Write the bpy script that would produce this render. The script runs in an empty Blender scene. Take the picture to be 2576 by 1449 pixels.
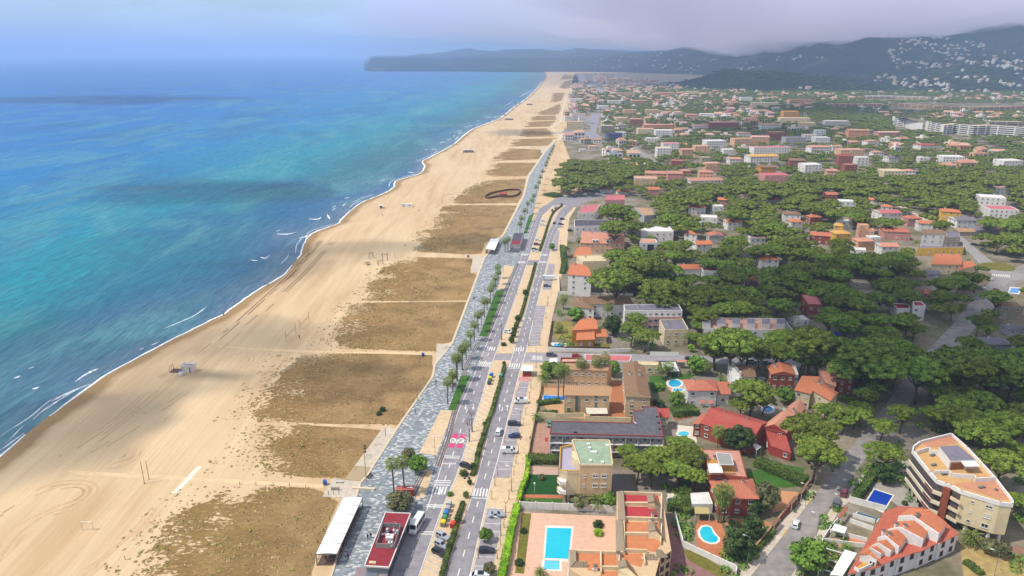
import bpy, math, random
import numpy as np
from mathutils import Vector, noise as mnoise
R = random.Random(7)
C = bpy.context.scene.collection
# ---------------------------------------------------------------- survey camera
FPX, CX, CY, HZ, CAMH = 1799.0, 1288.0, 724.5, 136.0, 120.0
TH = math.atan((CY - HZ) / FPX)
ST, CT = math.sin(TH), math.cos(TH)
CROP = {'D': (0, 0, 1), 'T0': (0, 0, 1/3), 'T1': (858.7, 0, 1/3), 'T2': (1717.3, 0, 1/3), 'M0': (0, 483, 1/3),
        'M1': (858.7, 483, 1/3), 'M2': (1717.3, 483, 1/3), 'B0': (0, 966, 1/3), 'C': (791.6, 872.1, .224),
        'K': (791.6, 1124.3, .224), 'E': (1274.6, 872.1, .224), 'F': (1274.6, 1124.3, .224),
        'G': (1677.1, 872.1, .224), 'H': (1677.1, 1124.3, .224), 'I': (1999.1, 1006.2, .3056)}
def dpx(c, x, y):
    a = CROP[c]; return a[0] + x*a[2], a[1] + y*a[2]
def gp(x, y, z=0.0):
    u, v = (x - CX)/FPX, (y - CY)/FPX
    t = (CAMH - z)/max(ST + v*CT, 1e-4)
    return Vector((u*t, t*(CT - v*ST), z))
def P(c, x, y, z=0.0):
    return gp(*dpx(c, x, y), z)
def PL(c, pts, z=0.0):
    return [P(c, x, y, z) for x, y in pts]
def proj(p):
    d = Vector(p) - Vector((0, 0, CAMH))
    w = d.y*CT - d.z*ST
    return CX + FPX*d.x/w, CY + FPX*(-d.y*ST - d.z*CT)/w, w
def mpp(p):                                   # metres per survey pixel at p
    return proj(p)[2]/FPX
# ---------------------------------------------------------------- materials
def lin(h):
    if isinstance(h, str):
        h = h.lstrip('#'); h = [int(h[i:i+2], 16)/255 for i in (0, 2, 4)]
    return tuple(c/12.92 if c <= .04045 else ((c+.055)/1.055)**2.4 for c in h)
MATS = {}
def nodes(m):
    m.use_nodes = True; nt = m.node_tree; nt.nodes.clear(); return nt
def link(nt, a, b): nt.links.new(a, b)
def N(nt, t, **kw):
    n = nt.nodes.new(t)
    for k, v in kw.items(): setattr(n, k, v)
    return n
def mix(nt, fac, a, b, mode='MIX'):
    n = N(nt, 'ShaderNodeMix', data_type='RGBA', blend_type=mode)
    for s, v in ((0, fac), (6, a), (7, b)):
        if hasattr(v, 'is_linked'): link(nt, v, n.inputs[s])
        elif s == 0: n.inputs[0].default_value = v
        else: n.inputs[s].default_value = (*v[:3], 1)
    return n.outputs[2]
def noise_n(nt, vec, scale, detail=4, rough=.55, dist=0.0):
    n = N(nt, 'ShaderNodeTexNoise'); n.inputs['Scale'].default_value = scale
    n.inputs['Detail'].default_value = detail; n.inputs['Roughness'].default_value = rough
    n.inputs['Distortion'].default_value = dist
    if vec is not None: link(nt, vec, n.inputs['Vector'])
    return n.outputs['Fac']
def ramp(nt, fac, stops):
    n = N(nt, 'ShaderNodeValToRGB'); e = n.color_ramp.elements
    while len(e) < len(stops): e.new(.5)
    for el, (p, c) in zip(e, stops):
        el.position = p; el.color = (*c[:3], 1) if not isinstance(c, (int, float)) else (c, c, c, 1)
    link(nt, fac, n.inputs[0]); return n.outputs[0]
def mapping(nt, vec, scale=(1, 1, 1), rot=(0, 0, 0)):
    n = N(nt, 'ShaderNodeMapping'); n.inputs['Scale'].default_value = scale; n.inputs['Rotation'].default_value = rot
    link(nt, vec, n.inputs[0]); return n.outputs[0]
def out(nt, bsdf): link(nt, bsdf, N(nt, 'ShaderNodeOutputMaterial').inputs['Surface'])
def bsdf(nt, col, rough=.8, spec=.3, metal=0, bump=None, bstr=.3, bdist=.1):
    b = N(nt, 'ShaderNodeBsdfPrincipled')
    if hasattr(col, 'is_linked'): link(nt, col, b.inputs['Base Color'])
    else: b.inputs['Base Color'].default_value = (*col[:3], 1)
    b.inputs['Roughness'].default_value = rough; b.inputs['Specular IOR Level'].default_value = spec
    b.inputs['Metallic'].default_value = metal
    if bump is not None:
        n = N(nt, 'ShaderNodeBump'); n.inputs['Strength'].default_value = bstr; n.inputs['Distance'].default_value = bdist
        link(nt, bump, n.inputs['Height']); link(nt, n.outputs[0], b.inputs['Normal'])
    return b
def geo_pos(nt): return N(nt, 'ShaderNodeNewGeometry').outputs['Position']
def M(name, col='#888888', rough=.8, var=.22, scale=1.2, spec=.25, metal=0, bump=0, rnd=0.0, stain=.0):
    """plain weathered surface: base colour with two scales of mottling"""
    if name in MATS: return MATS[name]
    m = MATS[name] = bpy.data.materials.new(name); nt = nodes(m); c = lin(col); p = geo_pos(nt)
    f = noise_n(nt, p, scale, 5); g = noise_n(nt, p, scale*.13, 3)
    dk = tuple(x*(1-var) for x in c); lt = tuple(min(1, x*(1+var*.8)) for x in c)
    a = ramp(nt, f, [(.3, dk), (.7, lt)])
    b = mix(nt, ramp(nt, g, [(.35, 0.0), (.65, 1.0)]), tuple(1-var*.5 for _ in c), (1, 1, 1))
    col2 = mix(nt, 1.0, a, b, 'MULTIPLY')
    if stain:
        sv = mapping(nt, p, (1.5, 1.5, .18)); s = noise_n(nt, sv, 1.3, 3)
        col2 = mix(nt, ramp(nt, s, [(.5, 0.0), (.75, stain)]), col2, tuple(x*.45 for x in c))
    if rnd:
        oi = N(nt, 'ShaderNodeObjectInfo'); hs = N(nt, 'ShaderNodeHueSaturation')
        mr = N(nt, 'ShaderNodeMapRange'); mr.inputs[3].default_value = 1-rnd; mr.inputs[4].default_value = 1+rnd
        link(nt, oi.outputs['Random'], mr.inputs[0]); link(nt, mr.outputs[0], hs.inputs['Value']); link(nt, col2, hs.inputs['Color'])
        col2 = hs.outputs[0]
    out(nt, bsdf(nt, col2, rough, spec, metal, f if bump else None, bump, .15).outputs[0]); return m
def MG(name, col, rough=.12, spec=.6):                      # glass seen from outside
    if name in MATS: return MATS[name]
    m = MATS[name] = bpy.data.materials.new(name); nt = nodes(m)
    out(nt, bsdf(nt, lin(col), rough, spec).outputs[0]); return m
def MPAINT(name, col, metal=0.0):
    if name in MATS: return MATS[name]
    m = MATS[name] = bpy.data.materials.new(name); nt = nodes(m)
    f = noise_n(nt, geo_pos(nt), 3, 3); c = lin(col)
    b = bsdf(nt, ramp(nt, f, [(.3, tuple(x*.9 for x in c)), (.7, c)]), .28, .5, metal)
    b.inputs['Coat Weight'].default_value = .6; b.inputs['Coat Roughness'].default_value = .08
    out(nt, b.outputs[0]); return m
# ---------------------------------------------------------------- mesh builder
class MB:
    def __init__(s): s.v = []; s.f = []; s.m = []; s.mats = []
    def mi(s, mat):
        if mat not in s.mats: s.mats.append(mat)
        return s.mats.index(mat)
    def poly(s, pts, mat):
        n = len(s.v); s.v += [tuple(p) for p in pts]; s.f.append(tuple(range(n, n+len(pts)))); s.m.append(s.mi(mat))
    def add(s, vs, fs, mat):
        n = len(s.v); s.v += [tuple(p) for p in vs]; k = s.mi(mat)
        for f in fs: s.f.append(tuple(n+i for i in f)); s.m.append(k)
    def prism(s, pts, z0, z1, mat, top=None, cap=True):
        """pts: xy loop; wound counter-clockwise automatically"""
        pts = [(p[0], p[1]) for p in pts]
        if sum(a[0]*b[1]-b[0]*a[1] for a, b in zip(pts, pts[1:]+pts[:1])) < 0: pts = pts[::-1]
        n = len(pts); vs = [(x, y, z0) for x, y in pts]+[(x, y, z1) for x, y in pts]
        s.add(vs, [(i, (i+1) % n, (i+1) % n+n, i+n) for i in range(n)], mat)
        if cap:
            s.add(vs[n:], [tuple(range(n))], top or mat); s.add(vs[:n], [tuple(range(n))[::-1]], mat)
    def box(s, c, d, mat, yaw=0.0):
        x, y, z = c; a, b, h = d[0]/2, d[1]/2, d[2]/2; co, si = math.cos(yaw), math.sin(yaw)
        pts = [(x+co*u-si*v, y+si*u+co*v) for u, v in ((-a, -b), (a, -b), (a, b), (-a, b))]
        s.prism(pts, z-h, z+h, mat)
    def tube(s, path, radii, mat, n=7):
        path = [Vector(p) for p in path]
        if not hasattr(radii, '__len__'): radii = [radii]*len(path)
        rings = []
        for i, p in enumerate(path):
            t = (path[min(i+1, len(path)-1)]-path[max(i-1, 0)]).normalized()
            u = t.cross(Vector((0, 1, 0)) if abs(t.y) < .9 else Vector((1, 0, 0))).normalized(); w = t.cross(u)
            rings.append([p+(u*math.cos(2*math.pi*k/n)+w*math.sin(2*math.pi*k/n))*radii[i] for k in range(n)])
        vs = [q for r in rings for q in r]; fs = []
        for i in range(len(path)-1):
            for k in range(n):
                a, b = i*n+k, i*n+(k+1) % n; fs.append((a, b, b+n, a+n))
        fs.append(tuple(range(n))[::-1]); fs.append(tuple(range(len(vs)-n, len(vs))))
        s.add(vs, fs, mat)
    def lathe(s, prof, mat, n=12, c=(0, 0)):
        vs = [(c[0]+r*math.cos(2*math.pi*k/n), c[1]+r*math.sin(2*math.pi*k/n), z) for r, z in prof for k in range(n)]
        fs = [(i*n+k, i*n+(k+1) % n, (i+1)*n+(k+1) % n, (i+1)*n+k) for i in range(len(prof)-1) for k in range(n)]
        fs.append(tuple(range(n))[::-1]); fs.append(tuple(range(len(vs)-n, len(vs)))); s.add(vs, fs, mat)
    def mesh(s, name, smooth=False):
        me = bpy.data.meshes.new(name); me.from_pydata(s.v, [], s.f)
        for m in s.mats: me.materials.append(m)
        me.polygons.foreach_set('material_index', s.m)
        if smooth: me.polygons.foreach_set('use_smooth', [True]*len(s.f))
        me.update(); return me
    def obj(s, name, parent=None, loc=None, smooth=False, rz=0):
        return ob(name, s.mesh(name, smooth), parent, loc, rz)
def ob(name, me, parent=None, loc=None, rz=0, sc=None):
    o = bpy.data.objects.new(name, me); C.objects.link(o)
    if loc is not None: o.location = loc
    if rz: o.rotation_euler = (0, 0, rz)
    if sc is not None: o.scale = sc if hasattr(sc, '__len__') else (sc, sc, sc)
    if parent: o.parent = parent
    return o
def tag(o, label=None, cat=None, group=None, kind=None):
    if label: o['label'] = label
    if cat: o['category'] = cat
    if group: o['group'] = group
    if kind: o['kind'] = kind
    return o
def thing(name, label, cat, loc=(0, 0, 0), rz=0, group=None, sc=None):
    return tag(ob(name, None, None, loc, rz, sc), label, cat, group)
def dup(root, loc, rz=0, sc=None, label=None, group=None):
    r = root.copy(); C.objects.link(r); r.location = loc; r.rotation_euler = (0, 0, rz)
    if sc is not None: r.scale = sc if hasattr(sc, '__len__') else (sc, sc, sc)
    if label: r['label'] = label
    if group: r['group'] = group
    for ch in KIDS.get(root.name, ()):
        c = ch.copy(); C.objects.link(c); c.parent = r
        for g in KIDS.get(ch.name, ()):
            d = g.copy(); C.objects.link(d); d.parent = c
    return r
KIDS = {}
def proto(root):
    """remember a prototype's children so that dup() can copy them without searching the scene"""
    allo = [o for o in bpy.data.objects if o.parent]
    KIDS[root.name] = [o for o in allo if o.parent == root]
    for k in KIDS[root.name]: KIDS[k.name] = [o for o in allo if o.parent == k]
    return root
AUTO = []            # (object, base phrase, survey point) labelled relative to landmarks at the end
LAND = []            # (phrase, survey x, survey y)
def landmark(phrase, p):
    x, y, w = proj(p); LAND.append((phrase, x, y))
def auto(o, base, cat, group, p):
    o['category'] = cat; o['group'] = group; AUTO.append((o, base, proj(p)))
def poly_in(pt, poly):
    x, y = pt; r = False; n = len(poly)
    for i in range(n):
        (x1, y1), (x2, y2) = poly[i], poly[(i+1) % n]
        if (y1 > y) != (y2 > y) and x < (x2-x1)*(y-y1)/(y2-y1)+x1: r = not r
    return r
# ================================================================ SETTING
scn = bpy.context.scene
cam = bpy.data.objects.new('camera', bpy.data.cameras.new('camera')); C.objects.link(cam)
cam.data.sensor_width = 36; cam.data.lens = 36*FPX/2576; cam.data.clip_end = 120000; cam.data.clip_start = 1
cam.location = (0, 0, CAMH); cam.rotation_euler = (math.pi/2-TH, 0, 0); scn.camera = cam
scn.view_settings.view_transform = 'Standard'; scn.view_settings.look = 'None'
scn.view_settings.exposure = 0.1; scn.view_settings.gamma = 1
scn.cycles.max_bounces = 6; scn.cycles.diffuse_bounces = 2; scn.cycles.glossy_bounces = 2
scn.cycles.transmission_bounces = 2; scn.cycles.transparent_max_bounces = 6; scn.cycles.volume_bounces = 3
scn.cycles.use_denoising = True
SUN_EL, SUN_AZ = math.radians(56), math.atan2(-1.0, -0.28)          # azimuth from +Y, towards the sun
sd = Vector((math.sin(SUN_AZ)*math.cos(SUN_EL), math.cos(SUN_AZ)*math.cos(SUN_EL), math.sin(SUN_EL)))
sl = bpy.data.lights.new('sun', 'SUN'); sl.energy = 4.0; sl.angle = math.radians(.55); sl.color = (1, .955, .89)
so = bpy.data.objects.new('sun', sl); C.objects.link(so); so.location = (0, 0, 900)
so.rotation_euler = (-sd).to_track_quat('-Z', 'Y').to_euler()
w = bpy.data.worlds.new('World'); scn.world = w; nt = nodes(w)
sky = N(nt, 'ShaderNodeTexSky', sky_type='NISHITA'); sky.sun_disc = False
sky.sun_elevation = SUN_EL; sky.sun_rotation = SUN_AZ; sky.altitude = 100; sky.dust_density = 2.0; sky.air_density = 1.0
# broken cloud cover of the sky itself, looked up by direction
tc = N(nt, 'ShaderNodeTexCoord').outputs['Generated']
cv = mapping(nt, tc, (2.2, 2.2, 7.0))
cl = noise_n(nt, cv, 1.6, 6, .55, .4)
sx = N(nt, 'ShaderNodeSeparateXYZ'); link(nt, tc, sx.inputs[0])
cc = mix(nt, ramp(nt, sx.outputs[0], [(0.0, 0.0), (.45, 1.0)]), (5.4, 7.2, 8.6), (8.0, 6.9, 8.3))
skc = mix(nt, ramp(nt, cl, [(.34, 0.3), (.62, 0.95)]), sky.outputs[0], cc)
bg = N(nt, 'ShaderNodeBackground'); bg.inputs['Strength'].default_value = .115
link(nt, skc, bg.inputs['Color']); link(nt, bg.outputs[0], N(nt, 'ShaderNodeOutputWorld').inputs['Surface'])
# ---------------------------------------------------------------- shore
SEAZ = -0.9
SHORE_PX = [(-330, 1400), (-120, 1235), (0, 1146), (60, 1096), (150, 1026), (233, 966), (277, 936), (367, 888), (433, 853), (500, 820), (560, 790),
            (617, 750), (658, 723), (710, 693), (737, 663), (755, 640), (763, 616), (780, 590), (820, 573), (850, 562), (858, 552), (880, 531), (912, 508),
            (968, 485), (990, 470), (994, 457), (1020, 447), (1056, 436), (1068, 418), (1062, 406), (1078, 397), (1105, 383), (1142, 362), (1166, 341), (1192, 323), (1225, 310),
            (1258, 297), (1288, 273), (1325, 247), (1345, 228), (1358, 213), (1372, 193), (1368, 183), (1332, 175.5), (1268, 166), (1135, 160), (1040, 155.5), (935, 152)]
shore = [gp(x, y, SEAZ) for x, y in SHORE_PX]
shore = [Vector((shore[0].x-25, -400, 0))] + shore + [Vector((3000, 16500, 0)), Vector((12000, 17500, 0))]
def dense(pts, n):
    res = []
    for i in range(len(pts)-1):
        a, b = pts[i], pts[i+1]; p0, p3 = pts[max(0, i-1)], pts[min(len(pts)-1, i+2)]
        for k in range(n):
            t = k/n
            res.append(.5*((2*a)+(b-p0)*t+(2*p0-5*a+4*b-p3)*t*t+(3*a-p0-3*b+p3)*t**3))
    return res+[pts[-1]]
SH = [shore[0]] + dense(shore[1:-3], 6) + shore[-3:]
SH = [q for i, q in enumerate(SH) if i == 0 or q.y > max(z.y for z in SH[:i])+.5]
def shore_x(Y):
    for a, b in zip(SH, SH[1:]):
        if a.y <= Y <= b.y: return a.x+(b.x-a.x)*(Y-a.y)/max(1e-6, b.y-a.y)
    return SH[-1].x
def strip_sheet(name, rows, zf, mat, ext=None):
    vs, fs, at = [], [], []
    n = len(rows)
    pts = SH if ext is None else SH+[ext]
    for s in pts:
        for d in rows:
            vs.append((s.x+d, s.y, zf(d))); at.append(d)
    for i in range(len(pts)-1):
        for k in range(n-1): fs.append((i*n+k, i*n+k+1, (i+1)*n+k+1, (i+1)*n+k))
    me = bpy.data.meshes.new(name); me.from_pydata(vs, [], fs); me.materials.append(mat)
    a = me.attributes.new('inland', 'FLOAT', 'POINT'); a.data.foreach_set('value', at); me.update()
    return ob(name, me)
# sand: dry and raked, darker where the swash keeps it wet
m = MATS['sand'] = bpy.data.materials.new('sand'); nt = nodes(m); p = geo_pos(nt)
at = N(nt, 'ShaderNodeAttribute', attribute_name='inland').outputs['Fac']
rk = noise_n(nt, mapping(nt, p, (.16, .012, 1), (0, 0, .09)), 1, 6, .62, .35)
rk2 = noise_n(nt, mapping(nt, p, (.9, .03, 1), (0, 0, .12)), 1, 4, .6, .3)
big = noise_n(nt, mapping(nt, p, (1, .35, 1)), .022, 4, .55, .5)
fine = noise_n(nt, p, 1.1, 5, .7)
c = mix(nt, ramp(nt, rk, [(.34, 0.0), (.66, 1.0)]), lin('#b4936c'), lin('#cbb089'))
c = mix(nt, ramp(nt, big, [(.38, 0.0), (.62, .6)]), c, lin('#d0b892'))
c = mix(nt, ramp(nt, rk2, [(.45, 0.0), (.75, .4)]), c, lin('#b0926e'))
c = mix(nt, ramp(nt, fine, [(.4, 0.0), (.8, .25)]), c, lin('#b39772'))
ad = N(nt, 'ShaderNodeMath', operation='ADD'); link(nt, at, ad.inputs[0])
wob = N(nt, 'ShaderNodeMath', operation='MULTIPLY'); link(nt, noise_n(nt, p, .04, 4), wob.inputs[0]); wob.inputs[1].default_value = -10
link(nt, wob.outputs[0], ad.inputs[1])
dv = N(nt, 'ShaderNodeMath', operation='DIVIDE'); link(nt, ad.outputs[0], dv.inputs[0]); dv.inputs[1].default_value = 40
wet = ramp(nt, dv.outputs[0], [(0.0, .8), (.03, .5), (.09, .12), (.22, .0)])
c = mix(nt, wet, c, lin('#86683f'))
b = bsdf(nt, c, .9, .2, 0, rk2, .5, .25); out(nt, b.outputs[0])
LANDROWS = [-150, -60, -25, -10, -4, 0, 3, 7, 12, 18, 26, 40, 70, 110, 160, 400, 2000, 9000]
def beach_z(d):
    if d < 0: return SEAZ + d*.05
    return SEAZ + .9*min(1, d/26)**.75
tag(strip_sheet('ground', LANDROWS, beach_z, MATS['sand']), kind='structure')
# sea
m = MATS['sea'] = bpy.data.materials.new('sea'); nt = nodes(m); p = geo_pos(nt)
at = N(nt, 'ShaderNodeAttribute', attribute_name='inland').outputs['Fac']
mr = N(nt, 'ShaderNodeMath', operation='MULTIPLY'); link(nt, at, mr.inputs[0]); mr.inputs[1].default_value = -1/900
wb = N(nt, 'ShaderNodeMath', operation='MULTIPLY_ADD'); link(nt, noise_n(nt, mapping(nt, p, (1, .3, 1)), .013, 4, .6, .6), wb.inputs[0])
wb.inputs[1].default_value = .13; wb.inputs[2].default_value = -.065
sm = N(nt, 'ShaderNodeMath', operation='ADD'); link(nt, mr.outputs[0], sm.inputs[0]); link(nt, wb.outputs[0], sm.inputs[1])
c = ramp(nt, sm.outputs[0], [(0.0, lin('#6a7480')), (.02, lin('#4a6a7c')), (.07, lin('#27666f')), (.17, lin('#068290')), (.4, lin('#0272a8')), (1.0, lin('#0160ac'))])
weed = noise_n(nt, mapping(nt, p, (.011, .0032, 1), (0, 0, .5)), 1, 5, .5, .8)
c = mix(nt, ramp(nt, weed, [(.5, 0.0), (.66, .62)]), c, lin('#0e5688'))
pale = noise_n(nt, mapping(nt, p, (.016, .006, 1), (0, 0, .35)), 1, 5, .6, 1.0)
c = mix(nt, ramp(nt, pale, [(.48, 0.0), (.7, .55)]), c, lin('#5f9c94'))
wv = noise_n(nt, mapping(nt, p, (.34, .07, 1), (0, 0, .3)), 1, 5, .65, .6)
wv2 = noise_n(nt, mapping(nt, p, (.075, .022, 1), (0, 0, .25)), 1, 3, .6, .8)
c = mix(nt, ramp(nt, wv, [(.38, 0.0), (.62, .5)]), c, lin('#1b4464'))
hs = N(nt, 'ShaderNodeMath', operation='ADD'); link(nt, wv, hs.inputs[0])
h2 = N(nt, 'ShaderNodeMath', operation='MULTIPLY'); link(nt, wv2, h2.inputs[0]); h2.inputs[1].default_value = 3.0; link(nt, h2.outputs[0], hs.inputs[1])
b = bsdf(nt, c, .4, .1, 0, hs.outputs[0], .8, .7); out(nt, b.outputs[0])
SEAROWS = [-42000, -15000, -6000, -2500, -1200, -700, -420, -260, -160, -100, -60, -35, -20, -10, -4, 0, 6]
sea = tag(strip_sheet('sea', SEAROWS, lambda d: SEAZ, MATS['sea'], Vector((40000, 42000, 0))), kind='structure')
# breaking crests and the swash line: low ridges of white water
MF = MATS['foam'] = bpy.data.materials.new('foam'); nt = nodes(MF)
fn = noise_n(nt, geo_pos(nt), .9, 5, .7); b = bsdf(nt, ramp(nt, fn, [(.3, lin('#b9bfc6')), (.6, lin('#f2f2f0'))]), .7, .2)
out(nt, b.outputs[0])
fm = MB()
def ridge(path, wid, h):
    n = len(path); vs = []
    for i, q in enumerate(path):
        t = (path[min(n-1, i+1)]-path[max(0, i-1)]).normalized(); s = Vector((t.y, -t.x, 0)); a = wid[i]
        vs += [q-s*a*.5, q-s*a*.15+Vector((0, 0, h)), q+s*a*.2+Vector((0, 0, h*.8)), q+s*a*.5]
    fm.add(vs, [(i*4+k, i*4+4+k, i*4+5+k, i*4+1+k) for i in range(n-1) for k in range(3)], MF)
sw = [s for s in dense(shore[1:-8], 26) if 60 < s.y < 3500]
run = []; ww = []
for s in sw:
    k = mnoise.noise(Vector((s.y*.025, 3, 0)))+.35*mnoise.noise(Vector((s.y*.14, 9, 0)))
    far = max(1.0, s.y/500)
    if k > -.38:
        run.append(Vector((s.x+.2+.9*mnoise.noise(Vector((s.y*.12, 5, 0))), s.y, SEAZ+.02))); ww.append((.55+1.3*max(0, k+.38))*min(far, 2.6))
    elif len(run) > 2: ridge(run, ww, .12); run, ww = [], []
    else: run, ww = [], []
if len(run) > 2: ridge(run, ww, .12)
for o_, th, wd_ in ((-3.5, .08, .4), (-7, .2, .42), (-13, .3, .55), (-19, .38, .55)):
    run, ww = [], []
    for s in sw:
        k = mnoise.noise(Vector((s.y*.02, o_, 2)))+.4*mnoise.noise(Vector((s.y*.11, o_, 9))); g = max(1.0, s.y/450)
        if k > th: run.append(Vector((s.x+o_*g**.5+1.5*mnoise.noise(Vector((s.y*.06, o_, 5))), s.y, SEAZ+.02))); ww.append(wd_*min(1, (k-th)*5)*min(g, 3))
        else:
            if len(run) > 3: ridge(run, ww, .1)
            run, ww = [], []
for c_, pts, wd in [('M0', [(565, 1440), (620, 1395), (690, 1355), (745, 1335)], 3.2), ('M0', [(100, 1410), (155, 1390)], 2.6), ('M0', [(215, 1338), (255, 1322)], 1.4),
                    ('M0', [(1050, 1195), (1085, 1180)], 1.0), ('M0', [(1140, 1160), (1205, 1132)], 1.2), ('B0', [(240, 42), (295, 26)], 2.4), ('B0', [(385, 135), (450, 100), (560, 50), (680, 5)], 2.2), ('B0', [(250, 270), (330, 200), (420, 140), (520, 80), (650, 10)], 1.6),
                    ('B0', [(0, 505), (90, 440), (180, 375)], 1.5), ('M0', [(2085, 300), (2115, 288)], 2.2), ('M0', [(2090, 318), (2170, 318), (2240, 305)], 3.0), ('M0', [(2255, 350), (2300, 340), (2335, 312)], 3.0), ('M0', [(1965, 492), (2000, 500), (2035, 480)], 2.2), ('M0', [(1895, 515), (1945, 520)], 1.8),
                    ('M0', [(2330, 205), (2400, 205), (2425, 188)], 3.4), ('M0', [(2470, 170), (2490, 205)], 3), ('M0', [(2510, 115), (2535, 105)], 3), ('T1', [(740, 1076), (785, 1072)], 4), ('T1', [(800, 1055), (825, 1050)], 4), ('T1', [(840, 1030), (860, 1020)], 4), ('T1', [(870, 990), (910, 985)], 4),
                    ('T1', [(630, 1130), (645, 1128)], 3.4), ('T1', [(680, 1132), (720, 1128)], 2.4), ('T1', [(505, 1300), (545, 1303)], 2.6), ('T1', [(300, 1362), (325, 1358)], 3), ('T1', [(920, 960), (1000, 945)], 3), ('T1', [(950, 935), (975, 930)], 4), ('T1', [(1020, 915), (1040, 910)], 4), ('T1', [(1090, 890), (1130, 885)], 4), ('T1', [(1230, 800), (1300, 765)], 4),
                    ('T1', [(1340, 735), (1400, 700), (1470, 670)], 5), ('M1', [(0, 110), (40, 85)], 2.6), ('M1', [(20, 50), (70, 40)], 2)]:
    q = dense(PL(c_, pts, SEAZ+.03), 7)
    ridge(q, [max(.25, wd*math.sin(math.pi*min(.97, max(.06, i/(len(q)-1))))*R.uniform(.25, .6)) for i in range(len(q))], .3)
tag(fm.obj('surf_foam'), kind='stuff')
# ---------------------------------------------------------------- hills
def fbm(x, y, s, o=5):
    return mnoise.fractal(Vector((x*s, y*s, 4.2)), 1.0, 2.0, o)
def sstep(a, b, x):
    t = min(1, max(0, (x-a)/(b-a))); return t*t*(3-2*t)
def hill_z(X, Y):
    u = X/max(Y, 1)*FPX*1.0                                       # bearing, in survey pixels right of centre
    foot = 2550+(1300-u)*.0 + 2600*sstep(900, 150, u) + 300*fbm(X, Y, .0006)
    z = (255+110*sstep(900, 1300, u))*sstep(foot, foot+1900, Y)+70*sstep(foot+200, foot+1100, Y)*max(0, fbm(X, Y, .0011)+.45)
    z *= .28+.72*sstep(120, 800, u)
    # the wooded knoll in front of the range, and the spur behind the houses on the right
    z = max(z, (62+26*fbm(X, Y, .003))*math.exp(-(((X-980)/330)**4+((Y-2760)/300)**2)))
    z = max(z, (95+60*fbm(X, Y, .002))*sstep(2150, 3000, Y)*sstep(820, 1150, u))
    # headland across the bay
    if u < 500: z = max(z, (75*sstep(-356, -318, u)+115*sstep(-310, -60, u))*(.8+.4*fbm(X, Y, .0012))*sstep(8000, 9400, Y)*(1-sstep(14500, 16000, Y)))
    z *= sstep(-356, -330, u)
    z += (7*fbm(X, Y, .006)+3*fbm(X, Y, .02, 3))*sstep(20, 60, z)
    return min(z, 432)-2.5
vs, fs = [], []
us = list(np.linspace(-470, 1700, 230)); ys = [1900*(1.0135**k) for k in range(170)]
for Y in ys:
    for u in us:
        X = u/FPX*Y; vs.append((X, Y, hill_z(X, Y)))
nu = len(us)
for j in range(len(ys)-1):
    for i in range(nu-1):
        q = (j*nu+i, j*nu+i+1, (j+1)*nu+i+1, (j+1)*nu+i)
        if max(vs[k][2] for k in q) > -1.5: fs.append(q)
m = MATS['hill'] = bpy.data.materials.new('hill'); nt = nodes(m); p = geo_pos(nt)
a = noise_n(nt, p, .035, 6, .7); d = noise_n(nt, p, .0035, 5, .6, .6)
c = ramp(nt, a, [(.32, lin('#0d1410')), (.55, lin('#1a2319')), (.78, lin('#3c3c2e'))])
c = mix(nt, ramp(nt, d, [(.56, 0.0), (.7, .5)]), c, lin('#6d6650'))
out(nt, bsdf(nt, c, .95, .1, 0, a, 1.0, 6.0).outputs[0])
me = bpy.data.meshes.new('hills'); me.from_pydata(vs, [], fs); me.materials.append(m); me.polygons.foreach_set('use_smooth', [True]*len(fs)); me.update()
tag(ob('hills', me), kind='structure')
# ---------------------------------------------------------------- haze and low cloud
def vol(name, col, dens, aniso=0.0):
    m = bpy.data.materials.new(name); nt = nodes(m); v = N(nt, 'ShaderNodeVolumePrincipled')
    v.inputs['Color'].default_value = (*col, 1); v.inputs['Density'].default_value = dens; v.inputs['Anisotropy'].default_value = aniso
    link(nt, v.outputs[0], N(nt, 'ShaderNodeOutputMaterial').inputs['Volume']); return m
hz = MB(); hm = vol('haze_air', (.47, .65, .93), 1.25e-4)
hz.box((0, 15000, 223.5), (90000, 64000, 467), hm); tag(hz.obj('haze'), kind='stuff')
# fog lying on the tops of the range
fv, ff = [], []; FU, FY = list(np.linspace(-440, 1750, 66)), [2500*(1.06**k) for k in range(31)]
for tp in (0, 1):
    for j, Y in enumerate(FY):
        for i, u in enumerate(FU):
            X = u/FPX*Y; e = sstep(-430, 700, u)**.6*(1-sstep(13500, 14300, Y))*sstep(2500, 3300, Y)
            zb_ = 135+85*sstep(600, 1250, u)+95*fbm(X, Y, .0015)+25*fbm(X, Y, .005)
            fv.append((X, Y, 448 if tp else 448-(448-min(440, max(90, zb_)))*e))
n1 = len(FU)*len(FY); nu_ = len(FU)
for j in range(len(FY)-1):
    for i in range(nu_-1):
        a = j*nu_+i; ff += [(a, a+nu_, a+nu_+1, a+1), (n1+a, n1+a+1, n1+a+nu_+1, n1+a+nu_)]
for j in range(len(FY)-1):
    for i in (0, nu_-1): a = j*nu_+i; ff.append((a, a+nu_, n1+a+nu_, n1+a) if i else (a, n1+a, n1+a+nu_, a+nu_))
for i in range(nu_-1):
    for j in (0, len(FY)-1): a = j*nu_+i; ff.append((a, a+1, n1+a+1, n1+a) if not j else (a, n1+a, n1+a+1, a+1))
me = bpy.data.meshes.new('fog_bank'); me.from_pydata([(x, y, z-(.5 if k < n1 and z > 447 else 0)) for k, (x, y, z) in enumerate(fv)], [], ff); me.materials.append(vol('fog_vapour', (.95, .89, .98), .0024)); me.update()
tag(ob('fog_bank', me), kind='stuff')
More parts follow.
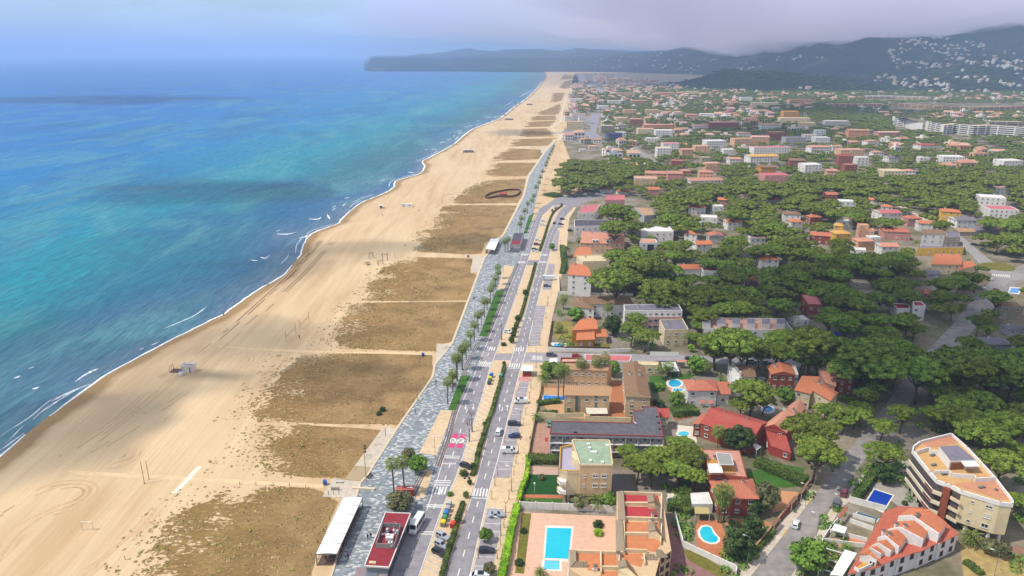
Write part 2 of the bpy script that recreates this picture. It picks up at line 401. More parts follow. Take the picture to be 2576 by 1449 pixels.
# cumulus above the haze layer whose shade lies over the pines, the beach and the hills
CM = vol('cloud_vapour', (.97, .97, 1), .027, .3)
def shade_at(c, x, y, rx, ry, rz=55, seed=0, alt=620):
    g = P(c, x, y); k = alt/sd.z; mb = MB(); nr, na = 12, 36; top, bot = [], []
    for j in range(nr+1):
        for i in range(na):
            b = 2*math.pi*i/na; d = Vector((math.cos(b), math.sin(b), 0)); r = j/nr
            e = 1+.5*mnoise.fractal(d*1.3+Vector((seed, 0, r*.4)), 1, 2, 4)
            h = rz*(1-r*r)**1.6*(1+.5*mnoise.fractal(d*r*2+Vector((seed, 5, 0)), 1, 2, 3)) if j < nr else 0
            q = (d.x*r*e*rx, d.y*r*e*ry); top.append((*q, h)); bot.append((*q, -h*.25 if j < nr else 0))
    fs = [(j*na+i, (j+1)*na+i, (j+1)*na+(i+1) % na, j*na+(i+1) % na) for j in range(nr) for i in range(na)]
    n = len(top); mb.add(top+bot, fs+[tuple(n+v for v in f[::-1]) for f in fs], CM)
    o = mb.obj('cloud', None, (g.x+sd.x*k, g.y+sd.y*k, alt), True)
    import bmesh; bm = bmesh.new(); bm.from_mesh(o.data); bmesh.ops.remove_doubles(bm, verts=bm.verts, dist=.01); bm.to_mesh(o.data); bm.free()
    tag(o, kind='stuff')
for i, (c, x, y, rx, ry) in enumerate([('D', 2260, 800, 118, 105), ('D', 2060, 745, 70, 52), ('D', 2480, 930, 90, 85), ('D', 2540, 1040, 60, 55), ('D', 2350, 880, 60, 60), ('D', 570, 860, 76, 40), ('D', 330, 985, 38, 30), ('D', 800, 950, 45, 26),
                                ('D', 690, 660, 52, 45), ('D', 900, 625, 55, 32), ('D', 1160, 612, 40, 30), ('D', 2120, 280, 380, 200), ('D', 1900, 330, 190, 170), ('D', 1750, 212, 600, 500), ('D', 2300, 190, 900, 600), ('D', 1300, 335, 70, 60), ('D', 250, 250, 420, 250), ('D', 500, 480, 150, 70),
                                ('D', 60, 1090, 40, 40)]):
    shade_at(c, x, y, rx, ry, 24 if 5 <= i <= 10 else 45+.06*rx, i*3.7)
# ---------------------------------------------------------------- ground sheets
def sheet(name, polys, z, mat, kind='structure'):
    mb = MB()
    for q in polys: mb.poly([(a.x, a.y, z) for a in (q if sum(u.x*v.y-v.x*u.y for u, v in zip(q, q[1:]+q[:1])) > 0 else q[::-1])], mat)
    return tag(mb.obj(name), kind=kind)
def slab(name, polys, h, mat, z0=-.3):
    mb = MB()
    for q in polys: mb.prism(q, z0, h, mat)
    return tag(mb.obj(name), kind='structure')
prom_l = [(812, 1530), (836, 1449), (909, 1216), (926, 1197), (1001, 1079), (1091, 948), (1096, 918), (1139, 866), (1220, 650), (1269, 590), (1319, 493), (1332, 443), (1372, 383), (1399, 353)]
roadl_l = [(950, 1530), (980, 1449), (1036, 1296), (1066, 1290), (1096, 1197), (1143, 1040), (1185, 950), (1205, 900), (1302, 666), (1339, 556), (1358, 524), (1379, 512)]
roadl_r = [(1030, 1530), (1056, 1449), (1114, 1277), (1150, 1197), (1213, 1002), (1235, 920), (1242, 906), (1279, 803), (1325, 666), (1349, 593), (1365, 543), (1392, 516)]
roadr_l = [(1098, 1530), (1119, 1449), (1179, 1268), (1204, 1183), (1242, 1029), (1271, 937), (1282, 913), (1325, 773), (1359, 643), (1379, 583), (1405, 533), (1425, 516)]
roadr_r = [(1166, 1530), (1184, 1449), (1231, 1236), (1251, 1165), (1307, 939), (1322, 893), (1352, 763), (1379, 656), (1395, 593), (1419, 550), (1445, 520)]
side_r = [(1255, 1530), (1271, 1449), (1304, 1268), (1327, 1148), (1347, 1042), (1360, 968), (1379, 900), (1389, 800), (1405, 733), (1425, 633), (1432, 550), (1450, 522)]
def band(a, b, y0=None, y1=None):
    """polygon between two survey lines, cut to y0 (near) .. y1 (far)"""
    def cut(l):
        if y0 is None: return list(l)
        r = []
        for (x1, ya), (x2, yb) in zip(l, l[1:]):
            for yy in (y0, y1):
                if yb <= yy < ya or (yy == ya): pass
            if y1 <= ya <= y0: r.append((x1, ya))
            for yy in ((y1, y0) if False else (y0, y1)):
                if yb < yy < ya: r.append((x1+(x2-x1)*(ya-yy)/(ya-yb), yy))
        if y1 <= l[-1][1] <= y0: r.append(l[-1])
        return sorted(set(r), key=lambda q: -q[1])
    return PL('D', cut(a)+cut(b)[::-1])
def xat(l, y):
    for (x1, ya), (x2, yb) in zip(l, l[1:]):
        if yb <= y <= ya: return x1+(x2-x1)*(ya-y)/(ya-yb)
    return l[-1][0]
# town soil and paving under houses and pines
m = MATS['town_soil'] = bpy.data.materials.new('town_soil'); nt = nodes(m); p = geo_pos(nt)
a = noise_n(nt, p, .06, 5, .6); b_ = noise_n(nt, p, .5, 5, .65); v = N(nt, 'ShaderNodeTexVoronoi'); v.inputs['Scale'].default_value = .055; link(nt, p, v.inputs['Vector'])
c = mix(nt, ramp(nt, a, [(.42, 0.0), (.58, 1.0)]), lin('#6a644a'), lin('#8a7d68'))
c = mix(nt, ramp(nt, v.outputs['Distance'], [(.2, .75), (.55, 0.0)]), c, lin('#9b8f86'))
c = mix(nt, ramp(nt, b_, [(.4, 0.0), (.7, .5)]), c, lin('#4d4a34'))
out(nt, bsdf(nt, c, .95, .1, 0, b_, .4, .1).outputs[0])
q = [gp(x, y) for x, y in side_r[:-1]]
qe = [gp(1465, 480), gp(1415, 350), gp(1440, 225), gp(1440, 205), gp(1445, 185)]
sheet('town_ground', [q+qe+[Vector((6500, 8000, 0)), Vector((6500, 20, 0)), Vector((q[0].x, 20, 0))]], .02, MATS['town_soil'])
# far built-up ground is paler (roofs, yards and walls too small to tell apart)
ASPH = M('asphalt', '#8c8688', .9, .22, .5); ASPD = M('asphalt_street', '#8f8781', .9, .25, .35)
ASPH2 = M('asphalt_parking', '#999192', .9, .2, .5)
PAVE = M('sandy_paving', '#cbb08c', .9, .16, .7); CONC = M('concrete_pale', '#bfb09c', .9, .15, .6)
BRK = M('brick_paving', '#b98a74', .9, .18, .9)
GRASS = M('lawn_green', '#3f6420', .95, .3, 1.5); GRASSO = M('lawn_olive', '#6f6a2a', .95, .3, .8); GRASSD = M('lawn_deep', '#1f4a1c', .95, .25, 1.2)
# slate promenade with scattered pale setts
m = MATS['slate'] = bpy.data.materials.new('slate_setts'); nt = nodes(m); p = geo_pos(nt)
def cell(nt, p, sx, sy, off):
    mp = mapping(nt, p, (sx, sy, 0), (0, 0, .12)); fl = N(nt, 'ShaderNodeVectorMath', operation='FLOOR'); link(nt, mp, fl.inputs[0])
    av = N(nt, 'ShaderNodeVectorMath', operation='ADD'); link(nt, fl.outputs[0], av.inputs[0]); av.inputs[1].default_value = (off, off, 0)
    wn = N(nt, 'ShaderNodeTexWhiteNoise', noise_dimensions='2D'); link(nt, av.outputs[0], wn.inputs['Vector']); return wn.outputs['Value']
g1 = cell(nt, p, 1.1, 1.9, 0); g2 = cell(nt, p, 1.1, 1.9, 31)
c = ramp(nt, g1, [(0, lin('#6c7174')), (1, lin('#8c9092'))])
dn = noise_n(nt, p, .02, 3); th = N(nt, 'ShaderNodeMath', operation='MULTIPLY_ADD'); link(nt, dn, th.inputs[0]); th.inputs[1].default_value = .35; link(nt, g2, th.inputs[2])
c = mix(nt, ramp(nt, th.outputs[0], [(.95, 0.0), (.97, .6)]), c, lin('#cfccc4'))
out(nt, bsdf(nt, c, .75, .3).outputs[0])
def pband(y0, y1, a=prom_l, b=roadl_l): return band(a, b, y0, y1)
slab('promenade', [PL('D', prom_l+[(1390, 378), (1362, 440), (1345, 520), (1337, 560), (1302, 666), (1205, 900), (1185, 950), (1143, 1040), (1096, 1197), (1066, 1290), (1036, 1296), (980, 1449), (950, 1530)])], .12, MATS['slate'])
sheet('sand_island', [PL('C', [(1415, 715), (1555, 720), (1440, 1030), (1365, 1225), (1175, 1195)]), PL('M1', [(1225, 555), (1305, 560), (1225, 740), (1180, 735)]), PL('K', [(1240, 260), (1330, 270), (1240, 560), (1130, 600)])], .126, PAVE)
sheet('lawn_strip', [PL('C', [(1640, 335), (1700, 325), (1748, 332), (1580, 720), (1500, 715)]), PL('M1', [(1165, 750), (1230, 740), (1100, 1090), (1040, 1090)]), PL('M1', [(1415, 180), (1455, 160), (1400, 310), (1375, 320)])], .15, GRASS)
slab('seafront_kerb', [PL('D', [(x-5, y) for x, y in prom_l]+[(x+.5, y) for x, y in prom_l][::-1])], .3, M('kerb_stone', '#c9b89c', .9, .12))
slab('plaza', [PL('C', [(770, 905), (935, 925), (640, 1355), (450, 1340)]), PL('K', [(190, 360), (520, 390), (680, 440), (590, 575), (320, 572), (90, 560)]), PL('M1', [(720, 1145), (838, 1150), (770, 1275), (720, 1300), (708, 1300)]), PL('M1', [(1000, 480), (1086, 490), (1035, 605), (975, 610)]), PL('T1', [(1420, 1295), (1490, 1300), (1440, 1345), (1400, 1335)]), PL('T1', [(1510, 1105), (1545, 1110), (1540, 1155), (1505, 1155)])], .1, CONC)
m = MATS['planks'] = bpy.data.materials.new('planks'); nt = nodes(m); p = geo_pos(nt)
wv = N(nt, 'ShaderNodeTexWave'); wv.inputs['Scale'].default_value = .9; wv.inputs['Distortion'].default_value = .3; link(nt, mapping(nt, p, (1, .2, 1), (0, 0, .3)), wv.inputs['Vector'])
out(nt, bsdf(nt, ramp(nt, wv.outputs['Fac'], [(.2, lin('#8f7d62')), (.6, lin('#b39d7c'))]), .9, .1).outputs[0])
slab('boardwalk_deck', [PL('K', [(450, 218), (630, 232), (525, 383), (332, 370)])], .14, MATS['planks'])
sheet('beach_walkway', [PL('B0', [(480, 650), (1490, 706), (2440, 758), (2440, 785), (1380, 728), (600, 685)]), PL('M0', [(1590, 1160), (2000, 1180), (2576, 1208), (2576, 1222), (1900, 1192)]), PL('M1', [(0, 1208), (400, 1205), (700, 1222), (700, 1240), (300, 1232), (0, 1224)])], .012, M('walkway_concrete', '#d3b58c', .9, .15, .8))
sheet('beach_mat', [PL('B0', [(1490, 620), (1526, 622), (1340, 826), (1296, 822)])], .03, M('mat_white', '#dcd2bd', .9, .08))
# roads
RL, RR = band(roadl_l, roadl_r), band(roadr_l, roadr_r)
junction = PL('D', [(1379, 512.5), (1392, 516.5), (1425, 516.5), (1445, 520.5), (1475, 508), (1530, 490), (1590, 470), (1586, 464), (1528, 478), (1440, 488), (1400, 497)])
cross = PL('D', [(1203, 905), (1213, 885), (1375, 888), (1560, 890), (1700, 894), (2000, 903), (2120, 912), (2120, 925), (1900, 918), (1560, 908), (1375, 912), (1232, 925)])
cross2 = PL('D', [(1302, 666), (1312, 645), (1387, 650), (1377, 662), (1330, 672)])
sheet('road', [RL], .03, ASPH); sheet('road', [RR], .03, ASPH); sheet('side_street', [cross], .038, ASPH2); sheet('side_street', [cross2], .038, ASPH); sheet('junction', [junction], .042, ASPH)
def wdash(l, r, t, y0, y1, on=2.6, off=4.2, wd=.14, z=.05, mb=None, mat=None):
    y = y0
    pts = []
    while y > y1:
        pts.append(gp(xat(l, y)*(1-t)+xat(r, y)*t, y)); y -= 1.0
    L = 0; a = pts[0]; pen = True; cur = a
    for q in pts[1:]:
        L += (q-cur).length; cur = q
        if pen and (L >= on):
            dr = (cur-a).normalized(); s = Vector((dr.y, -dr.x, 0))*wd
            mb.poly([(v.x, v.y, z) for v in (a-s, a+s, cur+s, cur-s)][::1], mat); pen = off <= 0; L = 0; a = cur
        elif not pen and L >= off: pen = True; L = 0; a = cur
WHT = M('road_paint', '#d8d4cc', .8, .12, 2)
mk = MB()
for l, r, ya, yb in ((roadl_l, roadl_r, 1449, 530), (roadr_l, roadr_r, 1449, 530)):
    wdash(l, r, .5, ya, yb, mb=mk, mat=WHT); wdash(l, r, .97, ya, yb, 3, 0, .1, mb=mk, mat=WHT); wdash(l, r, .05 if l is roadr_l else .13, 1285, yb, 3, 0, .1, mb=mk, mat=WHT)
def zebra(c, q, n, along=True, z=.056, duty=.52):
    a, b, d, e = PL(c, q)
    for i in range(n):
        t0, t1 = (i+.5-duty/2)/n, (i+.5+duty/2)/n
        if along: k = (a.lerp(b, t0), a.lerp(b, t1), e.lerp(d, t1), e.lerp(d, t0))
        else: k = (a.lerp(e, t0), a.lerp(e, t1), b.lerp(d, t1), b.lerp(d, t0))
        mk.poly([(v.x, v.y, z) for v in k], WHT)
for c, q, n, al in [('C', [(1855, 180), (1985, 178), (1965, 228), (1835, 225)], 6, 1), ('C', [(2185, 188), (2318, 188), (2305, 235), (2175, 232)], 5, 1), ('C', [(1850, 5), (2040, 5), (2025, 48), (1835, 40)], 7, 1), ('C', [(2235, 10), (2360, 10), (2350, 55), (2220, 55)], 5, 1),
                    ('M1', [(1360, 465), (1415, 465), (1408, 480), (1350, 480)], 6, 1), ('M1', [(1505, 468), (1560, 468), (1555, 482), (1498, 482)], 6, 1), ('M1', [(1340, 523), (1395, 523), (1388, 538), (1330, 538)], 6, 1), ('M1', [(1490, 523), (1552, 523), (1547, 537), (1483, 537)], 6, 1),
                    ('K', [(1325, 447), (1500, 447), (1470, 535), (1300, 530)], 5, 1), ('K', [(1790, 465), (1955, 472), (1940, 560), (1765, 552)], 5, 1), ('E', [(290, 100), (405, 105), (400, 155), (280, 152)], 7, 0), ('M2', [(2335, 618), (2475, 628), (2470, 645), (2325, 632)], 9, 1), ('M2', [(1840, 1255), (1915, 1260), (1905, 1275), (1825, 1270)], 5, 1)]:
    zebra(c, q, n, bool(al))
for c, q in [('K', [(1447, 97), (1632, 103), (1630, 112), (1445, 106)]), ('K', [(1442, 116), (1628, 122), (1626, 131), (1440, 125)]), ('K', [(1345, 375), (1538, 378), (1535, 388), (1342, 384)]), ('K', [(1335, 395), (1530, 400), (1527, 410), (1332, 404)]), ('K', [(1325, 420), (1522, 427), (1519, 437), (1322, 429)]),
             ('K', [(1238, 645), (1445, 650), (1442, 662), (1234, 656)]), ('K', [(1230, 665), (1440, 672), (1437, 684), (1226, 676)]), ('K', [(1195, 948), (1340, 952), (1336, 964), (1192, 960)]), ('K', [(1185, 972), (1334, 978), (1330, 990), (1181, 984)]), ('K', [(1745, 567), (1948, 577), (1946, 586), (1742, 576)]),
             ('C', [(1850, 170), (1990, 174), (1988, 181), (1848, 177)]), ('C', [(2180, 240), (2308, 240), (2306, 246), (2178, 246)]), ('K', [(1425, 190), (1590, 193), (1588, 197), (1424, 194)])]:
    mk.poly([(v.x, v.y, .056) for v in PL(c, q)], WHT)
for i in range(8):
    x = 1425+i*21; mk.poly([(v.x, v.y, .054) for v in PL('K', [(x+3, 192), (x+10, 174), (x+17, 192)])], WHT)
def arrow(c, x, y, up=True, s=1.0):
    g = P(c, x, y); d = 1 if up else -1
    mk.poly([(g.x+a*s, g.y+b*s*d, .056) for a, b in ((-.12, -2.2), (.12, -2.2), (.12, .6), (-.12, .6))], WHT)
    mk.poly([(g.x+a*s, g.y+b*s*d, .056) for a, b in ((-.5, .6), (.5, .6), (0, 2.4))], WHT)
for a in [('C', 1697, 675, 0), ('C', 1782, 675, 0), ('C', 2078, 680, 1), ('C', 2165, 685, 1), ('M1', 1380, 960, 1), ('M1', 1425, 962, 1), ('M1', 1470, 637, 1), ('M1', 1505, 637, 1), ('M1', 1302, 640, 0), ('M1', 1342, 640, 0), ('M1', 1448, 740, 1), ('M1', 1475, 740, 1)]:
    arrow(a[0], a[1], a[2], bool(a[3]))
tag(mk.obj('road_markings'), kind='structure')
PINK = M('pink_paint', '#c8406e', .85, .1); pk = MB()
for q in ([(1555, 978), (1618, 978), (1600, 1032), (1535, 1030)], [(1635, 985), (1700, 988), (1685, 1038), (1620, 1035)], [(1515, 1085), (1580, 1090), (1565, 1137), (1497, 1132)], [(1605, 1092), (1668, 1095), (1655, 1140), (1590, 1138)]):
    pk.poly([(v.x, v.y, .06) for v in PL('C', q)], PINK)
INK = M('ink_grey', '#3d3a3e', .8, .05)
for x, y in ((1555, 1055), (1645, 1057)):
    g = P('C', x, y); pk.poly([(g.x+1.05*math.cos(k*math.pi/12), g.y+1.5*math.sin(k*math.pi/12), .07) for k in range(24)], WHT)
    def stroke(a, b, x0, y0, x1, y1):                         # painted to be read by drivers coming towards us: turned half round
        pk.poly([(g.x-u, g.y-v, .08) for u, v in ((x0, y0), (x1, y0), (x1, y1), (x0, y1))], INK)
    for r in ((-.62, .65, -.12, .85), (-.55, -.1, -.12, .1), (-.62, -.85, -.12, -.65), (-.3, -.85, -.12, .85), (.12, .65, .62, .85), (.12, -.85, .62, -.65), (.12, -.85, .28, .85), (.46, -.85, .62, .85)): stroke(0, 0, *r)
tag(pk.obj('speed_limit_marking'), kind='structure')
# medians, pavements, parking
med = [band(roadl_r, roadr_l, 1530, 907), band(roadl_r, roadr_l, 890, 668), band(roadl_r, roadr_l, 655, 520)]
slab('median', med, .12, PAVE)
sidew = [band(roadr_r, side_r, 1530, 913), band(roadr_r, side_r, 887, 522)]
slab('pavement', sidew, .1, PAVE)
park = [PL('K', [(1940, 690), (2122, 700), (1990, 1449), (1960, 1600), (1735, 1600), (1770, 1449)]), PL('C', [(2318, 340), (2420, 350), (2310, 860), (2210, 1400), (2190, 1480), (2010, 1470), (2100, 1130)]), PL('M1', [(1470, 860), (1545, 860), (1490, 1160), (1410, 1165)]), PL('M1', [(1565, 540), (1610, 545), (1585, 740), (1515, 740)]), PL('M1', [(1622, 290), (1648, 290), (1630, 450), (1585, 450)])]
sheet('parking_lane', park, .112, ASPH2)
pl = MB()
def pline(a, b, wd=.09, z=.125, mat=WHT):
    d = (b-a).normalized(); s = Vector((d.y, -d.x, 0))*wd
    pl.poly([(v.x, v.y, z) for v in (a-s, a+s, b+s, b-s)], mat)
def ladder(c, a, b, d, e, n, mat=WHT):
    a, b, d, e = PL(c, [a, b, d, e])
    for i in range(n+1): pline(a.lerp(e, i/n), b.lerp(d, i/n), mat=mat)
ladder('K', (1940, 690), (2122, 700), (1990, 1449), (1770, 1449), 8); ladder('C', (2300, 400), (2410, 410), (2210, 1380), (2050, 1380), 14)
ladder('M1', (1468, 870), (1543, 870), (1490, 1150), (1412, 1155), 13); ladder('M1', (1565, 550), (1608, 550), (1585, 735), (1518, 735), 11)
BLU = M('blue_paint', '#7f9fc0', .85, .1)
ladder('K', (1370, 950), (1545, 1010), (1440, 1449), (1210, 1330), 6, BLU); ladder('C', (1950, 420), (2050, 470), (1830, 1180), (1640, 1060), 13, WHT); ladder('K', (1670, 0), (1830, 60), (1740, 260), (1590, 200), 4, BLU)
pl.poly([(v.x, v.y, .122) for v in PL('C', [(2295, 340), (2425, 350), (2410, 395), (2285, 390)])], M('pink_faded', '#c58a86', .9, .12))
tag(pl.obj('parking_markings'), kind='structure')
tr = MB(); TRK = M('track_line', '#6d5648', .9, .2)
for px in ([(1230, 836), (1199, 872), (1172, 926), (1128, 1096), (1101, 1174)], [(1302, 664), (1264, 752), (1230, 836)], [(1066, 1187), (1028, 1263)]):
    pts = PL('D', px)
    for o in (-.75, 0, .75):
        for a, b in zip(pts, pts[1:]):
            d = (b-a).normalized(); s = Vector((d.y, -d.x, 0))
            tr.poly([(v.x, v.y, .135) for v in (a+s*(o-.16), a+s*(o+.16), b+s*(o+.16), b+s*(o-.16))], TRK)
tag(tr.obj('cycle_track'), kind='structure')
sheet('street', [PL('D', [(1830, 1530), (1890, 1440), (2013, 1294), (2058, 1236), (2127, 1144), (2213, 1037), (2300, 917), (2400, 812), (2440, 762), (2478, 722), (2510, 690), (2576, 665), (2700, 660), (2700, 700), (2560, 712), (2500, 770), (2415, 870), (2375, 917), (2300, 1000), (2240, 1080), (2180, 1150), (2125, 1225), (2060, 1310), (1995, 1449), (1960, 1530)])], .035, ASPD)
slab('street_pavement', [PL('H', [(720, 1530), (790, 1449), (1200, 960), (1290, 840), (1500, 640), (1600, 480), (1690, 505), (1500, 760), (950, 1449), (880, 1530)]), PL('H', [(1440, 1510), (1690, 1180), (1950, 690), (2080, 600), (2310, 250), (2270, 230), (2060, 470), (1840, 700), (1580, 1170), (1400, 1449), (1380, 1510)])], .11, CONC)
km = MB()
for c, q in [('H', [(1290, 1005), (1350, 925), (1362, 930), (1302, 1008)]), ('H', [(1575, 640), (1632, 572), (1645, 578), (1588, 645)]), ('H', [(1835, 770), (1900, 690), (1907, 694), (1842, 775)])]:
    km.poly([(v.x, v.y, .12) for v in PL(c, q)], M('yellow_paint', '#cda432', .85, .12))
tag(km.obj('yellow_kerb_line'), kind='structure')
sheet('street', [PL('M2', [(2055, 345), (2105, 335), (2335, 525), (2400, 565), (2480, 605), (2576, 622), (2576, 660), (2465, 670), (2400, 765), (2330, 835), (2245, 800), (2280, 735), (2345, 630), (2240, 540)])], .045, M('asphalt_pale', '#97908c', .9, .2))
rb = P('M2', 2375, 565); slab('roundabout', [[Vector((rb.x+9*math.cos(k*.35), rb.y+9*math.sin(k*.35), 0)) for k in range(18)]], .2, GRASSO)
sheet('lane', [PL('M2', [(1480, 10), (1560, 30), (1740, 150), (1900, 230), (1860, 255), (1690, 140), (1600, 100)])], .045, CONC)
sheet('avenue', [PL('T1', [(1790, 560), (1830, 560), (1850, 620), (1990, 690), (1960, 710), (1870, 650), (1790, 600)]), PL('T1', [(1880, 860), (1960, 850), (1940, 930), (1920, 1000), (1990, 1060), (1930, 1075), (1840, 1020), (1680, 1010), (1660, 990), (1880, 990)])], .045, M('asphalt_lilac', '#8c8589', .9, .15))
sheet('avenue', [PL('T1', [(2190, 1110), (2235, 1110), (2400, 1230), (2380, 1255), (2250, 1245), (2290, 1200)])], .045, ASPD); sheet('avenue', [PL('T2', [(1980, 1050), (2060, 1050), (2460, 1160), (2420, 1185)])], .045, MATS['asphalt_pale'])
sheet('coast_path', [PL('T1', [(1625, 1055), (1650, 1030), (1570, 958), (1645, 918), (1660, 850), (1690, 740), (1745, 680), (1752, 686), (1700, 742), (1672, 852), (1660, 924), (1590, 962), (1668, 1030), (1650, 1062)])], .04, M('path_pale', '#cdbba2', .9, .12))
# ---------------------------------------------------------------- dunes
m = MATS['dune'] = bpy.data.materials.new('dune'); nt = nodes(m); p = geo_pos(nt)
a = noise_n(nt, p, .07, 6, .65, .4); b_ = noise_n(nt, mapping(nt, p, (1, 1.8, 1)), .55, 5, .7, .5); d = noise_n(nt, p, .02, 3)
c = mix(nt, ramp(nt, a, [(.35, 0.0), (.65, 1.0)]), lin('#86693f'), lin('#a58457'))
c = mix(nt, ramp(nt, b_, [(.42, 0.0), (.62, .8)]), c, lin('#74592f'))
c = mix(nt, ramp(nt, b_, [(.25, .6), (.42, 0.0)]), c, lin('#c6a676'))
c = mix(nt, ramp(nt, d, [(.45, 0.0), (.65, .5)]), c, lin('#7d6a38'))
dp = N(nt, 'ShaderNodeAttribute', attribute_name='depth').outputs['Fac']; e1 = noise_n(nt, mapping(nt, p, (1, 1.7, 1)), .5, 5, .7, .5); e2 = noise_n(nt, p, .06, 4, .6)
sm = N(nt, 'ShaderNodeMath', operation='ADD'); link(nt, e1, sm.inputs[0]); link(nt, e2, sm.inputs[1]); s2 = N(nt, 'ShaderNodeMath', operation='MULTIPLY_ADD'); link(nt, dp, s2.inputs[0]); s2.inputs[1].default_value = .62; link(nt, sm.outputs[0], s2.inputs[2])
mk_ = ramp(nt, s2.outputs[0], [(.985, 0.0), (1.0, 1.0)]); hm_ = N(nt, 'ShaderNodeMath', operation='MULTIPLY'); link(nt, s2.outputs[0], hm_.inputs[0]); hm_.inputs[1].default_value = .9; mk_ = ramp(nt, hm_.outputs[0], [(.93, 0.0), (.965, 1.0)])
c = mix(nt, ramp(nt, dp, [(.35, .0), (.9, .62)]), c, mix(nt, ramp(nt, a, [(.35, 0.0), (.65, 1.0)]), mix(nt, ramp(nt, e2, [(.42, 0.0), (.6, 1.0)]), lin('#70583a'), lin('#8c724c')), lin('#a88a60')))
ms = N(nt, 'ShaderNodeMixShader'); link(nt, mk_, ms.inputs[0]); link(nt, N(nt, 'ShaderNodeBsdfTransparent').outputs[0], ms.inputs[1]); link(nt, bsdf(nt, c, .95, .1, 0, b_, .9, .5).outputs[0], ms.inputs[2]); out(nt, ms.outputs[0])
DUNES = [[(340, 1449), (365, 1400), (400, 1340), (440, 1300), (500, 1270), (560, 1235), (630, 1220), (800, 1229), (830, 1252), (850, 1262), (795, 1400), (785, 1449), (770, 1530), (300, 1530)],
         [(645, 1070), (760, 1066), (840, 1071), (930, 1079), (985, 1085), (890, 1197), (860, 1206), (800, 1202), (690, 1194), (655, 1160), (640, 1110)],
         [(640, 1062), (640, 1000), (660, 985), (690, 950), (720, 925), (765, 893), (850, 888), (1088, 893), (1088, 940), (1060, 990), (996, 1074), (930, 1069), (840, 1062), (760, 1058)],
         [(850, 850), (853, 815), (868, 785), (895, 762), (1000, 761), (1176, 759), (1155, 810), (1137, 862), (1098, 866), (1098, 885), (1000, 884), (860, 876)],
         [(919, 730), (942, 696), (985, 663), (1039, 646), (1189, 650), (1183, 686), (1200, 690), (1176, 756), (1025, 757), (902, 757)],
         [(1039, 633), (1055, 590), (1099, 560), (1115, 520), (1135, 516), (1306, 517), (1266, 588), (1250, 598), (1218, 612), (1212, 640), (1180, 641)],
         [(1136, 505), (1175, 475), (1218, 454), (1323, 450), (1316, 492), (1300, 512), (1140, 512)]]
DUNES += [[dpx('T1', *q) for q in l] for l in ([(1090, 1300), (1130, 1250), (1180, 1228), (1540, 1228), (1500, 1250), (1440, 1295), (1400, 1332), (1100, 1332)], [(1140, 1190), (1200, 1150), (1270, 1120), (1505, 1130), (1535, 1200), (1150, 1215)], [(1265, 1085), (1300, 1050), (1615, 1042), (1560, 1100), (1270, 1105)],
          [(1340, 1020), (1380, 970), (1560, 968), (1605, 1032), (1350, 1035)], [(1400, 920), (1620, 910), (1565, 955), (1380, 960)], [(1430, 875), (1615, 872), (1620, 905), (1430, 910)], [(1480, 850), (1560, 820), (1655, 775), (1650, 855), (1610, 868), (1470, 866)], [(1600, 700), (1690, 700), (1660, 760), (1570, 780)], [(1640, 660), (1690, 610), (1790, 600), (1770, 655), (1680, 672)], [(1680, 560), (1780, 575), (1790, 598), (1650, 600)])]
PLW = [gp(x, y) for x, y in prom_l]
def xat_w(y):
    for a, b in zip(PLW, PLW[1:]):
        if a.y <= y <= b.y: return a.x+(b.x-a.x)*(y-a.y)/(b.y-a.y)
    return 1e4
DW = []
for pl_ in DUNES:
    g = [gp(x, y) for x, y in pl_]; r = []
    for a, b in zip(g, g[1:]+g[:1]):
        n = max(1, int((b-a).length/(1.4 if a.y < 500 else 5))); n = min(n, 90)
        for k in range(n):
            q = a.lerp(b, k/n); amp = 2.2 if q.y < 450 else 4.5
            ed = sstep(6, 30, xat_w(q.y)-q.x); r.append(q+Vector(((mnoise.noise(q*.09)+.6*mnoise.noise(q*.33))*amp*1.6, (mnoise.noise(q*.2+Vector((9, 9, 9))))*amp*.5, 0))*(.12+.88*ed))
    DW.append(r)
dv_, df_, da_ = [], [], []
for r in DW:
    loop = [(q.x, q.y) for q in r]; x0, x1, y0, y1 = min(q.x for q in r), max(q.x for q in r), min(q.y for q in r), max(q.y for q in r); s_ = 1.6 if y0 < 420 else 3.5 if y0 < 900 else 9; ny = int((y1-y0)/s_)+1; idx = {}
    for j in range(ny+1):
        y = min(y0+j*s_+.01, y1-.01); xs = sorted(a[0]+(b[0]-a[0])*(y-a[1])/(b[1]-a[1]) for a, b in zip(loop, loop[1:]+loop[:1]) if (a[1] > y) != (b[1] > y))
        if len(xs) < 2: continue
        xa, xb = xs[0], xs[-1]
        n_ = max(2, int((x1-x0)/s_/2)); row = []
        for k in range(n_+1): x = xa+(xb-xa)*k/n_; row.append(len(dv_)); dv_.append((x, y, .02)); da_.append(min(1, max(0, (x-xa)/42)+.0))
        if idx: df_ += [(a, b, d, c) for a, b, c, d in zip(idx['r'], idx['r'][1:], row, row[1:])]
        idx['r'] = row
me = bpy.data.meshes.new('dune'); me.from_pydata(dv_, [], df_); me.materials.append(MATS['dune']); a_ = me.attributes.new('depth', 'FLOAT', 'POINT'); a_.data.foreach_set('value', da_); me.update(); tag(ob('dune', me), kind='structure')
tk = MB(); TKM = M('tyre_track', '#c3a37c', .95, .12, .6)
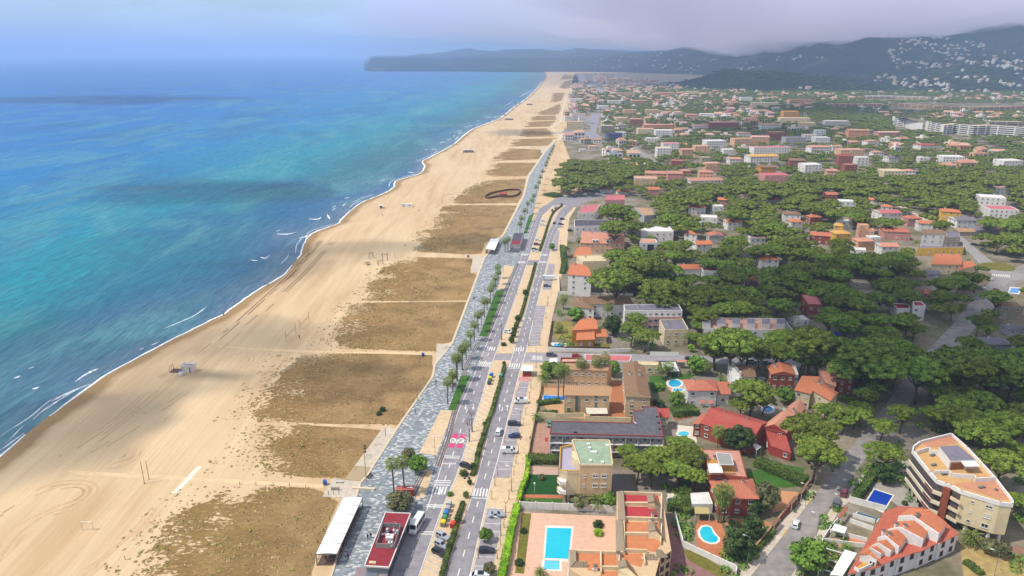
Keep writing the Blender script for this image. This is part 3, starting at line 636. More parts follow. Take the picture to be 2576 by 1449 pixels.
for c, pts in (('B0', [(0, 965), (200, 850), (420, 755), (600, 742), (700, 770), (690, 830), (560, 920), (330, 1010), (120, 1180), (0, 1370)]), ('B0', [(0, 1010), (220, 880), (430, 790), (590, 765), (660, 800), (600, 870), (400, 950), (180, 1060), (0, 1250)]), ('B0', [(470, 520), (540, 600), (700, 632), (880, 618), (1010, 560), (1050, 480)]), ('B0', [(520, 560), (620, 600), (800, 605), (950, 550), (990, 490)]), ('B0', [(560, 480), (760, 350), (950, 200), (1100, 60)]), ('B0', [(620, 500), (840, 350), (1040, 190), (1250, 20)]), ('B0', [(700, 520), (900, 400), (1130, 250), (1400, 60)]), ('B0', [(1000, 180), (1100, 235), (1240, 268)]), ('B0', [(600, 1449), (820, 1290), (1050, 1080), (1170, 930)]), ('B0', [(640, 1449), (850, 1290), (1080, 1080), (1200, 940)]),
               ('M0', [(1200, 1400), (1450, 1260), (1700, 1060), (1950, 830), (2200, 600), (2420, 360)]), ('M0', [(1260, 1440), (1520, 1290), (1800, 1060), (2050, 840), (2300, 600), (2500, 380)]), ('M0', [(1560, 1340), (1700, 1260), (1840, 1220), (1900, 1260), (1830, 1330)]), ('M1', [(0, 560), (120, 400), (300, 220), (480, 130), (560, 180), (480, 330)]), ('M1', [(30, 640), (200, 420), (400, 230), (620, 120), (800, 40)])):
    q = dense(PL(c, pts), 8)
    for off in (-.9, .9):
        for a, b in zip(q, q[1:]):
            if mnoise.noise(a*.07+Vector((off, 0, 3))) < -.1: continue
            d = (b-a).normalized(); s = Vector((d.y, -d.x, 0)); tk.poly([(v.x, v.y, .005+.003*(len(pts)+int(abs(pts[0][0])) % 13)+(.0015 if off > 0 else 0)) for v in (a+s*(off-.32), a+s*(off+.32), b+s*(off+.32), b+s*(off-.32))], TKM)
tag(tk.obj('tyre_tracks'), kind='structure')
# ================================================================ PLANTS
rng = np.random.default_rng(11)
def leafmat(name, cols, rnd=.18, rough=.75, scale=.35):
    m = MATS[name] = bpy.data.materials.new(name); nt = nodes(m); p = geo_pos(nt)
    f = noise_n(nt, p, scale, 3, .6); g = noise_n(nt, p, scale*7, 2, .6)
    c = ramp(nt, f, [(.3, lin(cols[0])), (.5, lin(cols[1])), (.72, lin(cols[2]))])
    c = mix(nt, ramp(nt, g, [(.4, 0.0), (.75, .45)]), c, lin(cols[0]))
    oi = N(nt, 'ShaderNodeObjectInfo'); hs = N(nt, 'ShaderNodeHueSaturation'); mr = N(nt, 'ShaderNodeMapRange')
    mr.inputs[3].default_value = 1-rnd; mr.inputs[4].default_value = 1+rnd; link(nt, oi.outputs['Random'], mr.inputs[0])
    hu = N(nt, 'ShaderNodeMapRange'); hu.inputs[3].default_value = .49; hu.inputs[4].default_value = .515; link(nt, oi.outputs['Random'], hu.inputs[0])
    link(nt, hu.outputs[0], hs.inputs['Hue']); link(nt, mr.outputs[0], hs.inputs['Value']); link(nt, c, hs.inputs['Color'])
    out(nt, bsdf(nt, hs.outputs[0], rough, .2).outputs[0]); return m
PINE = leafmat('pine_needles', ['#4c5920', '#72832d', '#9aa342'], .28, .8, .4)
BROAD = leafmat('broad_leaves', ['#405a1e', '#66832e', '#8ba545'], .2)
DARKC = leafmat('conifer_needles', ['#2a3a1a', '#3f5226', '#5a6a34'], .15)
OLIVE = leafmat('grey_olive_leaves', ['#4a4c2e', '#6b6a44', '#8a8759'], .15)
LIMEL = leafmat('lime_leaves', ['#5b7f14', '#86ad1f', '#a9cc35'], .08)
HEDG = leafmat('hedge_leaves', ['#34431a', '#4f5f24', '#6c7a30'], .1)
PALML = leafmat('palm_leaves', ['#46571f', '#6c7c30', '#979a50'], .15, .6, 1.5)
DEAD = M('dead_fronds', '#7c6541', .95, .3, 2)
BARK = M('bark', '#6a5743', .95, .3, 2); BARKP = M('palm_bark', '#6d5b49', .95, .3, 3); TWIG = M('twigs', '#86705a', .95, .25, 2)
def quads(cen, nrm, size, jit=.4, asp=1.5):
    """many small leaf faces: arrays of centres, outward normals and sizes -> verts (4n,3)"""
    n = len(cen); nm = nrm+rng.normal(0, jit, (n, 3)); nm /= np.linalg.norm(nm, axis=1, keepdims=True)+1e-9
    r = rng.normal(0, 1, (n, 3)); u = np.cross(nm, r); u /= np.linalg.norm(u, axis=1, keepdims=True)+1e-9; w_ = np.cross(nm, u)
    u *= size[:, None]*asp*.5; w_ *= size[:, None]*.5
    return np.stack([cen-u*.9-w_*.3, cen+w_, cen+u, cen-w_], 1).reshape(-1, 3)
def npmesh(name, parts, mats, smooth_from=None):
    """parts: list of (verts, faces(list of tuples)|None for quads, material index)"""
    V, F, MI = [], [], []; n = 0
    for v, f, k in parts:
        v = np.asarray(v); V.append(v)
        if f is None: f = np.arange(len(v)).reshape(-1, 4)
        f = [tuple(int(i)+n for i in q) for q in f]; F += f; MI += [k]*len(f); n += len(v)
    me = bpy.data.meshes.new(name); me.from_pydata(np.concatenate(V).tolist(), [], F)
    for m in mats: me.materials.append(m)
    me.polygons.foreach_set('material_index', MI); me.update(); return me
def blob(c, r, n=5, seed=0.0, amp=.25):
    vs, fs = [], []; nn = n*2
    for i in range(n+1):
        a = math.pi*i/n
        for k in range(nn):
            b = 2*math.pi*k/nn; d = Vector((math.sin(a)*math.cos(b), math.sin(a)*math.sin(b), math.cos(a)))
            q = 1+amp*mnoise.noise(d*1.7+Vector((seed, seed, 0)))
            vs.append((c[0]+d.x*r[0]*q, c[1]+d.y*r[1]*q, c[2]+d.z*r[2]*q))
    for i in range(n):
        for k in range(nn): fs.append((i*nn+k, (i+1)*nn+k, (i+1)*nn+(k+1) % nn, i*nn+(k+1) % nn))
    return vs, fs
def clump_crown(clumps, per, size, mat, name, coresc=.72):
    parts = []
    for (c, r) in clumps:
        d = rng.normal(0, 1, (per, 3)); d[:, 2] = np.where(d[:, 2] < -.2, -d[:, 2]*.7, d[:, 2]+.15); d /= np.linalg.norm(d, axis=1, keepdims=True)
        rad = rng.uniform(.78, 1.08, per)[:, None]
        cen = np.array(c)+d*rad*np.array(r)
        parts.append((quads(cen, d, rng.uniform(.7, 1.35, per)*size), None, 0))
        v, f = blob(c, [x*coresc for x in r], 4, R.random()*9); parts.append((v, f, 0))
    return npmesh(name, parts, [mat])
def umbrella(seed, n=68, per=58, size=.046, lob=1.25):
    q = random.Random(seed); cl = []
    el = q.uniform(.8, 1.0); an = q.uniform(0, 3.14); bite = [(q.uniform(0, 6.28), q.uniform(.12, .3)) for _ in range(3)]
    for i in range(n):
        r = math.sqrt((i+.5)/n)*.86; a = i*2.39996+q.uniform(-.3, .3)
        edge = 1-sum(b*math.exp(-((math.atan2(math.sin(a-t), math.cos(a-t)))/.45)**2) for t, b in bite)
        x, y = r*math.cos(a)*edge, r*math.sin(a)*edge*el
        x, y = x*math.cos(an)-y*math.sin(an), x*math.sin(an)+y*math.cos(an)
        z = 1.02+.34*lob*max(0, 1-r*r)**.7+q.uniform(-.05, .06); s = q.uniform(.115, .175)*(1.05-.2*r)
        cl.append(((x, y, z), (s, s, s*q.uniform(.62, .8))))
    # inner fill so that the middle of the dome is closed
    cl.append(((0, 0, 1.02), (.55, .5, .2)))
    return clump_crown(cl, per, size, PINE, 'crown')
def pine_trunk(seed):
    q = random.Random(seed); mb = MB(); lean = (q.uniform(-.1, .1), q.uniform(-.1, .1))
    top = Vector((lean[0], lean[1], .62)); mb.tube([(0, 0, -.02), (lean[0]*.3, lean[1]*.3, .3), top], [.05, .042, .036], BARK, 6)
    for k in range(6):
        a = k*1.047+q.uniform(-.3, .3); r = q.uniform(.4, .62)
        mb.tube([top*.98, (lean[0]+.45*r*math.cos(a), lean[1]+.45*r*math.sin(a), .82), (r*math.cos(a), r*math.sin(a), 1.04)], [.026, .02, .01], BARK, 5)
    return mb.mesh('trunk', True)
PCROWN = [umbrella(k) for k in range(9)]; PTRUNK = [pine_trunk(k) for k in range(4)]
def make_tree(name, crown, trunk, loc, sc, rz, cname='crown'):
    t = ob(name, None, None, loc, rz, sc); t.empty_display_size = .1
    ob('trunk', trunk, t); ob(cname, crown, t); return t
def pine(g, r, label=None, base=None, group='umbrella pines', k=None, zs=None):
    i = R.randrange(9); t = make_tree('pine_tree', PCROWN[i], PTRUNK[i % 4], (g.x, g.y, 0), (r, r, zs if zs else max(4.4, r*R.uniform(.85, 1.05))), R.uniform(0, 6.28))
    if label: tag(t, label, 'pine tree', group)
    else: auto(t, base or R.choice(PINE_WORDS), 'pine tree', group, Vector((g.x, g.y, r*1.2)))
    return t
PINE_WORDS = ['green umbrella pine']
def pword(r): return ('small' if r < 4.3 else 'medium' if r < 5.8 else 'broad' if r < 7.6 else 'very broad')+' umbrella pine'
def round_crown(seed, mat, el=1.0, per=70, n=16, size=.13, name='crown'):
    q = random.Random(seed); cl = [((0, 0, 1.15), (.55, .55, .55*el))]
    for i in range(n):
        z = 1-2*(i+.5)/n; a = i*2.4+q.uniform(-.3, .3); rr = math.sqrt(1-z*z)*.62; s = q.uniform(.28, .42)
        cl.append(((rr*math.cos(a), rr*math.sin(a), 1.15+z*.62*el), (s, s, s)))
    return clump_crown(cl, per, size, mat, name)
def simple_trunk(h=.75, r=.06):
    mb = MB(); mb.tube([(0, 0, -.02), (.02, 0, h*.5), (0, .02, h)], [r, r*.8, r*.6], BARK, 6)
    for a in (0, 2.1, 4.2): mb.tube([(0, 0, h*.8), (.3*math.cos(a), .3*math.sin(a), h*1.35)], [r*.5, r*.2], BARK, 5)
    return mb.mesh('trunk', True)
RC = {'broad': [round_crown(k, BROAD) for k in (1, 2, 3)], 'dark': [round_crown(k, DARKC) for k in (4, 5)], 'olive': [round_crown(6, OLIVE)],
      'lime': [round_crown(7, LIMEL, .9)], 'ball': [round_crown(8, HEDG, 1, 60, 14, .12)]}
TR1 = simple_trunk()
def tree(kind, g, r, label, group=None, cat='tree', name='leafy_tree', zs=None):
    t = make_tree(name, R.choice(RC[kind]), TR1, (g.x, g.y, 0), (r, r, zs or r), R.uniform(0, 6))
    return tag(t, label, cat, group)
def shrub(kind, g, r, label, group=None, zs=None):
    """a bush: crown sits on the ground, short stem inside"""
    t = ob('shrub', None, None, (g.x, g.y, 0), R.uniform(0, 6), (r, r, zs or r)); ob('foliage', R.choice(RC[kind]), t, (0, 0, -.62)); ob('stem', STEM, t)
    return tag(t, label, 'shrub', group)
mb = MB(); mb.tube([(0, 0, -.02), (0, 0, .5)], [.06, .04], BARK, 5); STEM = mb.mesh('stem')
# conifers
def cone_crown(seed):
    cl = []
    q = random.Random(seed)
    for j in range(7):
        z = .3+j*.33; rr = .62*(1-j/7.6)
        for k in range(max(1, 7-j)):
            a = k*6.28/max(1, 7-j)+j; s = .2+.14*(1-j/7)
            cl.append(((rr*.65*math.cos(a), rr*.65*math.sin(a), z+q.uniform(-.06, .06)), (s, s, s*.9)))
    return clump_crown(cl, 40, .11, DARKC, 'crown')
CONE = cone_crown(3)
# fan palms of the promenade and date palms of the gardens
def fan_palm(seed, nf=27, dead=12):
    q = random.Random(seed); mb = MB()
    def frond(a, el, L, mat, fan):
        d = Vector((math.cos(a), math.sin(a), 0)); p0 = Vector((0, 0, 0)); p1 = d*L*.45*math.cos(el)+Vector((0, 0, L*.45*math.sin(el))); p2 = p1+d*L*.3*math.cos(el-.5)+Vector((0, 0, L*.3*math.sin(el-.5)))
        s = d.cross(Vector((0, 0, 1)))
        mb.poly([p0-s*.03, p0+s*.03, p1+s*.03, p1-s*.03], mat)
        out_ = (p2-p1).normalized()
        for k in range(7):
            t = (k-3)/3*1.25; dir_ = (out_*math.cos(t)+s*math.sin(t)); l = fan*q.uniform(.85, 1.1)*(1-.15*abs(t))
            e = p1+dir_*l-Vector((0, 0, l*.28+.1*abs(t))); m_ = p1+dir_*l*.55+Vector((0, 0, .05)); w_ = dir_.cross(Vector((0, 0, 1))).normalized()*.1
            mb.poly([p1, m_-w_, e, m_+w_], mat)
    for i in range(nf):
        t = (i+.5)/nf; frond(i*2.4, 1.35-2.0*t**.85+q.uniform(-.12, .12), q.uniform(1.9, 2.5), PALML, q.uniform(1.2, 1.55))
    a = mb.mesh('crown'); mb = MB()
    for i in range(dead): frond(i*2.4+.4, -1.05+q.uniform(-.25, .15), q.uniform(1.3, 1.7), DEAD, .75)
    return a, mb.mesh('dead_frond_skirt')
FAN = [fan_palm(k) for k in range(3)]
def ptrunk(h, r0, r1, bend):
    mb = MB(); n = 7; mb.tube([(bend*(k/n)**2, 0, -.1+h*k/n) for k in range(n+1)], [r0*(1.35 if k == 0 else 1)+(r1-r0)*k/n for k in range(n+1)], BARKP, 8); return mb.mesh('trunk', True)
PTR = [ptrunk(1, .028, .02, .02), ptrunk(1, .028, .021, -.03)]
def palm(g, h, label=None, sc=1.0, group='fan palms along the promenade', base='fan palm', name='palm_tree'):
    t = ob(name, None, None, (g.x, g.y, .1), R.uniform(0, 6.28)); i = R.randrange(3); b = .02 if True else 0
    j = R.randrange(2); ob('trunk', PTR[j], t, None, 0, (h, h, h) if h < 9 else (9, 9, h)); bx = (.02, -.03)[j]*min(h, 9)
    ob('crown', FAN[i][0], t, (bx, 0, h), 0, sc); ob('dead_frond_skirt', FAN[i][1], t, (bx, 0, h-.1), 0, sc)
    if label: tag(t, label, 'palm tree', group)
    else: auto(t, base, 'palm tree', group, Vector((g.x, g.y, h)))
    return t
def date_crown(seed, n=34, L=3.6):
    q = random.Random(seed); mb = MB()
    for i in range(n):
        a = i*2.4; el = 1.3-1.5*((i+.5)/n)+q.uniform(-.1, .1); d = Vector((math.cos(a), math.sin(a), 0)); s = d.cross(Vector((0, 0, 1)))
        pts = []; p = Vector((0, 0, 0)); e = el
        for k in range(7): pts.append(p.copy()); p = p+(d*math.cos(e)+Vector((0, 0, math.sin(e))))*L/6; e -= .3
        for k in range(1, 6):
            t = (pts[k+1]-pts[k-1]).normalized(); w_ = .55*math.sin(math.pi*min(.92, k/6+.1))
            for sg in (-1, 1):
                mb.poly([pts[k]-t*.22, pts[k]+t*.22, pts[k]+t*.5+s*sg*w_-Vector((0, 0, .2)), pts[k]+t*.22+s*sg*w_*.8-Vector((0, 0, .22))], PALML)
            mb.poly([pts[k]-s*.05, pts[k]+s*.05, pts[k+1]+s*.04, pts[k+1]-s*.04], PALML)
    return mb.mesh('crown')
DATE = date_crown(5)
mb = MB(); mb.tube([(0, 0, -.1), (0, 0, .5), (0, 0, 1)], [.34, .28, .34], BARKP, 9); DTR = mb.mesh('trunk', True)
def date_palm(g, h, sc, label, group=None):
    t = ob('date_palm', None, None, (g.x, g.y, 0), R.uniform(0, 6)); ob('trunk', DTR, t, None, 0, (sc, sc, h)); ob('crown', DATE, t, (0, 0, h), 0, sc)
    return tag(t, label, 'palm tree', group)
# bare street trees
def bare(seed, dense_=1):
    q = random.Random(seed); mb = MB(); tips = []
    def grow(p, d, L, r, lev):
        e = p+d*L; mid = p+d*L*.5+Vector((q.uniform(-.05, .05), q.uniform(-.05, .05), 0))*L
        mb.tube([p, mid, e], [r, r*.85, r*.65], TWIG, 4 if lev else 6)
        if lev >= 3+dense_-1: return
        for k in range(3 if lev else 4):
            a = q.uniform(0, 6.28); v = (d+Vector((math.cos(a), math.sin(a), q.uniform(-.1, .4)))*q.uniform(.55, .95)).normalized()
            grow(p+d*L*q.uniform(.7, 1), v, L*q.uniform(.55, .75), r*.55, lev+1)
    mb2 = MB(); mb2.tube([(0, 0, -.05), (.03, 0, .8), (0, 0, 1.5)], [.1, .08, .065], TWIG, 6); tr_ = mb2.mesh('trunk')
    grow(Vector((0, 0, 1.4)), Vector((0, 0, 1)), .7, .05, 0); return mb.mesh('branches'), tr_
BARE = [bare(k) for k in range(3)]+[bare(9, 2)]
def bare_tree(g, h, label, group=None, i=None, base='bare sapling'):
    i = R.randrange(3) if i is None else i; s = h/3.3
    t = ob('bare_tree', None, None, (g.x, g.y, .08), R.uniform(0, 6), (s*1.05, s*1.05, s)); ob('trunk', BARE[i][1], t); ob('branches', BARE[i][0], t)
    if label: tag(t, label, 'tree', group)
    else: auto(t, base, 'tree', group, Vector((g.x, g.y, h*.5)))
    return t
# clipped hedges
def hedge(pts, wid, h, label, mat=HEDG, group=None, name='hedge', dens=9, size=.34):
    pts = dense(pts, 8) if len(pts) > 2 else [pts[0].lerp(pts[1], k/10) for k in range(11)]
    core = MB(); cen, nm = [], []
    n = len(pts); prof = []
    for i, p_ in enumerate(pts):
        t = (pts[min(n-1, i+1)]-pts[max(0, i-1)]).normalized(); s = Vector((t.y, -t.x, 0)); k = 1+.18*mnoise.noise(p_*.35)
        prof.append((p_, s, wid*.5*k, h*(1+.15*mnoise.noise(p_*.3+Vector((7, 7, 7))))))
    vs = []
    for p_, s, w2, hh in prof: vs += [p_-s*w2*.85, p_-s*w2*.8+Vector((0, 0, hh*.9)), p_+s*w2*.8+Vector((0, 0, hh*.9)), p_+s*w2*.85]
    core.add(vs, [(i*4+k, i*4+k+1, i*4+k+5, i*4+k+4) for i in range(n-1) for k in range(3)]+[(0, 1, 2, 3), (n*4-1, n*4-2, n*4-3, n*4-4)], mat)
    for (p_, s, w2, hh), (p2, _, _, _) in zip(prof, prof[1:]):
        L = (p2-p_).length; m_ = int(L*(wid+2*h)*dens)
        for _ in range(min(m_, 900)):
            q = p_.lerp(p2, rng.random()); v = rng.random()*(wid+2*h)
            if v < h: cen.append(q-s*w2+Vector((0, 0, v))); nm.append(-s)
            elif v < h+wid: cen.append(q+s*(v-h-wid/2)+Vector((0, 0, hh))); nm.append(Vector((0, 0, 1)))
            else: cen.append(q+s*w2+Vector((0, 0, v-h-wid))); nm.append(s)
    if cen:
        c_ = np.array([list(x) for x in cen])+rng.normal(0, .07, (len(cen), 3)); qv = quads(c_, np.array([list(x) for x in nm]), rng.uniform(.6, 1.3, len(cen))*size, .6, 1.3)
        core.add(qv.tolist(), np.arange(len(qv)).reshape(-1, 4).tolist(), mat)
    return tag(core.obj(name), label, 'hedge', group)
# ================================================================ BUILDINGS
def tilemat(name, col, var=.25):
    """clay tile roof: rows of pans along u, courses along v (uv in metres), patchy weathering"""
    if name in MATS: return MATS[name]
    m = MATS[name] = bpy.data.materials.new(name); nt = nodes(m); p = geo_pos(nt); c = lin(col)
    uv = N(nt, 'ShaderNodeUVMap').outputs[0]
    wv = N(nt, 'ShaderNodeTexWave', bands_direction='X'); wv.inputs['Scale'].default_value = .9; wv.inputs['Distortion'].default_value = .4; link(nt, uv, wv.inputs['Vector'])
    f = noise_n(nt, p, 1.6, 5, .7); g = noise_n(nt, p, .22, 3)
    a = ramp(nt, f, [(.3, tuple(x*(1-var) for x in c)), (.7, tuple(min(1, x*(1+var*.7)) for x in c))])
    a = mix(nt, ramp(nt, wv.outputs['Fac'], [(0, .45), (.45, 0.0)]), a, tuple(x*.55 for x in c))
    a = mix(nt, ramp(nt, g, [(.45, 0.0), (.7, .35)]), a, tuple(.5*x+.5*y for x, y in zip(c, lin('#8a7660'))))
    out(nt, bsdf(nt, a, .85, .2, 0, wv.outputs['Fac'], .5, .06).outputs[0]); return m
WC = {'white': '#ded8d0', 'cream': '#d9c49c', 'beige': '#c9aa84', 'yellow': '#dcae4a', 'salmon': '#d0926c', 'brick': '#955040', 'pink': '#c98a80', 'grey': '#a8a2a0', 'peach': '#d6a884', 'red': '#984038', 'ochre': '#c98c3c', 'tan': '#bc9468', 'blue': '#47587e', 'stone': '#a39684'}
RC_ = {'orange': '#c4754f', 'terracotta': '#b96e54', 'red': '#a84c42', 'brown': '#86684f', 'grey': '#77717a', 'dark': '#565058', 'white': '#d6d1c8', 'pink': '#bb6a6c', 'salmon': '#c78a70', 'tan': '#b08a66', 'green': '#93a488', 'yellow': '#cf9c50', 'maroon': '#8a3038', 'cream': '#cdb893'}
def wallm(k): return M('plaster_'+k, WC[k], .88, .1, .8, .2, stain=.22)
for k_, v_ in (('orange', '#c28b72'), ('terracotta', '#b98470'), ('salmon', '#c59a86')): RC_['flat_'+k_] = v_
def roofm(k, tiled): return tilemat('tiles_'+k, RC_[k]) if tiled else M('roof_'+k, RC_.get('flat_'+k, RC_[k]), .85, .16, .6, .2, stain=.0)
GLS = MG('window_glass', '#2b3138'); GLB = MG('window_glass_blue', '#3c4b5c'); FRW = M('frame_white', '#d5d2cb', .6, .06); FRB = M('frame_brown', '#5a4232', .7, .1); SHUT = M('shutter', '#c9bda8', .7, .12)
ALU = M('aluminium', '#9da0a4', .4, .1, 2, .5, .6); DARKM = M('dark_metal', '#38363a', .6, .1); TANK = M('white_enamel', '#dcd9d4', .5, .06)
def unit_window(fr, gl, shut=0.0):
    """1 m x 1 m opening, 0.12 deep, facing -y: frame with its pane set back, optional roller shutter"""
    mb = MB()
    for x0, x1, z0, z1 in ((-.5, -.42, 0, 1), (.42, .5, 0, 1), (-.42, .42, 0, .07), (-.42, .42, .93, 1), (-.03, .03, .07, .93)): mb.box(((x0+x1)/2, -.03, (z0+z1)/2), (x1-x0, .1, z1-z0), fr)
    mb.box((0, -.09, -.04), (1.1, .16, .06), fr)
    if shut: mb.box((0, -.01, .93-shut*.43), (.84, .05, shut*.86), SHUT)
    p_ = MB(); p_.box((0, .015, .5), (.84, .03, .86), gl); return mb.mesh('window'), p_.mesh('pane')
UW = [unit_window(FRW, GLS), unit_window(FRW, GLS, .5), unit_window(FRB, GLS), unit_window(FRW, GLB), unit_window(FRW, GLS, .95)]
def flat_window():
    mb = MB(); mb.box((0, -.02, .5), (1.12, .06, 1.1), FRW); mb.box((0, -.04, .5), (.9, .06, .9), GLS); return mb.mesh('window')
UWF = flat_window()
mb = MB(); mb.box((0, 0, .6), (.7, .6, 1.4), M('chimney_render', '#d8d0c4', .9, .12)); mb.box((0, 0, 1.42), (.95, .85, .14), M('chimney_cap', '#6b5a50', .9, .1)); CHIM = mb.mesh('chimney')
mb = MB(); mb.lathe([(.02, 0), (.36, .1), (.5, .22), (.47, .24), (.3, .14), (.02, .06)], TANK, 10); DISH = mb.mesh('satellite_dish')
def hull_uv(me):
    uvl = me.uv_layers.new(name='UVMap')
    for p_ in me.polygons:
        n = p_.normal; u = Vector((-n.y, n.x, 0)); u = u.normalized() if u.length > .05 else Vector((1, 0, 0)); v = n.cross(u)
        for li in p_.loop_indices:
            c = me.vertices[me.loops[li].vertex_index].co; uvl.data[li].uv = (c.dot(u)*.5, c.dot(v)*.5)
def lerp2(q, u, v):                      # quad a(back-left) b(back-right) c(front-right) d(front-left); u left-right, v back-front
    return q[0].lerp(q[1], u).lerp(q[3].lerp(q[2], u), v)
def grow(q, o):
    c = sum(q, Vector((0, 0, 0)))/4; r = []
    for i, p_ in enumerate(q):
        a, b = (q[i-1]-p_).normalized(), (q[(i+1) % 4]-p_).normalized(); r.append(p_-(a+b)*o)
    return r
def roof_mesh(q, kind, z, rh, rm, wm, ov=.45):
    """eave quad q at height z"""
    mb = MB(); up = Vector((0, 0, 1))
    if kind == 'flat': return None
    e = [Vector((p_.x, p_.y, z)) for p_ in grow(q, ov)]; a, b, c, d = e; T = .16
    def face(pts): mb.poly(pts, rm)
    def flip(pts): return pts
    if kind == 'gx':                     # ridge left-right
        r0 = (a+d)/2+up*rh; r1 = (b+c)/2+up*rh; fs = [[d, c, r1, r0], [b, a, r0, r1]]; gab = [[a, d, r0], [c, b, r1]]
    elif kind == 'gy':                   # ridge front-back
        r0 = (a+b)/2+up*rh; r1 = (d+c)/2+up*rh; fs = [[a, d, r1, r0], [c, b, r0, r1]]; gab = [[d, c, r1], [b, a, r0]]
    elif kind == 'hip':
        L, W = (b-a).length, (d-a).length
        if L >= W: k = min(.48, W/2/L); m0, m1 = (a+d)/2, (b+c)/2; r0 = m0.lerp(m1, k)+up*rh; r1 = m1.lerp(m0, k)+up*rh; fs = [[d, c, r1, r0], [b, a, r0, r1], [a, d, r0], [c, b, r1]]
        else: k = min(.48, L/2/W); m0, m1 = (a+b)/2, (d+c)/2; r0 = m0.lerp(m1, k)+up*rh; r1 = m1.lerp(m0, k)+up*rh; fs = [[a, d, r1, r0], [c, b, r0, r1], [b, a, r0], [d, c, r1]]
        gab = []
    elif kind == 'shed':                 # falls to the front
        r0, r1 = a+up*rh, b+up*rh; fs = [[d, c, r1, r0]]; gab = [[a, d, r0], [c, b, r1]]; mb.poly([b, a, r0, r1], wm)
    elif kind == 'shedr':                # falls to the right
        r0, r1 = a+up*rh, d+up*rh; fs = [[r1, c, b, r0]]; gab = [[d, c, r1], [b, a, r0]]; mb.poly([a, d, r1, r0], wm)
    for f in fs: face(f); 
    for g_ in gab:
        mb.poly(g_, wm)
    # fascia: a band below the eaves and a soffit, so the roof has thickness
    lo = [p_-up*T for p_ in e]
    for i in range(4): mb.poly([e[i], lo[i], lo[(i+1) % 4], e[(i+1) % 4]], rm)
    mb.poly(lo, rm)
    me = mb.mesh('roof'); hull_uv(me); return me
def flat_roof(q, z, rm, wm, par=.55, t=.25):
    mb = MB(); o = [Vector((p_.x, p_.y, z)) for p_ in q]; i_ = [Vector((p_.x, p_.y, z)) for p_ in grow(q, -t)]
    mb.prism([(p_.x, p_.y) for p_ in i_], z-.05, z+.03, rm)
    up = Vector((0, 0, par))
    for k in range(len(o)):
        j = (k+1) % len(o)
        mb.poly([o[k], o[j], o[j]+up, o[k]+up][::-1], wm); mb.poly([i_[k], i_[j], i_[j]+up, i_[k]+up], wm); mb.poly([o[k]+up, o[j]+up, i_[j]+up, i_[k]+up], wm)
    return mb.mesh('roof')
def window_at(parent, p0, d, w_, h_, z, k=0, sub=True):
    yaw = math.atan2(d.y, d.x)
    if sub:
        f = ob('window', UW[k][0], parent, (p0.x, p0.y, z), yaw, (w_, 1, h_)); ob('pane', UW[k][1], f)
    else: f = ob('window', UWF, parent, (p0.x, p0.y, z), yaw, (w_, 1, h_))
    return f
def facade_windows(parent, a, b, h, fl, n, k=0, z0=.9, w_=1.2, hh=1.25, sub=True, skip=0.0, org=None):
    """grid of windows on the wall from a (left, seen from outside) to b"""
    d = b-a; L = d.length; d = d.normalized(); nrm = Vector((d.y, -d.x, 0)); fh = h/fl
    n = min(n, max(1, int(L/1.9)))
    for f in range(fl):
        for i in range(n):
            if R.random() < skip: continue
            p_ = a+d*(L*(i+.5)/n)+nrm*.02; kk = R.choice((k, k, 1 if k == 0 else k, 4 if k == 0 and R.random() < .5 else k))
            window_at(parent, p_-org if org else p_, d, w_, hh, f*fh+z0*fh/3+.15, kk, sub)
EXC = []
def exc_world(pts):
    p = [proj(v)[:2] for v in pts]; EXC.append((min(a[0] for a in p), min(a[1] for a in p), max(a[0] for a in p), max(a[1] for a in p)))
def house(name, label, cat, q, h, roof, wc, rc, fl=2, rh=1.7, nf=3, nl=2, nr=2, chim=1, group=None, par=.5, k=0, sub=True, ov=.45, dish=0, tiled=True, win=True, base=None, ws=1.2, extra=None, auto_p=None):
    """q: world eave corners a back-left, b back-right, c front-right, d front-left; h: wall height"""
    q = [Vector((p_.x, p_.y, 0)) for p_ in q]; org = sum(q, Vector((0, 0, 0)))/4
    t = ob(name, None, None, org); lq = [p_-org for p_ in q]; wm = wallm(wc)
    exc_world([v+Vector((0, 0, h+(rh*.6 if roof != 'flat' else 0))) for v in q]+[v+Vector((0, 0, h*.45)) for v in q[2:]])
    a, b, c, d = lq
    mb = MB(); mb.prism([(p_.x, p_.y) for p_ in lq], -.2, h, wm); mb.obj('wall', t)
    if roof == 'flat': rme = flat_roof(lq, h, roofm(rc, False), wm, par)
    else: rme = roof_mesh(lq, roof, h, rh, roofm(rc, tiled), wm, ov)
    ro = ob('roof', rme, t)
    if win:
        for (x, y, n) in ((d, c, nf), (a, d, nl), (c, b, nr)):
            m_ = (x+y)/2+org; dr = (y-x).normalized(); nrm = Vector((dr.y, -dr.x, 0))
            if n and nrm.dot(Vector((0, 0, 0))-m_) > 0: facade_windows(t, x, y, h, fl, n, k, sub=sub, w_=ws, skip=.1)
    for i in range(chim):
        u, v = (.25+.45*i) % 1, .4
        pz = lerp2(lq, u, v); zz = h+(rh*.55 if roof != 'flat' else 0)
        ob('chimney', CHIM, ro, (pz.x, pz.y, zz-.2))
    for i in range(dish):
        pz = lerp2(lq, .7, .3+.2*i); o = ob('satellite_dish', DISH, ro, (pz.x, pz.y, h+.6+(rh*.5 if roof != 'flat' else 0)), R.uniform(0, 6)); o.rotation_euler = (1.0, 0, 2.4)
    if label: tag(t, label, cat, group)
    else: auto(t, base, cat, group, auto_p or Vector((org.x, org.y, h)))
    return t
def QP(c, pts, h): return PL(c, pts, h)
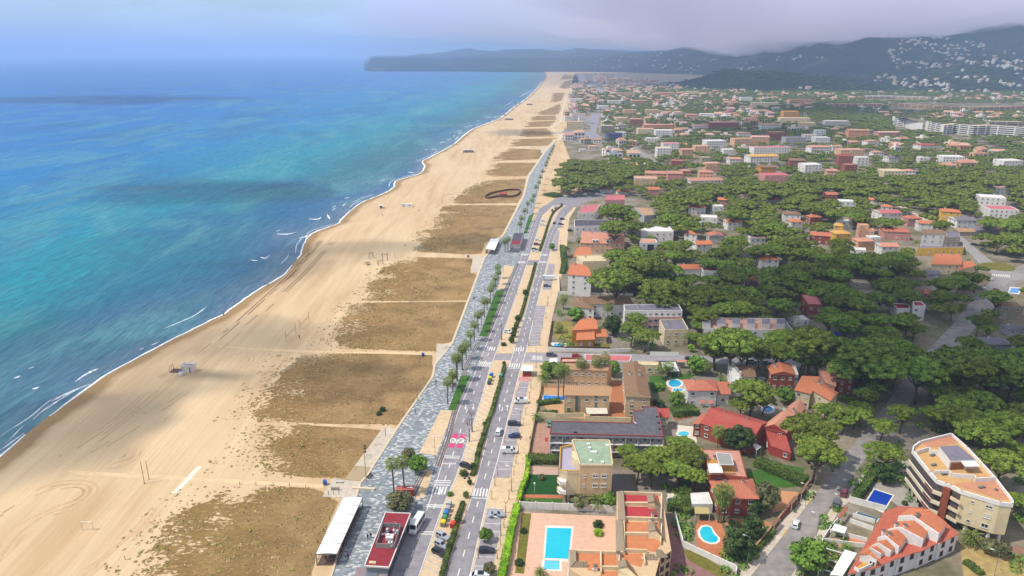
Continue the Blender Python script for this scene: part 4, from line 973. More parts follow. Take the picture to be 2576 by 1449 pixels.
def wall_line(name, label, pts, h, t, mat, cat='wall', group=None, cap=None, posts=0, z0=-.1):
    """free-standing garden wall following a line"""
    mb = MB()
    for a, b in zip(pts, pts[1:]):
        d = (b-a).normalized(); s = Vector((d.y, -d.x, 0))*t*.5; e = d*t*.5
        mb.prism([(v.x, v.y) for v in (a-s-e, b-s+e, b+s+e, a+s-e)], z0, h, mat)
        if cap: s2 = s*1.35; mb.prism([(v.x, v.y) for v in (a-s2-e, b-s2+e, b+s2+e, a+s2-e)], h+.003, h+.1, cap)
    o = tag(mb.obj(name), label, cat, group)
    if posts:
        for a, b in zip(pts, pts[1:]):
            n = max(1, int((b-a).length/posts))
            for k in range(n+1):
                p_ = a.lerp(b, k/n); pm = MB(); pm.box((p_.x, p_.y, h*.5+.1), (t*1.8, t*1.8, h+.2), mat, math.atan2((b-a).y, (b-a).x)); pm.obj('post', o)
    return o
WATER = {}
def poolmat(name, col):
    if name in MATS: return MATS[name]
    m = MATS[name] = bpy.data.materials.new(name); nt = nodes(m); p = geo_pos(nt); f = noise_n(nt, p, 1.5, 3)
    c = lin(col); out(nt, bsdf(nt, ramp(nt, f, [(.3, tuple(x*.88 for x in c)), (.7, c)]), .08, .4, 0, f, .1, .05).outputs[0]); return m
def pool(label, pts, col, group='garden swimming pools', rim=.55, rimc='#d8cfc0', z=.12):
    t = thing('swimming_pool', label, 'swimming pool', (0, 0, 0), 0, group)
    c = sum(pts, Vector((0, 0, 0)))/len(pts); t.location = c; l = [p_-c for p_ in pts]
    o_ = [p_+p_.normalized()*rim*1.25 for p_ in l]
    mb = MB(); mb.prism([(p_.x, p_.y) for p_ in o_], -.2, z, M('pool_rim_'+rimc[1:], rimc, .85, .1)); mb.obj('coping', t)
    w_ = MB(); w_.poly([(p_.x, p_.y, z+.02) for p_ in (l if sum(a.x*b.y-b.x*a.y for a, b in zip(l, l[1:]+l[:1])) > 0 else l[::-1])], poolmat('pool_water_'+col[1:], col)); w_.obj('water', t)
    return t
def ground_patch(name, polys, mat, z=.05): return sheet(name, polys, z, mat)
# ================================================================ NEAR BUILDINGS (traced one by one)
def merge(a, b):
    """b's parts become parts of a"""
    for ch in list(b.children): ch.parent = a; ch.location = Vector(ch.location)+b.location-a.location
    for i, e in enumerate(AUTO):
        if e[0] is b: AUTO.pop(i); break
    bpy.data.objects.remove(b)
    return a
def ridge_gx(c, d, cc, r0, r1, h, rh):
    d, cc, r0, r1 = P(c, *d, h), P(c, *cc, h), P(c, *r0, h+rh), P(c, *r1, h+rh); return [2*r0-d, 2*r1-cc, cc, d]
def ridge_gy(c, d, a, r1, r0, h, rh):
    d, a, r1, r0 = P(c, *d, h), P(c, *a, h), P(c, *r1, h+rh), P(c, *r0, h+rh); return [a, 2*r0-a, 2*r1-d, d]
GRP = 'houses and villas near the seafront'
def part_box(t, name, quad, z0, z1, mat, top=None):
    o = t.location; mb = MB(); mb.prism([(p.x-o.x, p.y-o.y) for p in quad], z0, z1, mat, top); return mb.obj(name, t)
def part_wall(t, name, pts, z0, z1, th, mat):
    o = t.location; mb = MB()
    for a, b in zip(pts, pts[1:]):
        d = (b-a).normalized(); s = Vector((d.y, -d.x, 0))*th*.5; e = d*th*.5
        mb.prism([(v.x-o.x, v.y-o.y) for v in (a-s-e, b-s+e, b+s+e, a+s-e)], z0, z1, mat)
    return mb.obj(name, t)
def part_poly(t, name, pts, z, mat, th=.04):
    return part_box(t, name, pts, z, z+th, mat)
# --- villas
v = house('villa', 'white two-storey villa with red hip roof beside the blue oval pools', 'villa', PL('G', [(205, 372), (530, 378), (566, 488), (244, 488)], 6.4), 6.4, 'hip', 'white', 'terracotta', 2, 1.8, 3, 2, 0, 1, GRP)
merge(v, house('x', 'x', 'x', PL('G', [(548, 428), (690, 432), (705, 528), (568, 528)], 4.6), 4.6, 'shed', 'white', 'terracotta', 1, 1.2, 1, 0, 0, 0)); landmark('the white villa by the oval pools', v.location)
for x, y in ((395, 600), (492, 602)):
    g = P('G', x, y, 2.7)-v.location; mb = MB(); mb.poly([(g.x-.9, g.y, g.z), (g.x+.9, g.y, g.z), (g.x+1, g.y-1, g.z-.6), (g.x-1, g.y-1, g.z-.6)], M('awning_coral', '#c07468', .9, .1)); mb.obj('awning', v)
v = house('villa', 'white modern villa with a brown roof and slim white chimney', 'villa', PL('G', [(765, 205), (960, 215), (992, 335), (862, 332)], 6.5), 6.5, 'gx', 'white', 'brown', 2, .9, 2, 1, 0, 0, GRP)
merge(v, house('x', 'x', 'x', PL('G', [(690, 195), (766, 205), (855, 400), (722, 402)], 5.6), 5.6, 'flat', 'white', 'white', 2, 0, 2, 3, 0, 0)); part_box(v, 'chimney', PL('G', [(822, 280), (838, 280), (838, 292), (822, 292)], 8), 5, 8.2, wallm('white'))
v = house('villa', 'brick red villa with a bright orange tiled roof', 'villa', PL('G', [(1140, 222), (1385, 198), (1438, 312), (1180, 304)], 7), 7, 'gy', 'brick', 'orange', 2, 1.3, 3, 2, 0, 1, GRP); landmark('the brick villa with bright orange roof', v.location)
merge(v, house('x', 'x', 'x', PL('G', [(1400, 212), (1440, 212), (1480, 325), (1440, 330)], 6), 6, 'flat', 'white', 'white', 2, 0, 1, 0, 0, 0))
v = house('villa', 'cream villa with two offset orange roofs and small front windows', 'villa', PL('G', [(1525, 365), (1700, 372), (1612, 522), (1448, 484)], 6.5), 6.5, 'shed', 'cream', 'orange', 2, 1.2, 2, 2, 0, 0, GRP)
merge(v, house('x', 'x', 'x', PL('G', [(1680, 372), (1918, 518), (1838, 598), (1612, 470)], 6.8), 6.8, 'gx', 'cream', 'orange', 2, 1.0, 1, 0, 0, 1))
v = house('villa', 'salmon villa with stepped pink roofs under tall pines', 'villa', PL('G', [(1720, 288), (1905, 298), (1890, 440), (1790, 402)], 6), 6, 'shed', 'pink', 'salmon', 2, 1.3, 2, 1, 0, 0, GRP)
merge(v, house('x', 'x', 'x', PL('G', [(1800, 212), (1935, 200), (1945, 285), (1840, 290)], 8.2), 8.2, 'gx', 'pink', 'salmon', 3, 1, 1, 1, 0, 0)); merge(v, house('x', 'x', 'x', PL('G', [(1945, 290), (2075, 300), (2110, 345), (1930, 390)], 8), 8, 'flat', 'brick', 'pink', 3, 0, 2, 1, 0, 0))
v = house('villa', 'long red-roofed villa with white chimneys next to a small turquoise pool', 'villa', ridge_gx('G', (385, 855), (950, 1052), (495, 690), (1065, 870), 5.4, 2.6), 5.4, 'gx', 'brick', 'red', 2, 2.6, 4, 2, 0, 2, GRP, ov=.25); landmark('the long red-roofed villa', v.location)
merge(v, house('x', 'x', 'x', PL('G', [(400, 782), (470, 790), (388, 862), (306, 860)], 5), 5, 'shed', 'brick', 'terracotta', 2, .8, 1, 1, 0, 0))
v = house('villa', 'red villa with a steep salmon roof and three white chimneys', 'villa', ridge_gy('G', (1065, 908), (1425, 628), (1212, 868), (1500, 588), 6, 2.2), 6, 'gy', 'red', 'salmon', 2, 2.2, 2, 2, 0, 3, GRP, ov=.2)
a, b, c, d = P('G', 1110, 915, 5.8), P('G', 1315, 912, 5.8), P('G', 1395, 1190, 3.2), P('G', 1170, 1110, 3.2)
merge(v, house('x', 'x', 'x', [a, b, c, d], 3.2, 'shed', 'red', 'red', 1, 2.6, 2, 1, 0, 0, ov=.1))
v = house('villa', 'brown-roofed brick villa with roof terrace, glass pergola and white awning', 'villa', PL('H', [(495, 388), (955, 366), (1022, 572), (590, 566)], 5.8), 5.8, 'hip', 'brick', 'terracotta', 2, 1.9, 3, 2, 0, 2, GRP); landmark('the brick villa with the glass pergola', v.location)
merge(v, house('x', 'x', 'x', PL('H', [(395, 30), (820, 42), (905, 345), (490, 300)], 7), 7, 'flat', 'brick', 'terracotta', 2, 0, 2, 2, 0, 1, par=.12))
part_box(v, 'terrace_floor', PL('H', [(455, 140), (750, 140), (768, 296), (478, 292)], 7.1), 7.03, 7.08, M('ochre_tiles', '#c08a3e', .9, .12)); part_wall(v, 'terrace_wall', PL('H', [(455, 135), (478, 294), (770, 300)], 7.4), 6.9, 7.7, .15, wallm('tan'))
part_box(v, 'awning', PL('H', [(458, 188), (600, 188), (637, 290), (480, 290)], 9), 8.95, 9.05, M('awning_white', '#dedad2', .8, .06))
pg = part_box(v, 'glass_pergola', PL('H', [(552, 62), (718, 78), (752, 200), (590, 196)], 9.6), 9.5, 9.56, M('pergola_glass', '#8f8c84', .3, .08, 2, .5))
pgm = part_wall(v, 'pergola_frame', PL('H', [(552, 62), (718, 78), (752, 200), (590, 196), (552, 62)], 9.6), 9.45, 9.62, .14, TANK)
v = house('carport', 'white flat carport roof beside the palm clump', 'carport', PL('H', [(268, 520), (470, 508), (520, 640), (285, 640)], 3), 3, 'flat', 'white', 'white', 1, 0, 0, 0, 0, 0, 'carports and canopies', .06)
def canopy(label, c, quad, h, mat, group='carports and canopies', peak=0, name='canopy', posts=True, pm=None, sag=0):
    q = PL(c, quad, h); t = thing(name, label, 'canopy', sum((Vector((p.x, p.y, 0)) for p in q), Vector())/4, 0, group); o = t.location; mb = MB(); up = Vector((0, 0, 1))
    l = [Vector((p.x-o.x, p.y-o.y, h)) for p in q]; m_ = sum(l, Vector())/4+up*peak
    if peak:
        for i in range(4): mb.poly([l[i], l[(i+1) % 4], m_], mat)
        lo = [p-up*.12 for p in l]
        for i in range(4): mb.poly([l[i], lo[i], lo[(i+1) % 4], l[(i+1) % 4]], mat)
    else: mb.prism([(p.x, p.y) for p in l], h-.06, h+.06, mat)
    mb.obj('cover', t)
    for p in l: pb = MB(); pb.tube([(p.x*.96, p.y*.96, 0), (p.x*.96, p.y*.96, h-.04)], .06, pm or TANK, 6); pb.obj('post', t)
    return t
TENT = M('tent_white', '#e2ded6', .8, .06)
canopy('sand-coloured shade canopy above the kidney pool terrace', 'H', [(310, 672), (470, 682), (488, 750), (318, 752)], 2.6, M('canvas_sand', '#b5a26c', .9, .12))
canopy('white peaked tent in the garden behind the tan apartment', 'E', [(1732, 178), (1895, 172), (1940, 272), (1772, 285)], 2.8, TENT, peak=.8)
canopy('white square garden canopy beside the street crossing', 'E', [(485, 133), (570, 130), (568, 228), (478, 225)], 3, TENT, peak=.3)
canopy('orange-roofed gate shelter by the parked cars', 'E', [(1900, 150), (2122, 152), (2145, 180), (1915, 174)], 3, roofm('orange', False))
canopy('white sunshade on the lawn behind the red villa', 'G', [(955, 1100), (1005, 1085), (1065, 1125), (1010, 1160)], 3, TENT, peak=.2)
canopy('grey metal-framed pergola behind the tan roofs', 'E', [(1610, 55), (1935, 62), (1930, 112), (1605, 106)], 4.5, M('pergola_slats', '#9a968f', .6, .1))
# --- tan terraces opposite the crossing
v = house('apartment_house', 'tan duplex with a ribbed brown roof and striped white porch awning', 'apartment house', ridge_gx('E', (650, 540), (1155, 550), (662, 440), (1155, 452), 7.4, 1.5), 7.4, 'gx', 'beige', 'tan', 2, 1.5, 5, 0, 0, 1, GRP, ov=.3); landmark('the tan duplex with the striped awning', v.location)
for x in (788, 1006): part_box(v, 'glazed_stair', [P('E', x-15, 552, 7.2)+Vector((0, -.12, 0)), P('E', x+15, 552, 7.2)+Vector((0, -.12, 0)), P('E', x+15, 552, 7.2)+Vector((0, .2, 0)), P('E', x-15, 552, 7.2)+Vector((0, .2, 0))], 1.2, 7.1, MG('stair_glass', '#4f6660'))
part_box(v, 'awning', PL('E', [(885, 685), (1125, 688), (1138, 752), (900, 755)], 2.8), 2.7, 2.82, M('awning_striped', '#cfc5ae', .9, .12))
v = house('apartment_house', 'tan apartment house behind the tall palms with white shutters', 'apartment house', ridge_gx('E', (662, 250), (1130, 268), (668, 183), (1158, 196), 7.2, 1.5), 7.2, 'gx', 'beige', 'tan', 2, 1.5, 6, 0, 0, 1, GRP, ov=.3, k=1)
v = house('apartment_house', 'long brown-roofed tan block with gable end and two chimneys', 'apartment house', ridge_gy('E', (1340, 556), (1310, 195), (1478, 522), (1425, 168), 8, 1.4), 8, 'gy', 'beige', 'brown', 3, 1.4, 2, 5, 0, 2, GRP, ov=.35, dish=1); landmark('the long brown-roofed tan block', v.location)
v = house('warehouse', 'low building with a faded red flat roof beside the side street', 'building', PL('E', [(875, 88), (1405, 98), (1382, 166), (880, 158)], 3.8), 3.8, 'flat', 'white', 'pink', 1, 0, 4, 0, 0, 0, GRP, .1)
v = house('restaurant', 'small salmon terrace building with red parapet near the crossing', 'building', PL('E', [(605, 138), (825, 136), (830, 186), (600, 190)], 3.2), 3.2, 'flat', 'brick', 'salmon', 1, 0, 3, 1, 0, 0, GRP, .7)
v = house('outbuilding', 'low cream outbuilding with pink edge behind the long brown roof', 'building', PL('E', [(1475, 165), (1700, 176), (1716, 214), (1500, 210)], 3.6), 3.6, 'flat', 'cream', 'cream', 1, 0, 3, 0, 0, 0, GRP, .3)
v = house('outbuilding', 'small red-roofed annex to the right of the dark-roofed motel', 'building', PL('E', [(1700, 716), (1805, 720), (1814, 790), (1716, 778)], 5), 5, 'shed', 'cream', 'red', 2, .7, 1, 0, 0, 0, GRP)
# --- the dark-roofed motel
t = thing('motel', 'long dark-roofed two-storey motel block with red roof edge and balconies', 'motel', P('E', 1000, 1150), 0, GRP); o = t.location; landmark('the dark-roofed motel', o)
mp = PL('E', [(500, 842), (1438, 862), (1425, 727), (1530, 722), (1536, 676), (1690, 680), (1755, 1008), (490, 976)], 7.6); part_box(t, 'wall', mp, -.1, 7.3, wallm('grey'))
FELT = M('roof_felt', '#5f5c60', .9, .2, .7); part_box(t, 'roof', mp, 7.3, 7.6, FELT); part_wall(t, 'parapet', mp+[mp[0]], 7.4, 7.85, .2, M('trim_red', '#9c4a48', .9, .15))
a, b = mp[7], mp[6]; dr = (b-a).normalized(); nr = Vector((dr.y, -dr.x, 0)); L = (b-a).length
for z in (2.5, 5.1):
    part_box(t, 'balcony', [a+nr*.02, b+nr*.02, b+nr*1.5, a+nr*1.5], z-.2, z, wallm('white')); part_wall(t, 'railing', [a+nr*1.45, b+nr*1.45], z+.75, z+.82, .06, ALU)
    for k in range(10):
        p_ = a+dr*(L*k/9); part_box(t, 'divider', [p_-dr*.06+nr*.03, p_+dr*.06+nr*.03, p_+dr*.06+nr*1.3, p_-dr*.06+nr*1.3], z, z+2.1, wallm('white'))
facade_windows(t, a-o, b-o, 7.6, 3, 16, 0, .3, 1.1, 1.9)
part_box(t, 'roof_overhang', [a, b, b+nr*1.3, a+nr*1.3], 7.3, 7.42, FELT)
part_box(t, 'door_awning', [P('E', 430, 1020, 5)+Vector((0, 0, 0)), P('E', 465, 1015, 5), P('E', 465, 1060, 5), P('E', 430, 1062, 5)], 4.9, 5.0, M('awning_red', '#b03238', .9, .1))
for x, y in ((1690, 788), (1706, 858), (1720, 928), (770, 965)): g = P('E', x, y, 7.7)-o; mb = MB(); mb.box((g.x, g.y, 7.8), (.8, .5, .4), DARKM); mb.obj('roof_vent', t)
g = P('E', 1445, 866, 8.2)-o; q = ob('satellite_dish', DISH, t, (g.x, g.y, 8.1), 0, 1.4); q.rotation_euler = (1.0, 0, 2.4)
# --- beige corner apartment house with the green roof
t = thing('apartment_house', 'beige apartment house on stilts with pale green flat roof and yellow parapet', 'apartment house', P('F', 930, 640), 0, GRP); o = t.location; landmark('the beige apartment house with green roof', o)
mq = PL('E', [(735, 1042), (1155, 1046), (1190, 1321), (826, 1318)], 13.2); lq = PL('E', [(604, 1135), (735, 1108), (826, 1318), (831, 1398), (682, 1403), (592, 1385)], 10.5)
bw = wallm('beige'); cw = wallm('cream'); YP = M('paint_amber', '#d09a2c', .85, .1)
part_box(t, 'wall', mq, 2.9, 12.7, bw); part_box(t, 'side_wing', lq, 2.9, 10.0, cw, M('terrace_lavender', '#a79fb0', .85, .1)); part_box(t, 'roof', grow([Vector((p.x, p.y, 0)) for p in mq], -.25), 12.7, 12.76, roofm('green', False))
part_wall(t, 'parapet', mq+[mq[0]], 12.7, 13.2, .25, cw); part_wall(t, 'terrace_parapet', [lq[3], lq[4], lq[5], lq[0], lq[1]], 10, 10.75, .22, cw); part_wall(t, 'terrace_coping', [lq[3], lq[4], lq[5], lq[0], lq[1]], 10.76, 10.86, .3, YP)
for x in (690, 905, 1135): p_ = P('F', x, 640)-o; mb = MB(); mb.box((p_.x, p_.y+.3, 1.5), (.5, .5, 2.9), bw); mb.obj('column', t)
back = [mq[0]+Vector((0, -1, 0)), mq[1]+Vector((0, -1, 0)), mq[1]+(mq[2]-mq[1])*.55, mq[0]+(mq[3]-mq[0])*.55]; part_box(t, 'ground_floor', back, -.1, 2.9, wallm('tan'))
for x, y, w_ in ((880, 365, .75), (1005, 380, 1.5), (1102, 380, 1.5), (878, 462, .6), (1005, 482, 1.5), (1100, 484, 1.5)):
    zz = 9.0 if y < 420 else 6.0; fr = mq[3].lerp(mq[2], (x-830)/360.0); window_at(t, Vector((fr.x-o.x, fr.y-o.y-.03, 0)), (mq[2]-mq[3]).normalized(), w_, 1.2 if w_ > 1 else .8, zz, 1)
for z in (4.2, 7.2):
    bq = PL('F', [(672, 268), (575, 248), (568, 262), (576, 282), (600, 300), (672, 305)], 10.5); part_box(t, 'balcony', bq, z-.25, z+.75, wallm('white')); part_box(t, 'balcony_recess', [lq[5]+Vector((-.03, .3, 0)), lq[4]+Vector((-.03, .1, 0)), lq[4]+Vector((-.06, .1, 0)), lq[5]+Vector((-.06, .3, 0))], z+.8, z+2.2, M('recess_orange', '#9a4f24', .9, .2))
    part_wall(t, 'balcony_coping', bq[1:5], z+.76, z+.84, .2, YP)
part_box(t, 'stair_hut', PL('E', [(735, 1172), (820, 1178), (826, 1300), (732, 1235)], 12.4), 10, 12.4, cw)
for x, y, s in ((915, 1095, .9), (975, 1185, 1.8), (930, 1140, .8), (940, 1280, .7), (1075, 1300, .8), (1132, 1110, 1)): g = P('E', x, y, 13)-o; mb = MB(); mb.box((g.x, g.y, 13.0), (s, .8, .55), TANK); mb.obj('roof_vent', t)
for k in range(6): g = [P('E', 1150+q_[0], 1240+k*17+q_[1], 12) for q_ in ((0, 0), (52, 0), (52, 9), (0, 9))]; part_box(t, 'side_balcony_slat', g, 9+.02*k, 9.12+.02*k, wallm('white'))
# --- townhouses with coloured roof terraces
t = thing('townhouse_row', 'row of stepped townhouses with red and orange roof terraces beside the big pool', 'townhouses', P('F', 1450, 1000), 0, GRP); o = t.location; landmark('the townhouses with orange roof terraces', o)
ZT = 7.6; body = PL('F', [(1238, 498), (1740, 512), (1850, 1165), (1720, 1250), (1640, 1560), (1000, 1560), (700, 1362), (700, 1152), (1238, 1172)], ZT)
part_box(t, 'wall', body, -.1, ZT, wallm('beige'), wallm('beige'))
TR_, TO = M('terrace_red', '#a93a40', .9, .1, .6), M('terrace_orange', '#c0794f', .9, .12, .6)
for pts, m_ in (([(1322, 528), (1700, 548), (1712, 612), (1320, 612)], TR_), ([(1325, 668), (1580, 676), (1735, 712), (1728, 785), (1335, 775)], TR_), ([(1315, 840), (1580, 850), (1738, 872), (1728, 945), (1310, 950)], TO), ([(1330, 1000), (1590, 1010), (1728, 1060), (1722, 1110), (1662, 1180), (1330, 1135)], TO),
                ([(1280, 1195), (1535, 1200), (1530, 1290), (1510, 1350), (1330, 1300)], TO), ([(790, 1195), (1050, 1205), (1052, 1390), (910, 1390), (905, 1282), (785, 1275)], TO), ([(1070, 1210), (1245, 1215), (1240, 1330), (1065, 1325)], TO), ([(1052, 1395), (1245, 1397), (1245, 1500), (1048, 1500)], TO)):
    part_box(t, 'terrace_floor', PL('F', pts, ZT), ZT, ZT+.06, m_)
CRW = wallm('cream')
for pts in ([(1312, 498), (1740, 516)], [(1318, 620), (1590, 626), (1690, 634)], [(1325, 782), (1740, 798)], [(1310, 957), (1590, 966)], [(1325, 1142), (1575, 1152)], [(1325, 1175), (1240, 1172), (780, 1157)], [(1058, 1172), (1060, 1392)], [(1265, 1182), (1262, 1285)], [(1540, 1192), (1552, 1290)], [(1060, 1336), (1242, 1342)], [(1312, 498), (1325, 1175)], [(1742, 518), (1732, 800)], [(1740, 860), (1728, 1065)]):
    part_wall(t, 'parapet', PL('F', pts, ZT+1), ZT-.02, ZT+1.0, .28, CRW)
def tiled(t, name, pts, zs, rm, th=.18):
    o = t.location; q = [P('F', x, y, z)-o for (x, y), z in zip(pts, zs)]; mb = MB(); lo = [p-Vector((0, 0, th)) for p in q]; mb.poly(q, rm); mb.poly(lo[::-1], rm); n = len(q)
    for i in range(n): mb.poly([q[i], lo[i], lo[(i+1) % n], q[(i+1) % n]], rm)
    me = mb.mesh(name); hull_uv(me); return ob(name, me, t)
GT = roofm('brown', True); GT2 = tilemat('tiles_greytan', '#94826c')
tiled(t, 'roof', [(1232, 500), (1308, 490), (1335, 818), (1240, 814)], [7.4, 9, 9, 7.4], GT2); tiled(t, 'roof', [(1222, 822), (1300, 820), (1325, 1172), (1232, 1168)], [7.4, 9, 9, 7.4], GT2); tiled(t, 'roof', [(694, 1150), (776, 1160), (780, 1278), (698, 1366)], [7.4, 8.8, 8.8, 7.4], GT2)
tiled(t, 'roof', [(790, 1282), (906, 1286), (904, 1375), (704, 1372)], [8.9, 8.9, 7.3, 7.3], GT2); tiled(t, 'roof', [(1640, 530), (1748, 690), (1850, 1165), (1748, 1010)], [9.8, 7.9, 6.6, 8.4], GT2); tiled(t, 'roof', [(1670, 1150), (1740, 1155), (1815, 1235), (1690, 1250)], [9, 9, 7.6, 7.6], GT2); tiled(t, 'roof', [(1555, 1200), (1650, 1200), (1740, 1300), (1600, 1300)], [8.8, 8.8, 7.2, 7.2], GT2)
for a_, b_, c_, d_ in (((1572, 545), (1640, 530), (1742, 686), (1588, 622)), ((1580, 868), (1655, 855), (1760, 1020), (1592, 955)), ((1242, 1280), (1330, 1262), (1480, 1460), (1250, 1375))):
    tiled(t, 'roof', [a_, b_, (b_[0]+20, b_[1]+78), (a_[0]+16, a_[1]+78)], [9.6, 9.9, 9.9, 9.6], GT2); tiled(t, 'roof', [b_, (b_[0]+22, b_[1]+2), c_, (b_[0]+20, b_[1]+78)], [9.9, 9.8, 8.2, 9.9], GT)
    tiled(t, 'gable_wall', [(a_[0]+12, a_[1]+80), (b_[0]+20, b_[1]+80), c_, (c_[0], c_[1]+14), (d_[0], d_[1]+72)], [9.5, 9.75, 8.1, 7.7, 7.7], CRW, .3)
fa, fb = P('F', 1720, 1250, ZT)-o, P('F', 1850, 1165, ZT)-o; facade_windows(t, fa, fb, ZT, 3, 5, 2); fa = P('F', 1640, 1560, ZT)-o; fb = P('F', 1720, 1250, ZT)-o; facade_windows(t, fa, fb, ZT, 3, 6, 2); facade_windows(t, P('F', 700, 1152, ZT)-o, P('F', 700, 1362, ZT)-o, ZT, 2, 3, 0)
for x, y in ((1340, 1140), (1605, 825), (968, 1365), (1525, 1245)): g = P('F', x, y, ZT+1)-o; q = ob('satellite_dish', DISH, t, (g.x, g.y, ZT+.6)); q.rotation_euler = (1.0, 0, 2.4)
for x, y in ((1640, 740), (1255, 1190), (1000, 1340), (1640, 820)): g = P('F', x, y, ZT+1.2)-o; ob('chimney', CHIM, t, (g.x, g.y, ZT))
# --- curved apartment block, lower right
t = thing('apartment_block', 'curved cream apartment block with brick balconies and orange roof terraces', 'apartment block', P('I', 1400, 900), 0, GRP); o = t.location; landmark('the curved cream apartment block', o)
ZR = 12.2; ol = PL('I', [(1035, 342), (1290, 278), (1420, 392), (1650, 640), (1795, 830), (1792, 856), (1692, 846), (1372, 748), (1290, 704), (1245, 690), (1172, 662), (1112, 594), (972, 418), (978, 384)], ZR)
part_box(t, 'wall', ol, 2.9, ZR-.6, wallm('cream'), M('terrace_ochre', '#c09662', .9, .12, .6)); part_wall(t, 'parapet', ol+[ol[0]], ZR-.9, ZR+.25, .35, wallm('white'))
TT = M('terrace_terracotta', '#bb8262', .9, .12, .6)
for pts in ([(1050, 350), (1285, 290), (1350, 350), (1100, 395)], [(1310, 690), (1640, 650), (1770, 815), (1690, 815)]): part_box(t, 'terrace_floor', PL('I', pts, ZR-.5), ZR-.6, ZR-.52, TT)
part_box(t, 'penthouse', PL('I', [(1192, 378), (1345, 366), (1492, 488), (1282, 492)], 14.6), ZR-.6, 14.4, wallm('white'), roofm('grey', False)); part_box(t, 'awning', PL('I', [(1360, 494), (1480, 492), (1527, 546), (1402, 546)], 14), 13.9, 14, TENT)
part_box(t, 'bar_front', PL('I', [(1285, 494), (1400, 494), (1402, 520), (1290, 524)], 13.6), ZR-.6, 13.8, M('timber_brown', '#8a5a36', .8, .2))
for pts in ([(1010, 412), (1110, 382), (1115, 405), (1200, 420)], [(1155, 575), (1280, 575), (1285, 600), (1490, 615), (1490, 640), (1652, 630)]): part_wall(t, 'terrace_wall', PL('I', pts, ZR+.8), ZR-.6, ZR+.7, .25, wallm('white'))
FB = M('facing_brick', '#8c4a34', .9, .2, 1.5); fac = [ol[12], ol[11], ol[10], ol[9]]
for z in (3.1, 6.0, 8.9):
    off = [p+Vector((-1.1, -.7, 0)) for p in fac]
    for i in range(3):
        part_box(t, 'balcony', [fac[i], fac[i+1], off[i+1], off[i]], z-.2, z, wallm('white')); part_wall(t, 'balcony_parapet', [off[i], off[i+1]], z, z+.85, .16, FB if (i == 1) else cw); part_wall(t, 'balcony_rail', [off[i], off[i+1]], z+.86, z+.98, .2, wallm('white'))
        facade_windows(t, fac[i]-o, fac[i+1]-o, 2.7, 1, 4, 0, 0, 1.5, 2.1)
        for ch in [x for x in bpy.data.objects[-0:] if False]: pass
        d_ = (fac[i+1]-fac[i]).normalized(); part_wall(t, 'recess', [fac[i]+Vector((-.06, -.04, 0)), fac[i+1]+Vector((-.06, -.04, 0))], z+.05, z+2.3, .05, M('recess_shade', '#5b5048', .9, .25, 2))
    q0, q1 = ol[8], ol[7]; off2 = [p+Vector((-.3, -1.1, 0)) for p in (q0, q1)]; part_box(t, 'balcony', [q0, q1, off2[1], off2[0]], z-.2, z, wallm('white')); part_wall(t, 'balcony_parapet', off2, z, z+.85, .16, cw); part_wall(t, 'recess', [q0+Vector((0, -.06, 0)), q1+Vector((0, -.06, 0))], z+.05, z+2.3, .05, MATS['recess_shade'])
part_box(t, 'brick_pier', [ol[9]+Vector((-.9, -.5, 0)), ol[8]+Vector((-.6, -.9, 0)), ol[8], ol[9]], 0, ZR-.7, FB)
for f in range(3):
    for tt, w_ in ((.33, .8), (.76, 1.6)): p_ = ol[7].lerp(ol[6], tt)-o; window_at(t, p_+Vector((0, -.04, 0)), (ol[6]-ol[7]).normalized(), w_, 1.2 if w_ > 1 else .8, 3.9+2.9*f, (0, 4, 1)[f])
for p_ in (ol[5], ol[6], ol[7].lerp(ol[6], .35), ol[4]): q = p_.lerp(sum(ol, Vector())/len(ol), .08)-o; mb = MB(); mb.box((q.x, q.y, 1.4), (.6, .6, 3), wallm('white')); mb.obj('column', t)
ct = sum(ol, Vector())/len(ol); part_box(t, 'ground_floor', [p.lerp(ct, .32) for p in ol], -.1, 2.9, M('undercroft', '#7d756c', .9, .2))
for x, y, s in ((1135, 455, 1.6), (1145, 535, 1.4), (1540, 720, 1.8), (1230, 610, 1.6), (1660, 740, .6)): g = P('I', x, y, ZR-.4)-o; mb = MB(); mb.box((g.x, g.y, ZR-.25), (s, .7, .35), M('sunbed_grey', '#6f6d68', .9, .1), R.random()); mb.obj('sunbed', t)
